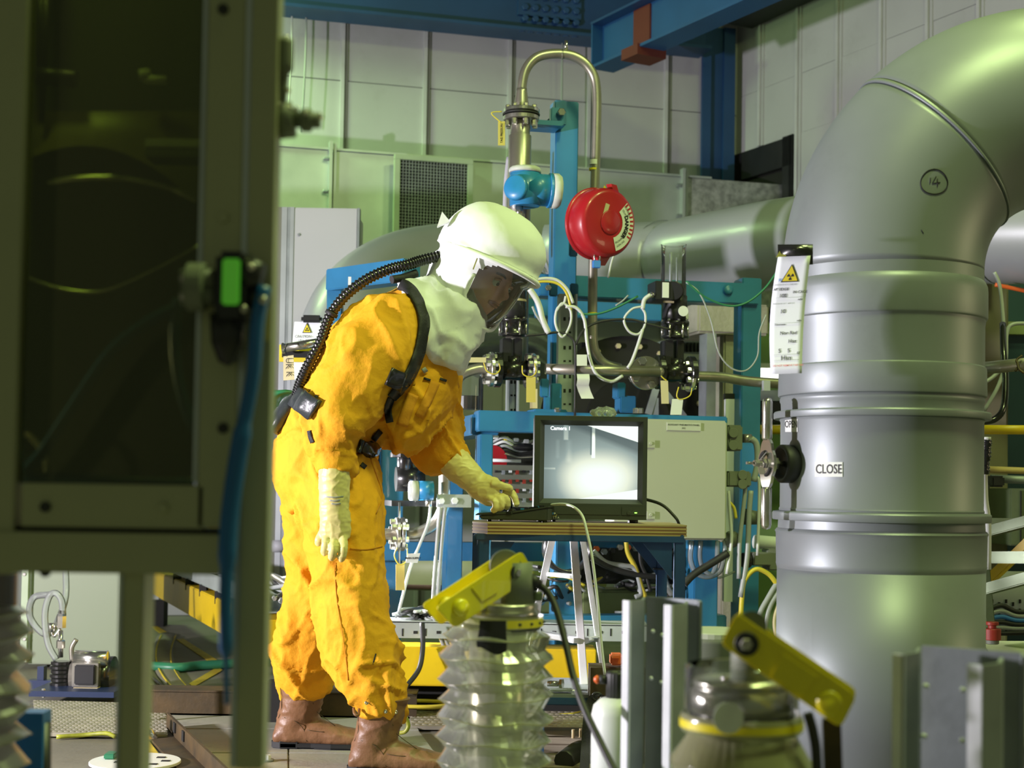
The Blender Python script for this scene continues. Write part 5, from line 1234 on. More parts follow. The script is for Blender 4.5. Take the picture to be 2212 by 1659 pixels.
# things on the monitor
c = T('plastic_bag', 'crumpled clear plastic bag of pale rings lying on top of the monitor', 'bag')
bc = g((ul+ur)/2+.045, .09, ztop+.012)
def _(m):
    m.ball(bc, .034, 12, (1.2, .9, .62)); m.v = [v + noise.noise_vector(v*55)*.008 for v in m.v]; m.v = [V((v.x, v.y, max(v.z, ztop+.0005))) for v in m.v]
part('bag', K['hosec'], c, _)
for dx, dy, a in ((-.015, 0, .5), (.006, -.004, .1), (.018, .006, .9)): part('ring', K['bwhite'], c, lambda m: m.lathe([(.008, -.004), (.011, -.004), (.011, .004), (.008, .004), (.008, -.004)], bc+V((dx, dy, .0)), V((a, -1, .2)), 20, caps=False))
m = MB(); m.prism([g((ul+ur)/2+a, b, ztop+.0006) for a, b in ((-.075, .03), (.03, .03), (.035, .12), (-.055, .12))], (0,0,.0012)); tag(m.build('paper_slip', K['tagm']), 'yellowish paper slip lying flat on top of the monitor', 'paper')
m = MB(); m.tube([g(ur-.01, .2, FM.loc(FM.pt(1400, 1075))[2]), W(1425, 1088, 4.62), W(1452, 1110, 4.6), W(1467, 1134, 4.6), W(1470, 1180, 4.74), W(1468, 1290, 4.76)], .005, 8)
tag(m.build('power_cable', K['rubber']), 'black power cable hanging from the back of the monitor over the table edge', 'cable')
# ---------------------------------------------------------------- controller
c = T('joystick_controller', 'dark grey sloping camera controller with blue keys on the table corner', 'controller')
CY = 4.42
def cz(px, py, dy=0): return W(px, py, CY+dy)
# side profile extruded
FC = Frame(0, CY, -12)
A = [FC.pt(1026, 1117, .0), FC.pt(1103, 1127, .0), FC.pt(1178, 1129, .0), FC.pt(1184, 1098, .0)]
zb2 = zt+.006
def pr(px, py, v): return FC.pt(px, py, v)
front_l = pr(1030, 1116, 0); front_r = pr(1100, 1124, 0)
# body as wedge: low end at the left, high end at the right
uL, uM, uR = FC.loc(pr(1040, 1120, 0))[0], FC.loc(pr(1108, 1124, 0))[0], FC.loc(pr(1183, 1122, 0))[0]
hL, hR = .012, .038
D = .20
part('base', K['crt'], c, lambda m: m.prism([FC.g(uL, 0, zb2), FC.g(uR, 0, zb2), FC.g(uR, 0, zb2+hR), FC.g(uM, 0, zb2+.02), FC.g(uL-.01, 0, zb2+hL)], FC.n*D), bev=.003)
part('top_plate', K['crt'], c, lambda m: m.prism([FC.g(uM+.0, -.002, zb2+.0205), FC.g(uR+.002, -.002, zb2+hR+.001), FC.g(uR+.002, -.002, zb2+hR+.005), FC.g(uM-.002, -.002, zb2+.026)], FC.n*(D+.004)), bev=.001)
part('palm_rest', K['crt'], c, lambda m: m.prism([FC.g(uL-.022, -.002, zb2+.012), FC.g(uM, -.002, zb2+.017), FC.g(uM, -.002, zb2+.027), FC.g(uL-.012, -.002, zb2+.019)], FC.n*(D+.004)), bev=.002)
sl = (hR-.02)/(uR-uM)
def top(u, v, h=.0052): return FC.g(u, v, zb2+.021+(u-uM)*sl+h)
for i in range(5):
    for j in range(4):
        k = rnd.random()
        part('key', K['trblue' if (i+j*2) % 5 == 0 else 'black'], c, lambda m: m.box(top(uM+.022+i*.014, .03+j*.028, .008), (.010, .014, .005), FC.R), bev=.001)
part('blue_strip', K['trblue'], c, lambda m: m.box(top(uR-.018, .15, .0075), (.02, .05, .003), FC.R)); part('display', K['black'], c, lambda m: m.box(top(uR-.045, .15, .007), (.02, .06, .002), FC.R))
part('joystick_boot', K['rubber'], c, lambda m: m.lathe([(.016, 0), (.012, .006), (.006, .012)], top(FC.loc(pr(1106, 1100, .07))[0], .07, .005), (0,0,1), 20))
part('joystick', K['blackm'], c, lambda m: m.cyl(top(FC.loc(pr(1106, 1100, .07))[0], .07, .01), W(1102, 1070, 4.475), .0035, .0045, n=12))
for i in range(4): part('foot', K['rubber'], c, lambda m: m.disc(FC.g(uL+.02+(uR-uL-.035)*(i % 2), .02+(D-.04)*(i//2), (zb2+zt)/2), (0,0,1), .006, .006, 10))
for k in range(9): part('vent_rib', K['black'], c, lambda m: m.box(FC.g(uM-.008+k*.0018-.012, -.003, zb2+.021), (.0008, .002, .008), FC.R))
m = MB(); m.tube([W(1180, 1092, 4.5), W(1215, 1089, 4.42), W(1240, 1096, 4.33), W(1258, 1115, 4.28), W(1268, 1150, 4.26), W(1280, 1210, 4.25), W(1292, 1310, 4.24), W(1300, 1400, 4.24), W(1307, 1458, 4.24)], .0042, 8)
tag(m.build('controller_cable', K['bwhite']), 'pale cable running from the controller over the plywood edge down to the floor', 'cable')
# ============================================================ white step ladder
c = T('step_ladder', 'bright white folding ladder standing behind the small table', 'ladder')
LY = 4.86
def lb(name, a, b, w, h): return part(name, K['ladder'], c, lambda m: m.bar(a, b, w, h, up=(0, 1, 0)), bev=.002)
apex = W(1222, 1060, LY)
lb('front_leg', W(1196, 1150, LY), W(1163, 1300, LY-.0), .022, .03); lb('front_leg', W(1238, 1150, LY-.1), W(1262, 1482, LY-.25), .024, .04)
lb('rear_leg', W(1258, 1160, LY+.1), W(1308, 1480, LY+.2), .018, .03); lb('front_leg', W(1163, 1300, LY), W(1140, 1470, LY), .022, .03)
lb('tread', W(1178, 1370, LY-.1), W(1256, 1384, LY-.22), .016, .07); lb('tread', W(1192, 1240, LY-.04), W(1244, 1246, LY-.13), .012, .05)
lb('brace', W(1258, 1388, LY-.2), W(1292, 1376, LY+.15), .008, .02); lb('top_step', W(1190, 1150, LY), W(1262, 1152, LY), .02, .12)
part('brace', K['zinc'], c, lambda m: m.box(W(1275, 1382, LY), (.05, .02, .012)))
# low blue trolley with hardware
zh = W(1235, 1520, 4.5).z
c = T('low_blue_trolley', 'low blue steel stand with flat top holding loose bolts behind the bellows', 'stand')
part('top', K['navy'], c, lambda m: F0.box(m, 1150, 1508, 1300, 1524, 4.35, 4.75), bev=.003); part('tray', K['zinc'], c, lambda m: F0.box(m, 1150, 1500, 1300, 1508, 4.36, 4.74))
for x in (1165, 1290): q = W(x, 1520, 4.4); part('leg', K['navy'], c, lambda m: m.bar((q.x, q.y, 0), (q.x, q.y, zh), .03, .03))
for k, (x0, y, x1, r_) in enumerate(((1192, 1476, 1210, .009), (1188, 1492, 1292, .005))):
    c = T('steel_bolt', ('short thick bolt lying on the low blue stand', 'long thin threaded rod lying on the low blue stand')[k], 'bolt')
    part('shank', K['bright'], c, lambda m: m.cyl(W(x0-10, y, 4.45), W(x1, y+1, 4.45), r_)); part('head', K['bright'], c, lambda m: m.hexbolt(W(x1, y+1, 4.45), (1, -.4, 0), r_*1.7, .009))
c = T('box_section', 'short grey box section lying on the low blue stand', 'steel section')
part('tube_wall', K['zinc'], c, lambda m: (F0.box(m, 1188, 1490, 1236, 1493, 4.37, 4.41), F0.box(m, 1188, 1505, 1236, 1508, 4.37, 4.41), F0.box(m, 1188, 1493, 1190, 1505, 4.37, 4.41)))
c = T('orange_plug', 'orange plastic plug lying near the cut steel channel', 'plug')
part('body', K['orange'], c, lambda m: F0.box(m, 1319, 1414, 1346, 1438, 4.3, 4.36), bev=.005); part('neck', K['orange'], c, lambda m: F0.box(m, 1323, 1417, 1340, 1422, 4.26, 4.3))
c = T('orange_plug_stand', 'dark wooden block carrying the orange plug', 'block'); part('block', K['rust'], c, lambda m: m.box((W(1333, 1438, 4.33).x, 4.35, W(1333, 1439, 4.33).z/2), (.16, .12, W(1333, 1439, 4.33).z-.002)))
c = T('rubber_strap', 'black strap hanging from the low blue stand to the floor', 'strap')
part('strap', K['webb'], c, lambda m: m.rings([[V((a.x-.012, a.y, a.z)), V((a.x+.014, a.y-.005, a.z))] for a in smoothpath([W(1300, 1505, 4.2), W(1286, 1500, 4.2), W(1274, 1520, 4.2), W(1268, 1560, 4.18), W(1264, 1620, 4.16), FL(1260, 1680, .01)], 4)], closed=False))
part('ring', K['rubber'], c, lambda m: m.tube([W(1290+10*math.cos(a), 1505+8*math.sin(a), 4.2) for a in [i*.7 for i in range(10)]], .004, 6, 3))
for k, (x, y) in enumerate(((1238, 1600), (1254, 1598))):
    c = T('wheel_stud', ('left', 'right')[k]+' of two small brass studs standing on the boards', 'stud'); q = FL(x, y); part('stud', K['ply'], c, lambda m: m.lathe([(.012, 0), (.012, .006), (.005, .008), (.005, .035)], q, (0,0,1), 16))
m = MB(); m.tube([FL(1200, 1545, .012), FL(1235, 1543, .016), FL(1262, 1538, .016), FL(1285, 1541, .012)], .006, 6); tag(m.build('yellow_cable', K['ywire']), 'thin yellow cable on the floor right of the bellows', 'cable')
m = MB(); m.tube([FL(1218, 1645, .02), FL(1245, 1625, .03), FL(1268, 1622, .03), FL(1290, 1640, .02)], .03, 10); tag(m.build('crumpled_sleeve', K['rubber']), 'crumpled black rubber sleeve on the floor between bellows and bottle', 'sleeve')
m = MB(); m.tube([W(872, 1540, 4.2), W(882, 1565, 4.2), W(876, 1580, 4.2), W(860, 1584, 4.22)], .006, 8); tag(m.build('green_cable', K['ygw']), 'green-yellow earth cable curling behind the front boot', 'cable')
c = T('grey_drum', 'grey-green drum with pale lid standing right of the first cut channel', 'drum')
q = W(1545, 1374, 3.2); part('shell', K['grgrey'], c, lambda m: m.lathe([(.085, -q.z), (.085, -.01), (.088, 0)], q, (0,0,1), 40)); part('lid', K['cablab'], c, lambda m: m.disc(q+V((0,0,.006)), (0,0,1), .088, .014, 40))
# ============================================================ cut steel channels, bottle, bench
c = T('work_bench', 'low grey bench carrying the bellows, the bottle and the cut channels, below the picture', 'bench')
BZ = .20
part('bench_top', K['zinc'], c, lambda m: m.box((.35, 2.30, BZ-.02), (1.9, 1.3, .04)), bev=.004)
for x in (-.5, 1.2):
    for y in (1.75, 2.85): part('leg', K['zinc'], c, lambda m: m.box((x, y, (BZ-.04)/2), (.05, .05, BZ-.04)))
def channel(px0, px1, py_l, Y, a, lbl):
    """back plate with two L flanges, seen from its open side"""
    c = T('steel_channel', lbl, 'steel channel')
    F = Frame(W(px0, py_l, Y).x, Y, a); ztop_ = W(px0, py_l, Y).z
    wd = (px1-px0)/FPX*Y
    def vb(name, mt, u0, u1, v0, v1): return part(name, K[mt], c, lambda m: m.box(F.g((u0+u1)/2, (v0+v1)/2, (ztop_+BZ)/2), (u1-u0, v1-v0, ztop_-BZ), F.R), bev=.0015)
    return c, F, wd, vb, ztop_
def uchan(px0, px1, py0, Y, lbl, lw, dw):
    c, F, wd, vb, zz = channel(px0, px1, py0, Y, -24, lbl)
    # four legs: two wide flanges facing left-front, web behind
    vb('web', 'zinc', .06*wd, 1.02*wd, .065, .072)
    vb('flange', 'zinc', .0, lw*.4, .0, .066); vb('flange', 'zinc', .56*wd, .56*wd+lw*.4, -.0, .066)
    vb('lip', 'zinc', lw*.4, lw*.4+dw, .0, .005); vb('lip', 'zinc', .56*wd+lw*.4, .56*wd+lw*.4+dw, .0, .005)
    vb('back_lip', 'zinc', 1.02*wd, 1.03*wd, .01, .072)
    for k in range(6): part('rivet', K['zincl'], c, lambda m: m.disc(F.g(.53*wd, .062, zz-.1-.12*(k//1)) if k % 2 else F.g(.34*wd, .062, zz-.1-.12*k), F.n, .003, .004, 10))
    return c
def uch2(pts_top, Y0, lbl, cut=True):
    """channel defined by plan corners: list of (px, Y) walls"""
    pass
def wallseg(c, name, mt, a, b, th, z1, up_l=0):
    a, b = V(a), V(b); d = (b-a).normalized(); n_ = V((-d.y, d.x, 0))*th
    m = MB(); P = [V((p.x, p.y, BZ)) for p in (a, b, b+n_, a+n_)]
    m.prism(P, (0, 0, z1-BZ)); return m.build(name, K[mt], c, bev=.0008)
def chan(px, py, Y, k, lbl, dy=.08):
    """px: key columns [front edge left, face end, gap end, second edge, second end, far end]; k is the size in m"""
    c = T('steel_channel', lbl, 'steel channel')
    X = lambda p, y: (p-1106)/FPX*y
    z1 = W(px[0]+40, py, Y).z
    yf, yb_ = Y, Y+k*.62
    # back web, its front face visible between the two hat flanges
    wallseg(c, 'web', 'zinc', (X(px[1]+4, yb_+.05), yb_+.05, 0), (X(px[5], yb_-.02), yb_-.02, 0), .006, z1-.0)
    for a, b, e in ((px[0], px[1], 0), (px[3], px[4], dy)):
        yf = Y - e
        # cut edge strip with lamp light put into its pale colour, front face, return leg to the web
        wallseg(c, 'lit_cut_edge', 'zincl', (X(a, yf), yf, 0), (X(a+(b-a)*.34, yf), yf-.012, 0), .004, z1)
        wallseg(c, 'flange_face', 'zinc', (X(a+(b-a)*.34, yf), yf-.012, 0), (X(b, yf+.02), yf+.02, 0), .004, z1)
        wallseg(c, 'leg', 'zinc', (X(b, yf+.02), yf+.022, 0), (X(b+3, yf+.075), yf+.075, 0), .005, z1)
    wallseg(c, 'return_lip', 'zinc', (X(px[5], yb_-.02), yb_-.02, 0), (X(px[5]+3, yb_-.06), yb_-.06, 0), .005, z1)
    for j, (p, q) in enumerate(((px[2]+2, 1364-1296), (px[3]-6, 1372-1296), (px[2]-2, 1466-1296), (px[3]-8, 1475-1296))):
        yy = yb_ - .0
        pt = W(p, py+q*k/.075, yy); part('rivet', K['zincl'], c, lambda m: m.disc(V((pt.x, yy-.001+.012, pt.z)), (0,1,0), .0032, .01, 12))
    return c
chan((1349, 1396, 1410, 1438, 1488, 1512), 1297, 2.45, .075, 'tall grey cut steel channel beside the white bottle')
chan((1931, 1990, 2004, 2092, 2168, 2206), 1412, 1.80, .080, 'grey cut steel channel at the bottom right corner', .10)
# bottle
c = T('wash_bottle', 'milky white bottle with ribbed black screw cap and orange nozzle', 'bottle')
bq = V((W(1333, 1600, 2.85).x, 2.85, BZ)); bh = W(1333, 1510, 2.85).z
part('body', K['bwhite'], c, lambda m: m.lathe([(.045, 0), (.050, .006), (.050, bh-BZ-.03), (.046, bh-BZ-.012), (.034, bh-BZ), (.021, bh-BZ+.004)], bq, (0,0,1), 48))
part('screw_cap', K['rubber'], c, lambda m: m.lathe([(.022, bh-BZ+.001), (.0225, bh-BZ+.048), (.021, bh-BZ+.052), (.015, bh-BZ+.052), (.014, bh-BZ+.045), (0, bh-BZ+.045)], bq, (0,0,1), 72, wob=lambda a, t: .035*(math.sin(a*18) > 0)))
zz = W(1300, 1468, 2.85).z
part('nozzle', K['rubber'], c, lambda m: m.cyl((bq.x-.02, 2.85, zz), (bq.x-.036, 2.85, zz), .0085, n=20)); part('nozzle_cap', K['orange'], c, lambda m: m.lathe([(.006, 0), (.0085, .002), (.0085, .005), (.004, .010), (0, .011)], (bq.x-.036, 2.85, zz), (-1, 0, 0), 20))
# ============================================================ manipulator bellows
def bellows(name, cx, Y, rp_, rv, n, ytop, pitch, mt, lean, seed, c, px_scale=1.0, zbot=None):
    rr = random.Random(seed); m = MB(); R = []
    zt_ = W(cx, ytop, Y).z; zb_ = BZ if zbot is None else zbot
    z = zt_; k = 0; prof = []
    while z > zb_:
        prof.append((z, (rp_ if k % 2 else rv) * (.80 if k == 0 else .93 if k == 1 else 1)))
        z -= pitch*rr.uniform(.44, .56); k += 1
    prof.append((zb_, rv))
    xc = (cx-1106)/FPX*Y; K_ = 48
    for i, (z, r_) in enumerate(prof):
        ph = rr.uniform(0, 6); tl = rr.uniform(-.006, .006)
        R.append([V((xc + lean*(zt_-z) + r_*(1+.016*math.sin(3*a+ph)+.010*math.sin(8*a+ph*2))*math.cos(a), Y + r_*(1+.02*math.sin(2*a+ph))*math.sin(a), z + tl*math.cos(a) + .0025*math.sin(5*a+ph))) for a in [2*PI*j/K_ for j in range(K_)]])
    m.rings(R, caps=False, smooth=False); m.build(name, mt, c)
    # fold creases
    for i in range(1, len(R), 2):
        m = MB(); m.tube(R[i]+[R[i][0]], .0011, 5, 0); m.build('fold_crease', K['bellowy'], c)
    return xc, zt_
c = T('manipulator_bellows', 'tall clear pleated bellows sleeve standing in the foreground centre', 'bellows')
YB = 2.6
xc, ztp = bellows('pleated_sleeve', 1082, YB, .100, .083, 16, 1352, .036, K['bellow'], -.02, 3, c)
part('inner_tube', K['steel'], c, lambda m: m.cyl((xc, YB, BZ), (xc, YB, ztp), .050, n=48))
part('tape_band', K['bellowy'], c, lambda m: m.lathe([(.076, -.0), (.078, .012), (.079, .020)], (xc, YB, ztp), (0,0,1), 48, caps=False))
part('yellow_tape', K['yelstick'], c, lambda m: m.rings([[V((xc+.0795*math.cos(a), YB+.0795*math.sin(a), z)) for a in [math.radians(-78+q*6) for q in range(13)]] for z in (ztp+.002, ztp+.016)], closed=False))
for k in range(4):
    a = math.radians(-62+k*18); part('tape_mark', K['black'], c, lambda m: m.ball((xc+.0797*math.cos(a), YB+.0797*math.sin(a), ztp+.009), .003, 5, (1.4, .3, 1)))
part('black_tape', K['blackm'], c, lambda m: (m.rings([[V((xc+rr_*math.cos(a), YB+rr_*math.sin(a), z + (.006*math.sin(a*9) if z < ztp-.02 else 0))) for a in [math.radians(-112+q*4.6) for q in range(8)]] for z, rr_ in ((ztp+.016, .081), (ztp, .083), (ztp-.02, .093), (ztp-.034, .092))], closed=False)))
zr = W(1100, 1348, YB).z
part('metal_ring', K['steel'], c, lambda m: m.lathe([(.060, -.004), (.060, .004), (.0565, .005), (.0565, .011), (.060, .012), (.060, .024), (.0565, .026), (.058, .034), (.055, .037), (0, .037)], (xc+.012, YB, zr), (0,0,1), 56))
part('gasket_ring', K['blackm'], c, lambda m: m.lathe([(.062, -.008), (.064, -.004), (.06, -.003)], (xc+.012, YB, zr), (0,0,1), 48)); part('clear_rim', K['glass'], c, lambda m: m.lathe([(.074, -.006), (.076, .004), (.07, .008)], (xc-.006, YB, zr), (0,0,1), 48, caps=False))
part('collar_block', K['grgrey'], c, lambda m: m.cyl(W(1118, 1305, YB), W(1118, 1215, YB), .030, .026, n=28)); part('side_stud', K['gsteel'], c, lambda m: m.disc(W(1160, 1288, YB), (0,0,1), .0095, .016, 16))
def lever(c, F, P, th, gap, boss, bolt, mt='yel', flat=1.0):
    pts = [F.pt(x, y, 0) for x, y in P]
    def rounded(pp, r):
        out = []
        n = len(pp)
        for i in range(n):
            a, b, d = pp[i-1], pp[i], pp[(i+1) % n]
            e, f = (a-b).normalized()*r, (d-b).normalized()*r
            for t in (0, .33, .67, 1): out.append((b+e)*(1-t)**2 + b*2*t*(1-t) + (b+f)*t*t)
        return out
    pr_ = rounded(pts, .009)
    part('side_plate', K[mt], c, lambda m: m.prism(pr_, F.n*th), bev=.0012); part('side_plate', K[mt], c, lambda m: m.prism([p+F.n*gap for p in pr_], F.n*th), bev=.0012)
    b = F.pt(*bolt, 0); part('pivot_washer', K['rubber'], c, lambda m: m.disc(b-F.n*.001, F.n, .0145, .005, 28)); part('pivot_bolt', K['steel'], c, lambda m: m.hexbolt(b-F.n*.003, -F.n, .0075, .006))
    part('spacer', K['grgrey'], c, lambda m: m.cyl(b+F.n*th, b+F.n*gap, .012, n=20))
    s = F.pt(*boss, 0)
    for o_ in (0, gap-.0): part('boss', K[mt], c, lambda m: m.lathe([(.015, 0), (.015, .005*flat), (.011, .007*flat), (.010, .008*flat), (0, .0085*flat)], s+F.n*o_, -F.n, 28))
    return pts
FL1 = Frame(W(1050, 1270, 2.55).x, 2.55, 30)
c2 = T('yellow_lever', 'yellow double-plate lever pointing left down on top of the central bellows', 'lever')
P = lever(c2, FL1, [(1128, 1190), (1157, 1243), (983, 1357), (941, 1312)], .004, .052, (994, 1312), (1118, 1237))
part('raised_panel', K['yel'], c2, lambda m: m.prism([FL1.pt(1018, 1270, -.002), FL1.pt(1052, 1246, -.002), FL1.pt(1076, 1280, -.002), FL1.pt(1042, 1300, -.002)], FL1.n*.002), bev=.001)
part('cable_socket', K['rubber'], c2, lambda m: m.cyl(W(1143, 1248, 2.6), W(1164, 1266, 2.6), .011, n=20))
part('fork_head', K['grgrey'], c2, lambda m: (m.cyl(FL1.pt(1092, 1222, .012), FL1.pt(1092, 1222, .022), .028, n=28), m.cyl(FL1.pt(1092, 1222, .034), FL1.pt(1092, 1222, .044), .028, n=28), m.bar(FL1.pt(1100, 1235, .028), FL1.pt(1112, 1280, .028), .034, .03)), bev=.001)
m = MB(); m.tube([W(1150, 1256, 2.6), W(1182, 1278, 2.6), W(1203, 1320, 2.58), W(1222, 1390, 2.54), W(1238, 1460, 2.5), W(1262, 1530, 2.45), W(1300, 1610, 2.4), W(1345, 1700, 2.35)], .0062, 12); tag(m.build('black_cable', K['rubber']), 'thick black cable curving down from the central yellow lever', 'cable')
# second bellows, nearer
c = T('manipulator_bellows', 'wide yellowish pleated bellows sleeve at the lower right foreground', 'bellows')
YC = 1.85
xc, ztp = bellows('pleated_sleeve', 1608, YC, .094, .078, 8, 1572, .085, K['bellowy'], .0, 9, c, zbot=BZ)
part('inner_tube', K['pipe'], c, lambda m: m.cyl((xc, YC, BZ), (xc, YC, ztp), .055, n=40))
part('tape_band', K['bellowy'], c, lambda m: m.lathe([(.073, -.004), (.076, .0), (.075, .014), (.073, .018)], (xc, YC, ztp), (0,0,1), 56, caps=False)); part('yellow_tape', K['yel'], c, lambda m: m.lathe([(.0765, .002), (.0762, .012)], (xc, YC, ztp), (0,0,1), 56, caps=False))
part('metal_ring', K['steel'], c, lambda m: m.lathe([(.060, .012), (.060, .019), (.063, .021), (.063, .046), (.058, .048), (.058, .052), (.061, .054), (.058, .06), (0, .06)], (xc, YC, ztp), (0,0,1), 56)); part('gasket_ring', K['blackm'], c, lambda m: m.lathe([(.064, .010), (.065, .016), (.06, .018)], (xc, YC, ztp), (0,0,1), 48))
part('clear_cover', K['glass'], c, lambda m: m.lathe([(.070, .014), (.070, .075), (.066, .078)], (xc, YC, ztp), (0,0,1), 48, caps=False)); part('collar_block', K['grgrey'], c, lambda m: m.cyl((xc+.012, YC, ztp+.06), (xc+.012, YC, ztp+.115), .026, n=28))
part('round_tag', K['lab'], c, lambda m: m.disc(W(1573, 1551, YC-.085), (0.1, -1, .05), .0185, .002, 32)); part('tag_pin', K['bright'], c, lambda m: m.ball(W(1566, 1466, YC-.07), .0045, 6))
c2 = T('yellow_lever', 'blurred yellow lever sloping right down on the nearer bellows', 'lever')
FL2 = Frame(W(1700, 1450, 1.76).x, 1.76, -14)
lever(c2, FL2, [(1590, 1322), (1852, 1502), (1816, 1574), (1556, 1392)], .004, .040, (1792, 1520), (1613, 1391), flat=.25)
part('raised_panel', K['yel'], c2, lambda m: m.prism([FL2.pt(1690, 1410, -.002), FL2.pt(1768, 1462, -.002), FL2.pt(1734, 1508, -.002), FL2.pt(1664, 1462, -.002)], FL2.n*.002), bev=.001)
part('fork_head', K['grgrey'], c2, lambda m: m.cyl(FL2.pt(1625, 1352, .008), FL2.pt(1625, 1352, .034), .018, n=24))
m = MB(); m.tube([W(1745, 1540, 1.8), W(1756, 1580, 1.8), W(1764, 1640, 1.8), W(1768, 1800, 1.8)], .0062, 10); tag(m.build('black_cable', K['rubber']), 'black cable hanging below the blurred right-hand lever', 'cable')
m = MB(); m.bar(W(1796, 1552, 1.83), W(1806, 1860, 1.83), .022, .008, up=(0,1,0)); tag(m.build('brown_strap', K['rust']), 'dark brown strap hanging below the lower end of the right-hand lever', 'strap')
# ============================================================ left foreground glovebox frame
c = T('glovebox_frame', 'blurred olive aluminium glovebox frame with dark tinted window filling the left side', 'glovebox')
GY = 1.60
def gb(name, x0, y0, x1, y1, v0, v1, mt='alu', bev=.0015, par=None): return part(name, K[mt], par or c, lambda m: F0.box(m, x0, y0, x1, y1, v0, v1, GY), bev=bev)
gb('door_stile', -120, -200, 46, 1240, GY, GY+.03); gb('door_stile', 440, -200, 522, 1140, GY, GY+.03); gb('door_rail', 46, 1046, 440, 1140, GY, GY+.03)
gb('bright_trim', 428, -200, 438, 1042, GY+.004, GY+.02, 'alul'); gb('recess', 510, -200, 522, 1660, GY+.02, GY+.05); gb('post_edge', 516, -200, 530, 1660, GY+.0, GY+.02, 'alul')
gb('corner_post', 531, -200, 587, 1660, GY-.004, GY+.035)
gb('bottom_rail', -120, 1150, 505, 1238, GY-.004, GY+.05); gb('seal_strip', -120, 1140, 505, 1150, GY+.01, GY+.04, 'rubber'); gb('leg', 254, 1238, 300, 1800, GY+.01, GY+.06); gb('leg_lit_edge', 246, 1238, 254, 1800, GY+.008, GY+.05, 'alul')  # pale leg edge carries the left-hand light in its colour
part('tinted_window', K['tint'], c, lambda m: F0.box(m, 46, -200, 430, 1046, GY+.012, GY+.016, GY))
zc0, zc1 = W(300, 1150, GY).z, W(300, -700, GY).z
xr_ = -.345
K['gint'] = mat('dark_glovebox_lining', (.05, .06, .022), .6, var=.3, vs=2)
part('back_panel', K['gint'], c, lambda m: m.box((-.856, 2.02, (zc0+zc1)/2), (1.02, .01, zc1-zc0))); part('light_side_pane', K['tint'], c, lambda m: m.box((xr_-.005, 1.83, (zc0+zc1)/2), (.008, .37, zc1-zc0))); part('floor_panel', K['gint'], c, lambda m: m.box((-.856, 1.83, zc0+.005), (1.01, .37, .01)))  # unseen side pane, made see-through to let light into the box
for x, y in ((98, 1095), (352, 1098), (482, 20), (482, 470), (482, 925), (98, 1235)): part('screw', K['rubber'] if y != 470 and x != 352 else K['alu'], c, lambda m: m.disc(W(x, y, GY-.001), (0,1,0), .006, .005, 16))
def garc(pts, r, mt, Y, name='reflection_arc'):
    m = MB(); m.tube([W(x, y, Y) for x, y in pts], r, 10); return m.build(name, K[mt], c)
K['gyel'] = mat('dull_yellow_reflection', (.13, .11, .012), .35, var=.2, vs=3)  # yellow band stands for a reflection in the tinted window
part('reflection_band', K['gyel'], c, lambda m: m.rings([[W(x, y+30*0, Y_) for x, y in [(40+i*32, 420-130*math.sin(PI*(i+3)/17)+(i*5)) for i in range(14)]] for Y_ in (1.9, 1.98)] + [[W(x, 240, 2.0) for x in [40+i*32 for i in range(14)]]], closed=False))
garc([(100, 396), (170, 386), (250, 385), (320, 395), (380, 412), (432, 436)], [.0015]+[.004]*12+[.003]*12+[.0045]*6, 'bright', 1.8)  # bright rods stand for the highlight arcs in the window
garc([(40, 590), (90, 612), (150, 628), (220, 630), (300, 600), (380, 560), (432, 530)], .003, 'bright', 1.88)
gb('white_block', 165, 160, 312, 182, 1.90, 1.95, 'lab'); gb('white_block', 165, 184, 312, 208, 1.90, 1.95, 'grgrey')
part('block_nozzle', K['lab'], c, lambda m: (m.cyl(W(312, 172, 1.97), W(360, 174, 1.97), .006), m.cyl(W(312, 152, 1.97), W(314, 172, 1.97), .008)))
part('dark_rod', K['black'], c, lambda m: (m.cyl(W(92, -100, 1.98), W(90, 265, 1.98), .014, .004, n=14), m.cyl(W(55, 160, 1.98), W(165, 172, 1.98), .012, n=12)))
for pts, r_, lb in (([(392, 660), (330, 690), (240, 760), (150, 890), (90, 980), (46, 1032), (120, 1030), (250, 1040), (420, 1044)], .006, 'dark blue hose curving down behind the tinted window'),
                    ([(385, 645), (378, 700), (380, 780), (395, 860), (420, 930)], .006, 'short lighter blue hose behind the tinted window')):
    m = MB(); m.tube([W(x, y, 1.64) for x, y in pts], r_, 10); tag(m.build('blue_hose', K['bhose']), lb, 'hose')
for k in range(3):
    m = MB(); m.tube([W(55+k*3, 935, 1.66), W(80+k*6, 965, 1.66), W(96+k*4, 1000, 1.66), W(98+k*4-k*8, 1042, 1.66)], .0012, 6); tag(m.build('thin_wire', K['tagm']), 'fine pale wire curving down in the lower left corner of the tinted window', 'wire', 'fine wires in the window corner')
m = MB(); m.tube([W(570, 620, 1.565), W(556, 700, 1.56), W(548, 800, 1.56), W(530, 900, 1.56), W(512, 1000, 1.56), W(496, 1120, 1.56), W(489, 1250, 1.56), W(488, 1400, 1.56), W(490, 1520, 1.57)], [.0078]*20+[.010]*15+[.0075]*8+[.003]*8, 12); tag(m.build('blue_hose', K['bhose']), 'long bright blue hose hanging down in front of the aluminium corner post', 'hose')
c = T('pressure_regulator', 'blurred black regulator with a glowing green window clamped on the aluminium post', 'regulator')
part('body', K['black'], c, lambda m: F0.box(m, 462, 540, 530, 700, GY-.05, GY-.006), bev=.006); part('bowl', K['black'], c, lambda m: m.lathe([(.020, 0), (.018, .03), (.010, .05), (0, .055)], W(494, 680, GY-.03), (0,0,-1), 24)); part('display', K['lcd'], c, lambda m: F0.box(m, 479, 558, 518, 658, GY-.054, GY-.05), bev=.004)
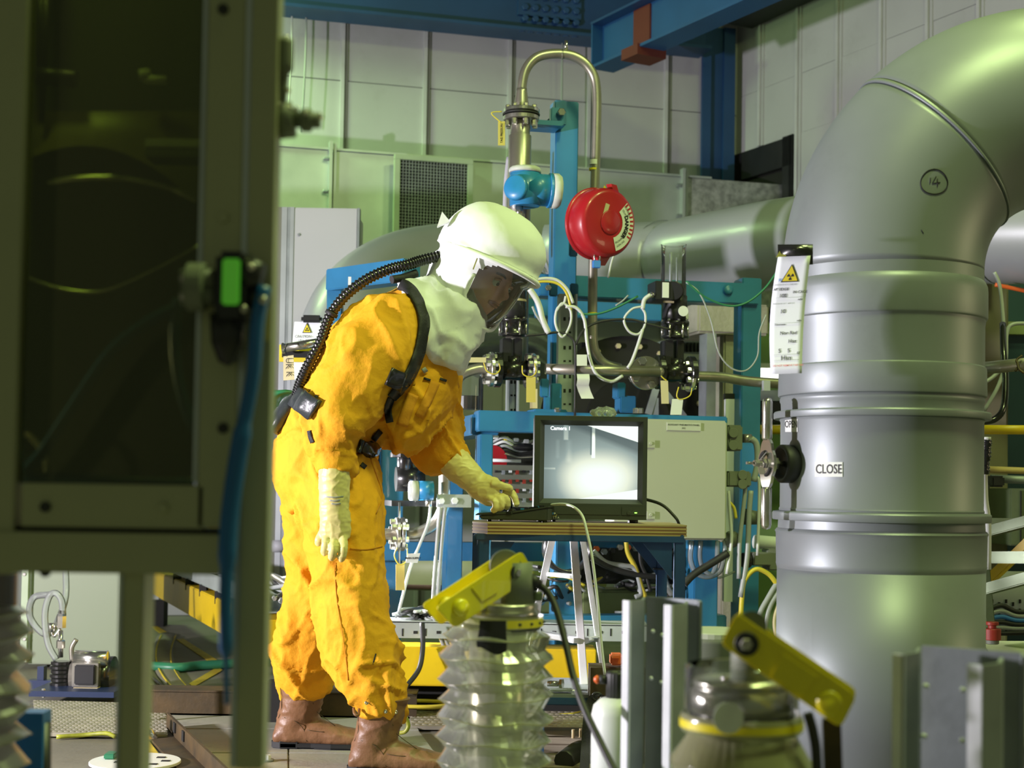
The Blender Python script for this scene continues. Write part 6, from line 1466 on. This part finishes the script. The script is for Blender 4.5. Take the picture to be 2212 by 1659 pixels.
part('fitting', K['grgrey'], c, lambda m: (m.cyl(W(392, 604, GY-.03), W(465, 604, GY-.03), .011), m.cyl(W(392, 638, GY-.03), W(465, 638, GY-.03), .011), m.disc(W(425, 620, GY-.03), (1,0,0), .026, .02, 20)))
part('outlet_fitting', K['black'], c, lambda m: (m.cyl(W(530, 590, GY-.03), W(568, 600, GY-.03), .022, .014, n=20), m.cyl(W(540, 640, GY-.03), W(570, 650, GY-.03), .012)))
for x, y in ((398, 600), (397, 640), (541, 578), (568, 648), (526, 668)): part('fitting_nut', K['steel'], c, lambda m: m.ball(W(x, y, GY-.045), .005, 6))
part('tag', K['tagy'], c, lambda m: F0.box(m, 572, 662, 580, 735, GY-.03, GY-.028))
c = T('needle_valve', 'blurred dark needle valve with lever sticking out right of the aluminium post', 'valve')
part('lever', K['grgrey'], c, lambda m: m.tube([W(614, 86, 1.62), W(614, 140, 1.62), W(610, 200, 1.62), W(606, 250, 1.62)], [.010]*8+[.0055]*12, 12)); part('body', K['grgrey'], c, lambda m: m.cyl(W(598, 262, 1.63), W(634, 258, 1.63), .020, n=20)); part('stem', K['grgrey'], c, lambda m: (m.cyl(W(630, 258, 1.63), W(692, 260, 1.63), .009, n=16), m.disc(W(662, 260, 1.63), (1,0,0), .013, .012, 16)))
for x, y in ((618, 82), (622, 195), (606, 226), (626, 233), (640, 236), (660, 244), (693, 252)): part('glint_ball', K['bright'], c, lambda m: m.ball(W(x, y, 1.615), .0032, 6))  # small bright balls stand for highlights on the valve
part('curved_hose', K['ygw'], c, lambda m: m.tube([W(598, 150, 1.62), W(600, 200, 1.62), W(608, 228, 1.62)], .005, 10))
# bellows at far left
c = T('manipulator_bellows', 'blurred pale grey pleated bellows cut off by the left picture edge', 'bellows')
bellows('pleated_sleeve', -90, 1.98, .103, .081, 9, 1290, .0335, K['bellowg'], .0, 21, c, zbot=.1)
part('stand', K['bhose'], c, lambda m: F0.box(m, 30, 1540, 88, 1900, 2.12, 2.16))
part('black_fitting', K['black'], c, lambda m: m.cyl(W(92, 1560, 2.14), W(92, 1900, 2.14), .012)); part('top_cap', K['black'], c, lambda m: m.disc(W(-90, 1270, 1.98), (0,0,1), .075, .05, 36))
# ============================================================ PERSON
person = T('person', 'person in yellow coveralls, white hood with clear visor and brown boots bending over the controller', 'person')
def loft(m, secs, n=28, sub=5):
    """secs: (px, py, Y, r_px, depth_m [, direction override])"""
    C = [W(s[0], s[1], s[2]) for s in secs]; Rr = [s[3]*s[2]/FPX for s in secs]; Dd = [s[4] for s in secs]
    Q = smoothpath(C, sub); L = len(secs)-1
    def lin(a, i):
        t = i/sub; k = min(int(t), L-1); f = t-k; f = f*f*(3-2*f); return a[k]*(1-f)+a[k+1]*f
    R = []
    for i, p in enumerate(Q):
        d = (Q[min(i+1, len(Q)-1)]-Q[max(i-1, 0)]).normalized()
        y = V((0, 1, 0)); x = y.cross(d).normalized(); y2 = d.cross(x).normalized()
        a, b = lin(Rr, i), lin(Dd, i)
        R.append([p + x*(a*math.cos(2*PI*k/n)) + y2*(b*math.sin(2*PI*k/n)) for k in range(n)])
    m.rings(R)
def remesh(o, vox, smooth=2):
    md = o.modifiers.new('r', 'REMESH'); md.mode = 'VOXEL'; md.voxel_size = vox; md.use_smooth_shade = True
    if smooth:
        s = o.modifiers.new('s', 'SMOOTH'); s.iterations = smooth; s.factor = .5
    bpy.context.view_layer.update()
    dg = bpy.context.evaluated_depsgraph_get()
    me = bpy.data.meshes.new_from_object(o.evaluated_get(dg))
    mt = o.data.materials[0]; o.modifiers.clear(); o.data = me; me.materials.clear(); me.materials.append(mt)
    for p in me.polygons: p.use_smooth = True
    return o
def ridge(p):
    v = 1-abs(noise.noise(p))*3.2
    return (v*abs(v) if v > 0 else max(v, -1.2)*.35)
m = MB()
# torso
loft(m, [(716, 1085, 4.30, 84, .15), (703, 1010, 4.30, 106, .19), (712, 950, 4.30, 104, .19), (738, 900, 4.30, 104, .18), (775, 855, 4.30, 122, .185), (815, 800, 4.30, 132, .20), (850, 745, 4.30, 122, .215), (880, 700, 4.30, 96, .20), (905, 665, 4.3, 66, .12), (925, 640, 4.30, 44, .07)])
# belly bulge
loft(m, [(820, 930, 4.25, 60, .12), (865, 900, 4.27, 72, .14), (915, 850, 4.30, 66, .14), (950, 800, 4.32, 48, .12)])
# near arm
loft(m, [(872, 672, 4.16, 40, .06), (850, 705, 4.12, 76, .085), (810, 765, 4.06, 84, .085), (762, 835, 4.03, 84, .085), (728, 900, 4.02, 72, .08), (722, 955, 4.02, 56, .065), (724, 985, 4.02, 45, .055), (724, 1016, 4.02, 40, .052), (724, 1020, 4.02, 34, .045)])
# far arm
loft(m, [(905, 720, 4.46, 50, .08), (940, 790, 4.53, 58, .08), (942, 850, 4.56, 60, .08), (938, 910, 4.56, 60, .078), (952, 960, 4.53, 56, .072), (978, 992, 4.51, 42, .056), (987, 1004, 4.50, 36, .05)])
# near leg
loft(m, [(722, 1020, 4.22, 90, .125), (738, 1100, 4.18, 90, .125), (748, 1190, 4.15, 84, .12), (758, 1280, 4.13, 78, .115), (766, 1350, 4.11, 78, .11), (785, 1425, 4.10, 76, .105), (806, 1480, 4.09, 68, .095), (820, 1520, 4.08, 56, .085), (822, 1552, 4.07, 44, .07)])
# far leg
loft(m, [(690, 1020, 4.38, 88, .125), (682, 1100, 4.40, 76, .12), (690, 1190, 4.42, 70, .115), (686, 1280, 4.44, 66, .11), (672, 1350, 4.45, 66, .105), (660, 1410, 4.46, 70, .10), (656, 1450, 4.46, 68, .095), (664, 1485, 4.46, 54, .085), (672, 1506, 4.46, 42, .07)])
body = m.build('body', K['suit'], person)
remesh(body, .0075, 5)
# cloth folds: displacement of the one continuous surface
axis = {'leg': V((.12, 0, 1)).normalized()}
for v in body.data.vertices: pass
me = body.data
nor = [v.normal.copy() for v in me.vertices]
px0 = W(720, 1000, 4.3)
for v, n_ in zip(me.vertices, nor):
    p = v.co
    # long drag folds running down the legs, cross folds at knee, elbow and waist
    q = V((p.x*7.5 + p.z*2.2, p.y*7.5, p.z*2.3))
    q2 = V((p.x*6, p.y*6, p.z*13 + p.x*5))
    zf_ = p.z
    kn = math.exp(-((zf_-.30)/.10)**2) + .9*math.exp(-((zf_-.14)/.07)**2) + .8*math.exp(-((zf_-.92)/.07)**2) + .5*math.exp(-((zf_-.62)/.06)**2)
    wp = noise.noise_vector(p*2.6)*.5
    def cr(q_, s_=1.0):   # crisp crease: smooth broad valley, narrow ridge
        n0 = noise.noise(q_); return max(0.0, 1-abs(n0)*5.5)**1.5*s_ + .5*noise.noise(q_*.6+V((5,5,5)))
    d = .019*cr(q+wp) + .014*kn*cr(q2+wp+V((3,1,7))) + .006*cr(V((p.x*12-p.z*7, p.y*9, p.z*8+p.x*6))+wp*2+V((9,2,4))) + .0022*cr(p*22+wp*3) + .0012*noise.noise(p*60)
    w_ = 1.0
    if p.z > 1.02: w_ = .75
    v.co = p + n_*(d-.003)*w_
me.update()
# glove gauntlets + hands
def fingers(base, tips): pass
def glove(name, build, vox=.0032):
    m = MB(); build(m); o = m.build(name, K['glove'], person); remesh(o, vox, 3)
    mm = o.data; ns = [v.normal.copy() for v in mm.vertices]
    for v, n_ in zip(mm.vertices, ns): v.co += n_*(.0016*ridge(v.co*38)+.0012*ridge(V((v.co.x*20, v.co.y*20, v.co.z*70))))
    return o
def fing(m, pts, r0, r1):
    P = [W(*p) for p in pts]; Q = smoothpath(P, 6); n = len(Q)
    rr = [r0+(r1-r0)*i/(n-1) for i in range(n)]; rr[-1] = r1*.55
    Q.append(Q[-1]+(Q[-1]-Q[-2]).normalized()*r1*.45); rr.append(r1*.15)
    # knuckle swell
    m.tube(Q, rr, 14, 0)
def near(m):
    loft(m, [(724, 1000, 4.02, 30, .040), (723, 1018, 4.02, 34, .044), (722, 1060, 4.02, 33, .042), (722, 1095, 4.02, 31, .037), (724, 1118, 4.02, 33, .033), (725, 1145, 4.02, 34, .028), (724, 1162, 4.02, 31, .024)], 28, 4)
    fing(m, [(698, 1148, 4.03), (690, 1165, 4.025), (687, 1178, 4.03)], .0115, .0098)
    fing(m, [(706, 1160, 4.01), (702, 1180, 3.995), (701, 1198, 4.01)], .0118, .0102)
    fing(m, [(722, 1164, 4.01), (719, 1188, 3.985), (716, 1209, 4.00)], .0122, .0106)
    fing(m, [(741, 1160, 4.01), (742, 1188, 3.99), (736, 1212, 4.00)], .0122, .0108)
    fing(m, [(748, 1125, 4.04), (760, 1150, 4.055), (757, 1176, 4.06)], .0130, .0108)   # thumb, on the far front side
rg = glove('right_glove', near)
def far(m):
    loft(m, [(975, 992, 4.50, 34, .045), (990, 1007, 4.50, 35, .045), (1012, 1027, 4.49, 31, .040), (1028, 1042, 4.49, 28, .034), (1044, 1054, 4.48, 31, .032), (1062, 1062, 4.47, 32, .030), (1076, 1066, 4.47, 26, .026)], 28, 4)
    fing(m, [(1062, 1046, 4.45), (1086, 1050, 4.445), (1107, 1057, 4.455)], .0125, .0100)      # thumb on top
    fing(m, [(1086, 1062, 4.47), (1106, 1066, 4.47), (1114, 1082, 4.465), (1117, 1094, 4.46)], .0115, .0092)   # index on the stick
    fing(m, [(1078, 1072, 4.455), (1092, 1076, 4.44), (1096, 1090, 4.445), (1092, 1097, 4.455)], .0112, .0098)
    fing(m, [(1066, 1076, 4.45), (1080, 1080, 4.43), (1083, 1094, 4.43), (1077, 1101, 4.44)], .0110, .0096)
    fing(m, [(1054, 1076, 4.45), (1068, 1084, 4.425), (1070, 1097, 4.425), (1064, 1104, 4.435)], .0105, .0092)
glove('left_glove', far)
# ---------------------------------------------------------------- boots
def shape_boot(name, bx, Yb, shaft_top, tilt):
    """bx: heel X in metres; boot points to +X"""
    m = MB()
    def ring(x, z, a, b, tx=0):
        return [V((bx+x + a*math.cos(t) + tx*math.cos(t)*0, Yb + b*math.sin(t), z + tx*a*math.cos(t))) for t in [2*PI*k/28 for k in range(28)]]
    secs = [(.055, .035, .052, .040, 0), (.062, .07, .055, .042, 0), (.078, .11, .060, .046, -.05), (.088, .16, .062, .052, 0), (.085+tilt*.5, .21, .070, .058, 0), (.083+tilt, shaft_top, .078, .064, 0)]
    m.rings([ring(x, z, a, b, tx) for x, z, a, b, tx in secs])
    # foot, sections along x
    F_ = [(.004, .042, .018, .030), (.02, .046, .030, .036), (.06, .056, .040, .040), (.11, .060, .044, .042), (.15, .055, .040, .044), (.19, .047, .033, .048), (.235, .042, .029, .048), (.27, .040, .026, .042), (.292, .036, .018, .028), (.299, .034, .008, .014)]
    m.rings([[V((bx+x, Yb+b*math.cos(t), z + a*math.sin(t))) for t in [2*PI*k/24 for k in range(24)]] for x, z, a, b in F_])
    o = m.build(name, K['boot'], person); remesh(o, .0055, 3)
    mm = o.data; ns = [v.normal.copy() for v in mm.vertices]
    for v, n_ in zip(mm.vertices, ns):
        p = v.co; w_ = math.exp(-((p.z-.12)/.05)**2) + .6*math.exp(-((p.x-bx-.17)/.04)**2)*(p.z > .05)
        v.co += n_*(.0035*w_*ridge(V((p.x*14+p.z*8, p.y*9, p.z*30)))+.001*ridge(p*30))
    # sole and heel
    outl = [(.0, .0), (.004, .022), (.03, .036), (.075, .036), (.12, .037), (.18, .048), (.24, .048), (.275, .038), (.297, .018), (.301, 0), (.297, -.018), (.275, -.038), (.24, -.048), (.18, -.048), (.12, -.037), (.075, -.036), (.03, -.036), (.004, -.022)]
    part('sole', K['sole'], o, lambda m: m.prism([V((bx+x, Yb+y, .013+.002)) for x, y in outl], (0, 0, .014)), bev=.002)
    hl = [p for p in outl if p[0] <= .08]
    part('heel', K['sole'], o, lambda m: m.prism([V((bx+x-.002, Yb+y, .012)) for x, y in ((0, 0), (.004, .022), (.03, .036), (.085, .036), (.085, -.036), (.03, -.036), (.004, -.022))], (0, 0, .022)), bev=.003)
    part('tread', K['sole'], o, lambda m: m.prism([V((bx+x, Yb+y, .012)) for x, y in ((.13, .036), (.18, .046), (.24, .046), (.275, .034), (.292, 0), (.275, -.034), (.24, -.046), (.18, -.046), (.13, -.036))], (0, 0, .008)))
    # welt seams on the camera side
    bt = bvh(o)
    def seam(pts, r=.0011):
        out = []
        for x, z in pts:
            h = bt.ray_cast(V((bx+x, Yb-.3, z)), V((0, 1, 0)))
            if h[0]: out.append(h[0]+V((0, -.0006, 0)))
        if len(out) > 2: part('seam', K['rust'], o, lambda m: m.tube(out, r, 5, 3))
    seam([(.012, .10), (.04, .105), (.075, .095), (.10, .07), (.108, .035)]); seam([(.02, shaft_top-.01), (.025, .2), (.03, .13), (.02, .10)])
    seam([(.125, .15), (.135, .12), (.15, .10), (.19, .08)]) ; seam([(.11, .07), (.14, .066), (.16, .065)])
    return o
bl = FL(586, 1622).x
shape_boot('left_boot', W(588, 1600, 4.45).x, 4.45, .225, -.005)
shape_boot('right_boot', W(751, 1640, 4.08).x, 4.08, .215, .012)
part('boot_pull_tab', K['boot'], person, lambda m: m.tube([W(764, 1530, 4.02), W(766, 1542, 4.0), W(774, 1545, 4.0), W(776, 1532, 4.02)], .004, 8))
# ---------------------------------------------------------------- head inside the hood
UP = V((.46, -.05, .90)).normalized()
FD = V((.76, -.56, -.36)); FD = (FD - UP*FD.dot(UP)).normalized(); RT = UP.cross(FD).normalized()   # RT: to the person's left
HC = W(1036, 604, 4.30)
def hp(f, u, s): return HC + FD*f + UP*u + RT*s
m = MB(); n1, n2 = 40, 56; R = []
def gs(x, s): return math.exp(-(x/s)**2)
for i in range(1, n1):
    th = PI*i/n1; ring = []
    for k in range(n2):
        a = 2*PI*k/n2
        f, s, u = math.sin(th)*math.cos(a), math.sin(th)*math.sin(a), math.cos(th)
        X, Y_, Z = .098*f, .076*s, .118*u
        if f > 0:
            X *= 1 - .10*gs(u+.1, .5)*0
            X -= .010*(abs(s) > .0)*gs(u-.08, .12)*gs(abs(s)-.36, .16)       # eye sockets
            X += .008*gs(u-.26, .09)*gs(s, .5)                                # brow
            X += (.024*gs(u+.14, .13)*gs(s, .13) + .012*gs(u-.02, .16)*gs(s, .10))*(f > .3)  # nose
            X += .008*gs(u+.38, .05)*gs(s, .24) - .004*gs(u+.455, .03)*gs(s, .2) + .007*gs(u+.52, .05)*gs(s, .20)  # lips
            X += .014*gs(u+.82, .2)*gs(s, .35)                                # chin
        if u < 0: Y_ *= 1+.18*u; 
        if u < -.35 and f < .2: X += .02*(-u-.35)
        ring.append(hp(X, Z, Y_))
    R.append(ring)
m.rings(R); head = m.build('head', K['skin'], person)
for s in (-1, 1):
    part('eye', K['eye'], head, lambda m: m.ball(hp(.080, .010, s*.031), .0125, 8)); part('iris', K['iris'], head, lambda m: m.ball(hp(.0895, .008, s*.031), .006, 6))
    part('eyelid', K['skin'], head, lambda m: m.tube([hp(.086, .016, s*.017), hp(.094, .022, s*.031), hp(.084, .017, s*.046)], .0035, 6)); part('eyebrow', K['hair'], head, lambda m: m.tube([hp(.094, .032, s*.014), hp(.096, .037, s*.032), hp(.082, .034, s*.050)], .0035, 6))
    part('ear', K['skin'], head, lambda m: m.ball(hp(-.005, -.005, s*.078), .03, 8, (.65, .45, 1)))
part('upper_lip', K['lip'], head, lambda m: m.tube([hp(.083, -.0445, -.024), hp(.099, -.042, -.008), hp(.100, -.0435, 0), hp(.099, -.042, .008), hp(.083, -.0445, .024)], .0035, 6))
part('lower_lip', K['lip'], head, lambda m: m.tube([hp(.083, -.048, -.022), hp(.098, -.052, 0), hp(.083, -.048, .022)], .0042, 6))
part('hair', K['hair'], head, lambda m: m.rings([[hp(.102*math.sin(t)*math.cos(a)-.012, .124*math.cos(t)+.004, .082*math.sin(t)*math.sin(a)) for a in [2*PI*k/32 for k in range(32)]] for t in [.1+.13*j for j in range(8)]]))
part('neck', K['skin'], person, lambda m: m.cyl(HC+UP*-.06+FD*-.02, W(945, 660, 4.3), .055, .06, n=24))
# ---------------------------------------------------------------- hood: shell around the head axis, window on the face side
UH = V((.38, -.02, .92)).normalized(); FH = V((.80, -.58, -.3)); FH = (FH-UH*FH.dot(UH)).normalized(); RH = UH.cross(FH).normalized()
CH = W(1032, 582, 4.30)
prof = [(.196, .0, .0), (.192, .045, .004), (.178, .088, .008), (.152, .124, .012), (.118, .148, .014), (.080, .158, .014), (.045, .156, .012), (.028, .158, .014), (.018, .146, .010), (-.01, .142, .008), (-.05, .138, .006), (-.09, .130, .004), (-.125, .118, -.002), (-.155, .102, -.010), (-.180, .088, -.022), (-.205, .078, -.04)]
NA = 72
def hood_pt(h, r_, sh, a):
    # front window bulges as a flat visor
    rf = r_*(1.0 + .10*math.cos(a)*(h > .0) ); rs = r_*.93
    return CH + UH*h + FH*(rf*math.cos(a)+sh) + RH*(rs*math.sin(a))
hs = smoothpath([V(p) for p in prof], 4)
rows = [[hood_pt(p.x, max(p.y, .0005), p.z, 2*PI*k/NA) for k in range(NA)] for p in hs]
def inwin(h, a):
    a = (a+PI) % (2*PI)-PI
    return ((a-.02)/1.02)**2 + ((h+.062)/.092)**2 < 1 or (abs(a) < .98 and -.06 < h < .018 and ((a)/1.02)**2 + ((h+.062)/.11)**2 < 1)
hood, vis = MB(), MB()
V0 = [p for r_ in rows for p in r_]
hf, vf = [], []
for i in range(len(rows)-1):
    for k in range(NA):
        a = 2*PI*(k+.5)/NA; h = (hs[i].x+hs[i+1].x)/2
        f = (i*NA+k, i*NA+(k+1) % NA, (i+1)*NA+(k+1) % NA, (i+1)*NA+k)
        (vf if inwin(h, a) else hf).append(f)
def clean(vs, fs):
    used = sorted({i for f in fs for i in f}); mp = {j: i for i, j in enumerate(used)}
    return [vs[j] for j in used], [tuple(mp[i] for i in f) for f in fs]
a_, b_ = clean(V0, hf); hood.add(a_, b_, True)
top0 = [i for i in range(NA)]
ho = hood.build('hood', K['white'], person)
ns = [v.normal.copy() for v in ho.data.vertices]
for v, n_ in zip(ho.data.vertices, ns):
    q = v.co - CH; h = q.dot(UH); f = q.dot(FH)
    if h > .03: v.co += n_*(.0022*ridge(v.co*16)+ .010*gs(h-.04, .035)*ridge(V((math.atan2(q.dot(RH), f)*7, 0, h*4)))*(1 if f < .06 else .2))
    elif f < .05: v.co += n_*(.006*ridge(v.co*11))
a_, b_ = clean(V0, vf); vis.add(a_, b_, True); vo = vis.build('visor', K['visor'], person)
part('brow_rim', K['white'], person, lambda m: m.tube([hood_pt(.022, .158, .015, a) + FH*.006 for a in [-1.9+3.8*i/24 for i in range(25)]], .0075, 8, 0))
part('visor_edge', K['white'], person, lambda m: m.tube([hood_pt(-.062-.095*math.cos(b), .138-.030*max(0, math.cos(b)), .004-.004*math.cos(b), 1.05*math.sin(b)) for b in [-1.9+3.8*i/30 for i in range(31)]], .006, 8, 0))
part('reflective_tab', K['ygw'], person, lambda m: m.bar(W(1031, 558, 4.15), W(1022, 582, 4.15), .006, .003))
part('hood_tie', K['white'], person, lambda m: m.prism([W(944, 490, 4.2), W(955, 457, 4.2), W(972, 478, 4.2)], (0, .02, 0)))
# cape of the hood over neck and chest
m = MB()
loft(m, [(985, 592, 4.31, 52, .075), (972, 630, 4.305, 66, .09), (968, 665, 4.295, 80, .115), (962, 690, 4.28, 90, .135), (935, 696, 4.28, 102, .165), (908, 706, 4.28, 108, .19), (900, 709, 4.28, 92, .17)], 40, 5)
# front bib hanging below
loft(m, [(985, 700, 4.26, 52, .09), (978, 740, 4.25, 48, .10), (972, 772, 4.25, 42, .095), (968, 792, 4.25, 38, .085), (967, 796, 4.25, 30, .07)], 30, 4)
cape = m.build('hood_cape', K['white'], person); remesh(cape, .0085, 3)
ns = [v.normal.copy() for v in cape.data.vertices]
for v, n_ in zip(cape.data.vertices, ns):
    p = v.co; v.co += n_*(.010*ridge(V((p.x*9-p.z*5, p.y*8, p.z*7+p.x*4)))+.0035*ridge(p*24))
# ---------------------------------------------------------------- harness, belt, hose
bt = bvh(body); bcape = bvh(cape)
def hug(pts, w, name, mt, th=.004, off=.004, tr=None, wdir=None):
    """strap that lies on the body: pixel centre line, projected on the suit"""
    P = smoothpath([(x, y, 0) for x, y in pts], 6); R = []
    for i, p in enumerate(P):
        a, b = P[max(i-1, 0)], P[min(i+1, len(P)-1)]; d = (b-a).normalized(); nx = V((-d.y, d.x, 0))*(w/2)
        row = []
        for s in (-1, -.33, .33, 1):
            h = None
            for t in ((bt, bcape) if tr is None else tr):
                q = on(t, p.x+nx.x*s, p.y+nx.y*s, off)
                if q and (h is None or (q-EYE).length < (h-EYE).length): h = q
            row.append(h)
        if all(row): R.append(row)
    if len(R) < 2: return
    m = MB(); m.rings(R, closed=False); o = m.build(name, K[mt], person)
    md = o.modifiers.new('t', 'SOLIDIFY'); md.thickness = th
    return o
hug([(838, 612), (862, 612), (890, 632), (908, 664), (914, 700), (908, 745), (897, 780), (882, 812), (862, 838), (846, 860)], 22, 'shoulder_strap', 'webb', .006, .006)
hug([(846, 860), (838, 885), (842, 912)], 16, 'strap_end', 'webb', .003, .005, (bt,))
hug([(838, 812), (852, 818), (870, 824)], 40, 'strap_buckle', 'blackm', .008, .010, (bt,))
hug([(676, 956), (671, 945), (668, 930)], 8, 'strap_end', 'webb', .003, .006, (bt,))
hug([(774, 962), (792, 968), (812, 976)], 28, 'belt_buckle', 'blackm', .012, .008, (bt,)); hug([(806, 950), (822, 930)], 10, 'belt_strap', 'webb', .004, .005, (bt,))
hug([(640, 858), (655, 868), (668, 876), (684, 886)], 46, 'belt', 'leath', .012, .006, (bt,)); hug([(652, 860), (664, 872)], 54, 'belt_loop', 'webb', .016, .010, (bt,))
part('power_pack', K['leath'], person, lambda m: loft(m, [(650, 862, 4.28, 22, .06), (630, 884, 4.28, 26, .075), (610, 910, 4.28, 24, .08), (592, 932, 4.28, 16, .07)], 20, 5))
part('green_filter', K['grwire'], person, lambda m: loft(m, [(640, 848, 4.42, 4, .04), (612, 850, 4.42, 8, .05), (586, 862, 4.42, 22, .05), (575, 880, 4.42, 18, .04)], 16, 4))
hp_ = smoothpath([W(955, 552, 4.24), W(912, 562, 4.22), W(880, 572, 4.2), W(840, 582, 4.2), W(790, 605, 4.2), W(745, 640, 4.2), W(712, 685, 4.2), W(694, 735, 4.2), W(668, 785, 4.2), W(650, 825, 4.22), W(640, 858, 4.24)], 26)
part('breathing_hose', K['blackm'], person, lambda m: m.tube(hp_, [.0165 if i % 4 < 2 else .0135 for i in range(len(hp_))], 14, 0))
part('hose_clip', K['webb'], person, lambda m: m.tube([hp_[150], hp_[152], hp_[154]], .019, 14, 0))
part('chest_strap', K['webb'], person, lambda m: m.tube([W(846, 604, 4.18), W(870, 600, 4.2), W(900, 590, 4.22)], .012, 10))
brg = bvh(rg)
for x0, x1, y in ((704, 742, 1073), (712, 735, 1081), (716, 736, 1088)): hug([(x0, y), ((x0+x1)/2, y+1), (x1, y-1)], 2.6, 'glove_print', 'inkg', .0004, .0012, (brg,))
# pockets and trims
hug([(868, 920), (880, 885), (893, 852)], 24, 'clear_pocket', 'suitd', .002, .004, (bt,)); hug([(905, 900), (925, 860), (940, 826)], 20, 'chest_pocket', 'suitd', .003, .004, (bt,))
hug([(915, 817), (930, 822)], 5, 'zip_pull', 'webb', .002, .006, (bt,)); hug([(950, 818), (964, 823)], 5, 'zip_pull', 'webb', .002, .006, (bt,))
hug([(914, 795), (920, 804)], 10, 'name_badge', 'gwire', .002, .006, (bt,))
hug([(780, 1002), (790, 1010)], 10, 'ink_stain', 'webb', .001, .002, (bt,)); hug([(806, 1434), (812, 1412)], 3, 'dirt_mark', 'webb', .0006, .001, (bt,))
for x, y in ((833, 1537), (855, 1538), (792, 1518)):
    q = on(bt, x, y, .002)
    if q: part('snap_button', K['bright'], person, lambda m: m.lathe([(.0055, 0), (.0055, .002), (.003, .003), (.002, .001), (0, .001)], q, (EYE-q), 16))
hug([(756, 1185), (790, 1187), (826, 1180)], 2.2, 'pocket_seam', 'suitd', .0015, .0015, (bt,)); hug([(722, 1215), (728, 1300), (742, 1380), (752, 1470)], 2, 'leg_seam', 'suitd', .0012, .0012, (bt,))
hug([(800, 990), (815, 1030), (826, 1070), (812, 1110)], 2, 'fly_seam', 'suitd', .0012, .0012, (bt,))
# tag and papers behind the person's back
c = T('notice_sheet', 'white radiation notice with yellow trefoil triangle clipped behind the person\'s back', 'paper sheet')
NY = 5.6
part('sheet', K['paper'], c, lambda m: m.prism([W(636, 695, NY), W(706, 695, NY), W(690, 820, NY), W(624, 820, NY)], (0, .003, 0)))
part('warning_triangle', K['ink'], c, lambda m: m.prism([W(663, 697, NY-.004), W(653, 719, NY-.004), W(673, 719, NY-.004)], (0, .002, 0))); part('warning_triangle', K['yelstick'], c, lambda m: m.prism([W(663, 700, NY-.006), W(655, 717.5, NY-.006), W(671, 717.5, NY-.006)], (0, .001, 0)))
for a0 in (90, 210, 330):
    q = W(663, 712, NY-.008); part('trefoil_blade', K['ink'], c, lambda m: m.add([q]+[q+V((.0075*math.cos(math.radians(a0+t)), 0, .0075*math.sin(math.radians(a0+t)))) for t in (-28, 0, 28)], [(0,1,2), (0,2,3)]))
part('spring_clip', K['black'], c, lambda m: F0.box(m, 650, 680, 694, 696, NY-.02, NY+.02), bev=.008)
for i, s in enumerate(('CAUTION', '10 mSv', 'UK K')): text(s, K['ink'], planar(W(655, 727+i*9, NY-.006), (1,0,0), (0,0,1)), c, .014)
c = T('steel_bar', 'shiny steel bar sticking out behind the person\'s back, above the brown tag', 'bar')
part('bar', K['bright'], c, lambda m: (m.cyl(W(612, 752, 5.3), W(700, 738, 5.3), .016, n=20), m.disc(W(612, 752, 5.3), (1, 0, .1), .019, .01, 20))); part('yellow_backing', K['yelstick'], c, lambda m: F0.box(m, 603, 745, 680, 782, 5.36, 5.37)); part('dark_band', K['black'], c, lambda m: F0.box(m, 609, 758, 680, 772, 5.34, 5.355))
c = T('brown_tag', 'brown luggage tag lettered UK hanging below the shiny bar', 'tag')
part('card', K['tagm'], c, lambda m: m.prism([W(612, 770, 5.22), W(634, 767, 5.22), W(636, 820, 5.22), W(612, 822, 5.22)], (0, .002, 0))); text('UK', K['ink'], planar(W(623, 785, 5.215), (0,0,-1), (1,0,0)), c, .03); text('K', K['ink'], planar(W(624, 808, 5.215), (0,0,-1), (1,0,0)), c, .03)
part('string', K['black'], c, lambda m: m.tube([W(620, 770, 5.22), W(616, 755, 5.24), W(622, 742, 5.26)], .002, 6))
# ============================================================ finish: put each Empty at its thing's base, origins of single meshes too
bpy.context.view_layer.update()
def bbox(o):
    P = []
    if o.type == 'MESH': P += [v.co for v in o.data.vertices]
    for ch in o.children: P += bbox(ch)
    return P
for r_ in list(COL.objects):
    if r_.parent is not None or r_.type not in ('EMPTY', 'MESH'): continue
    P = bbox(r_)
    if not P: continue
    xs = [p.x for p in P]; ys = [p.y for p in P]; zs = [p.z for p in P]
    b = V(((min(xs)+max(xs))/2, (min(ys)+max(ys))/2, min(zs)))
    r_.location = b
    if r_.type == 'MESH': r_.data.transform(Matrix.Translation(-b))
    def shift(o):
        for ch in o.children:
            ch.data.transform(Matrix.Translation(-b)); shift(ch)
    shift(r_)
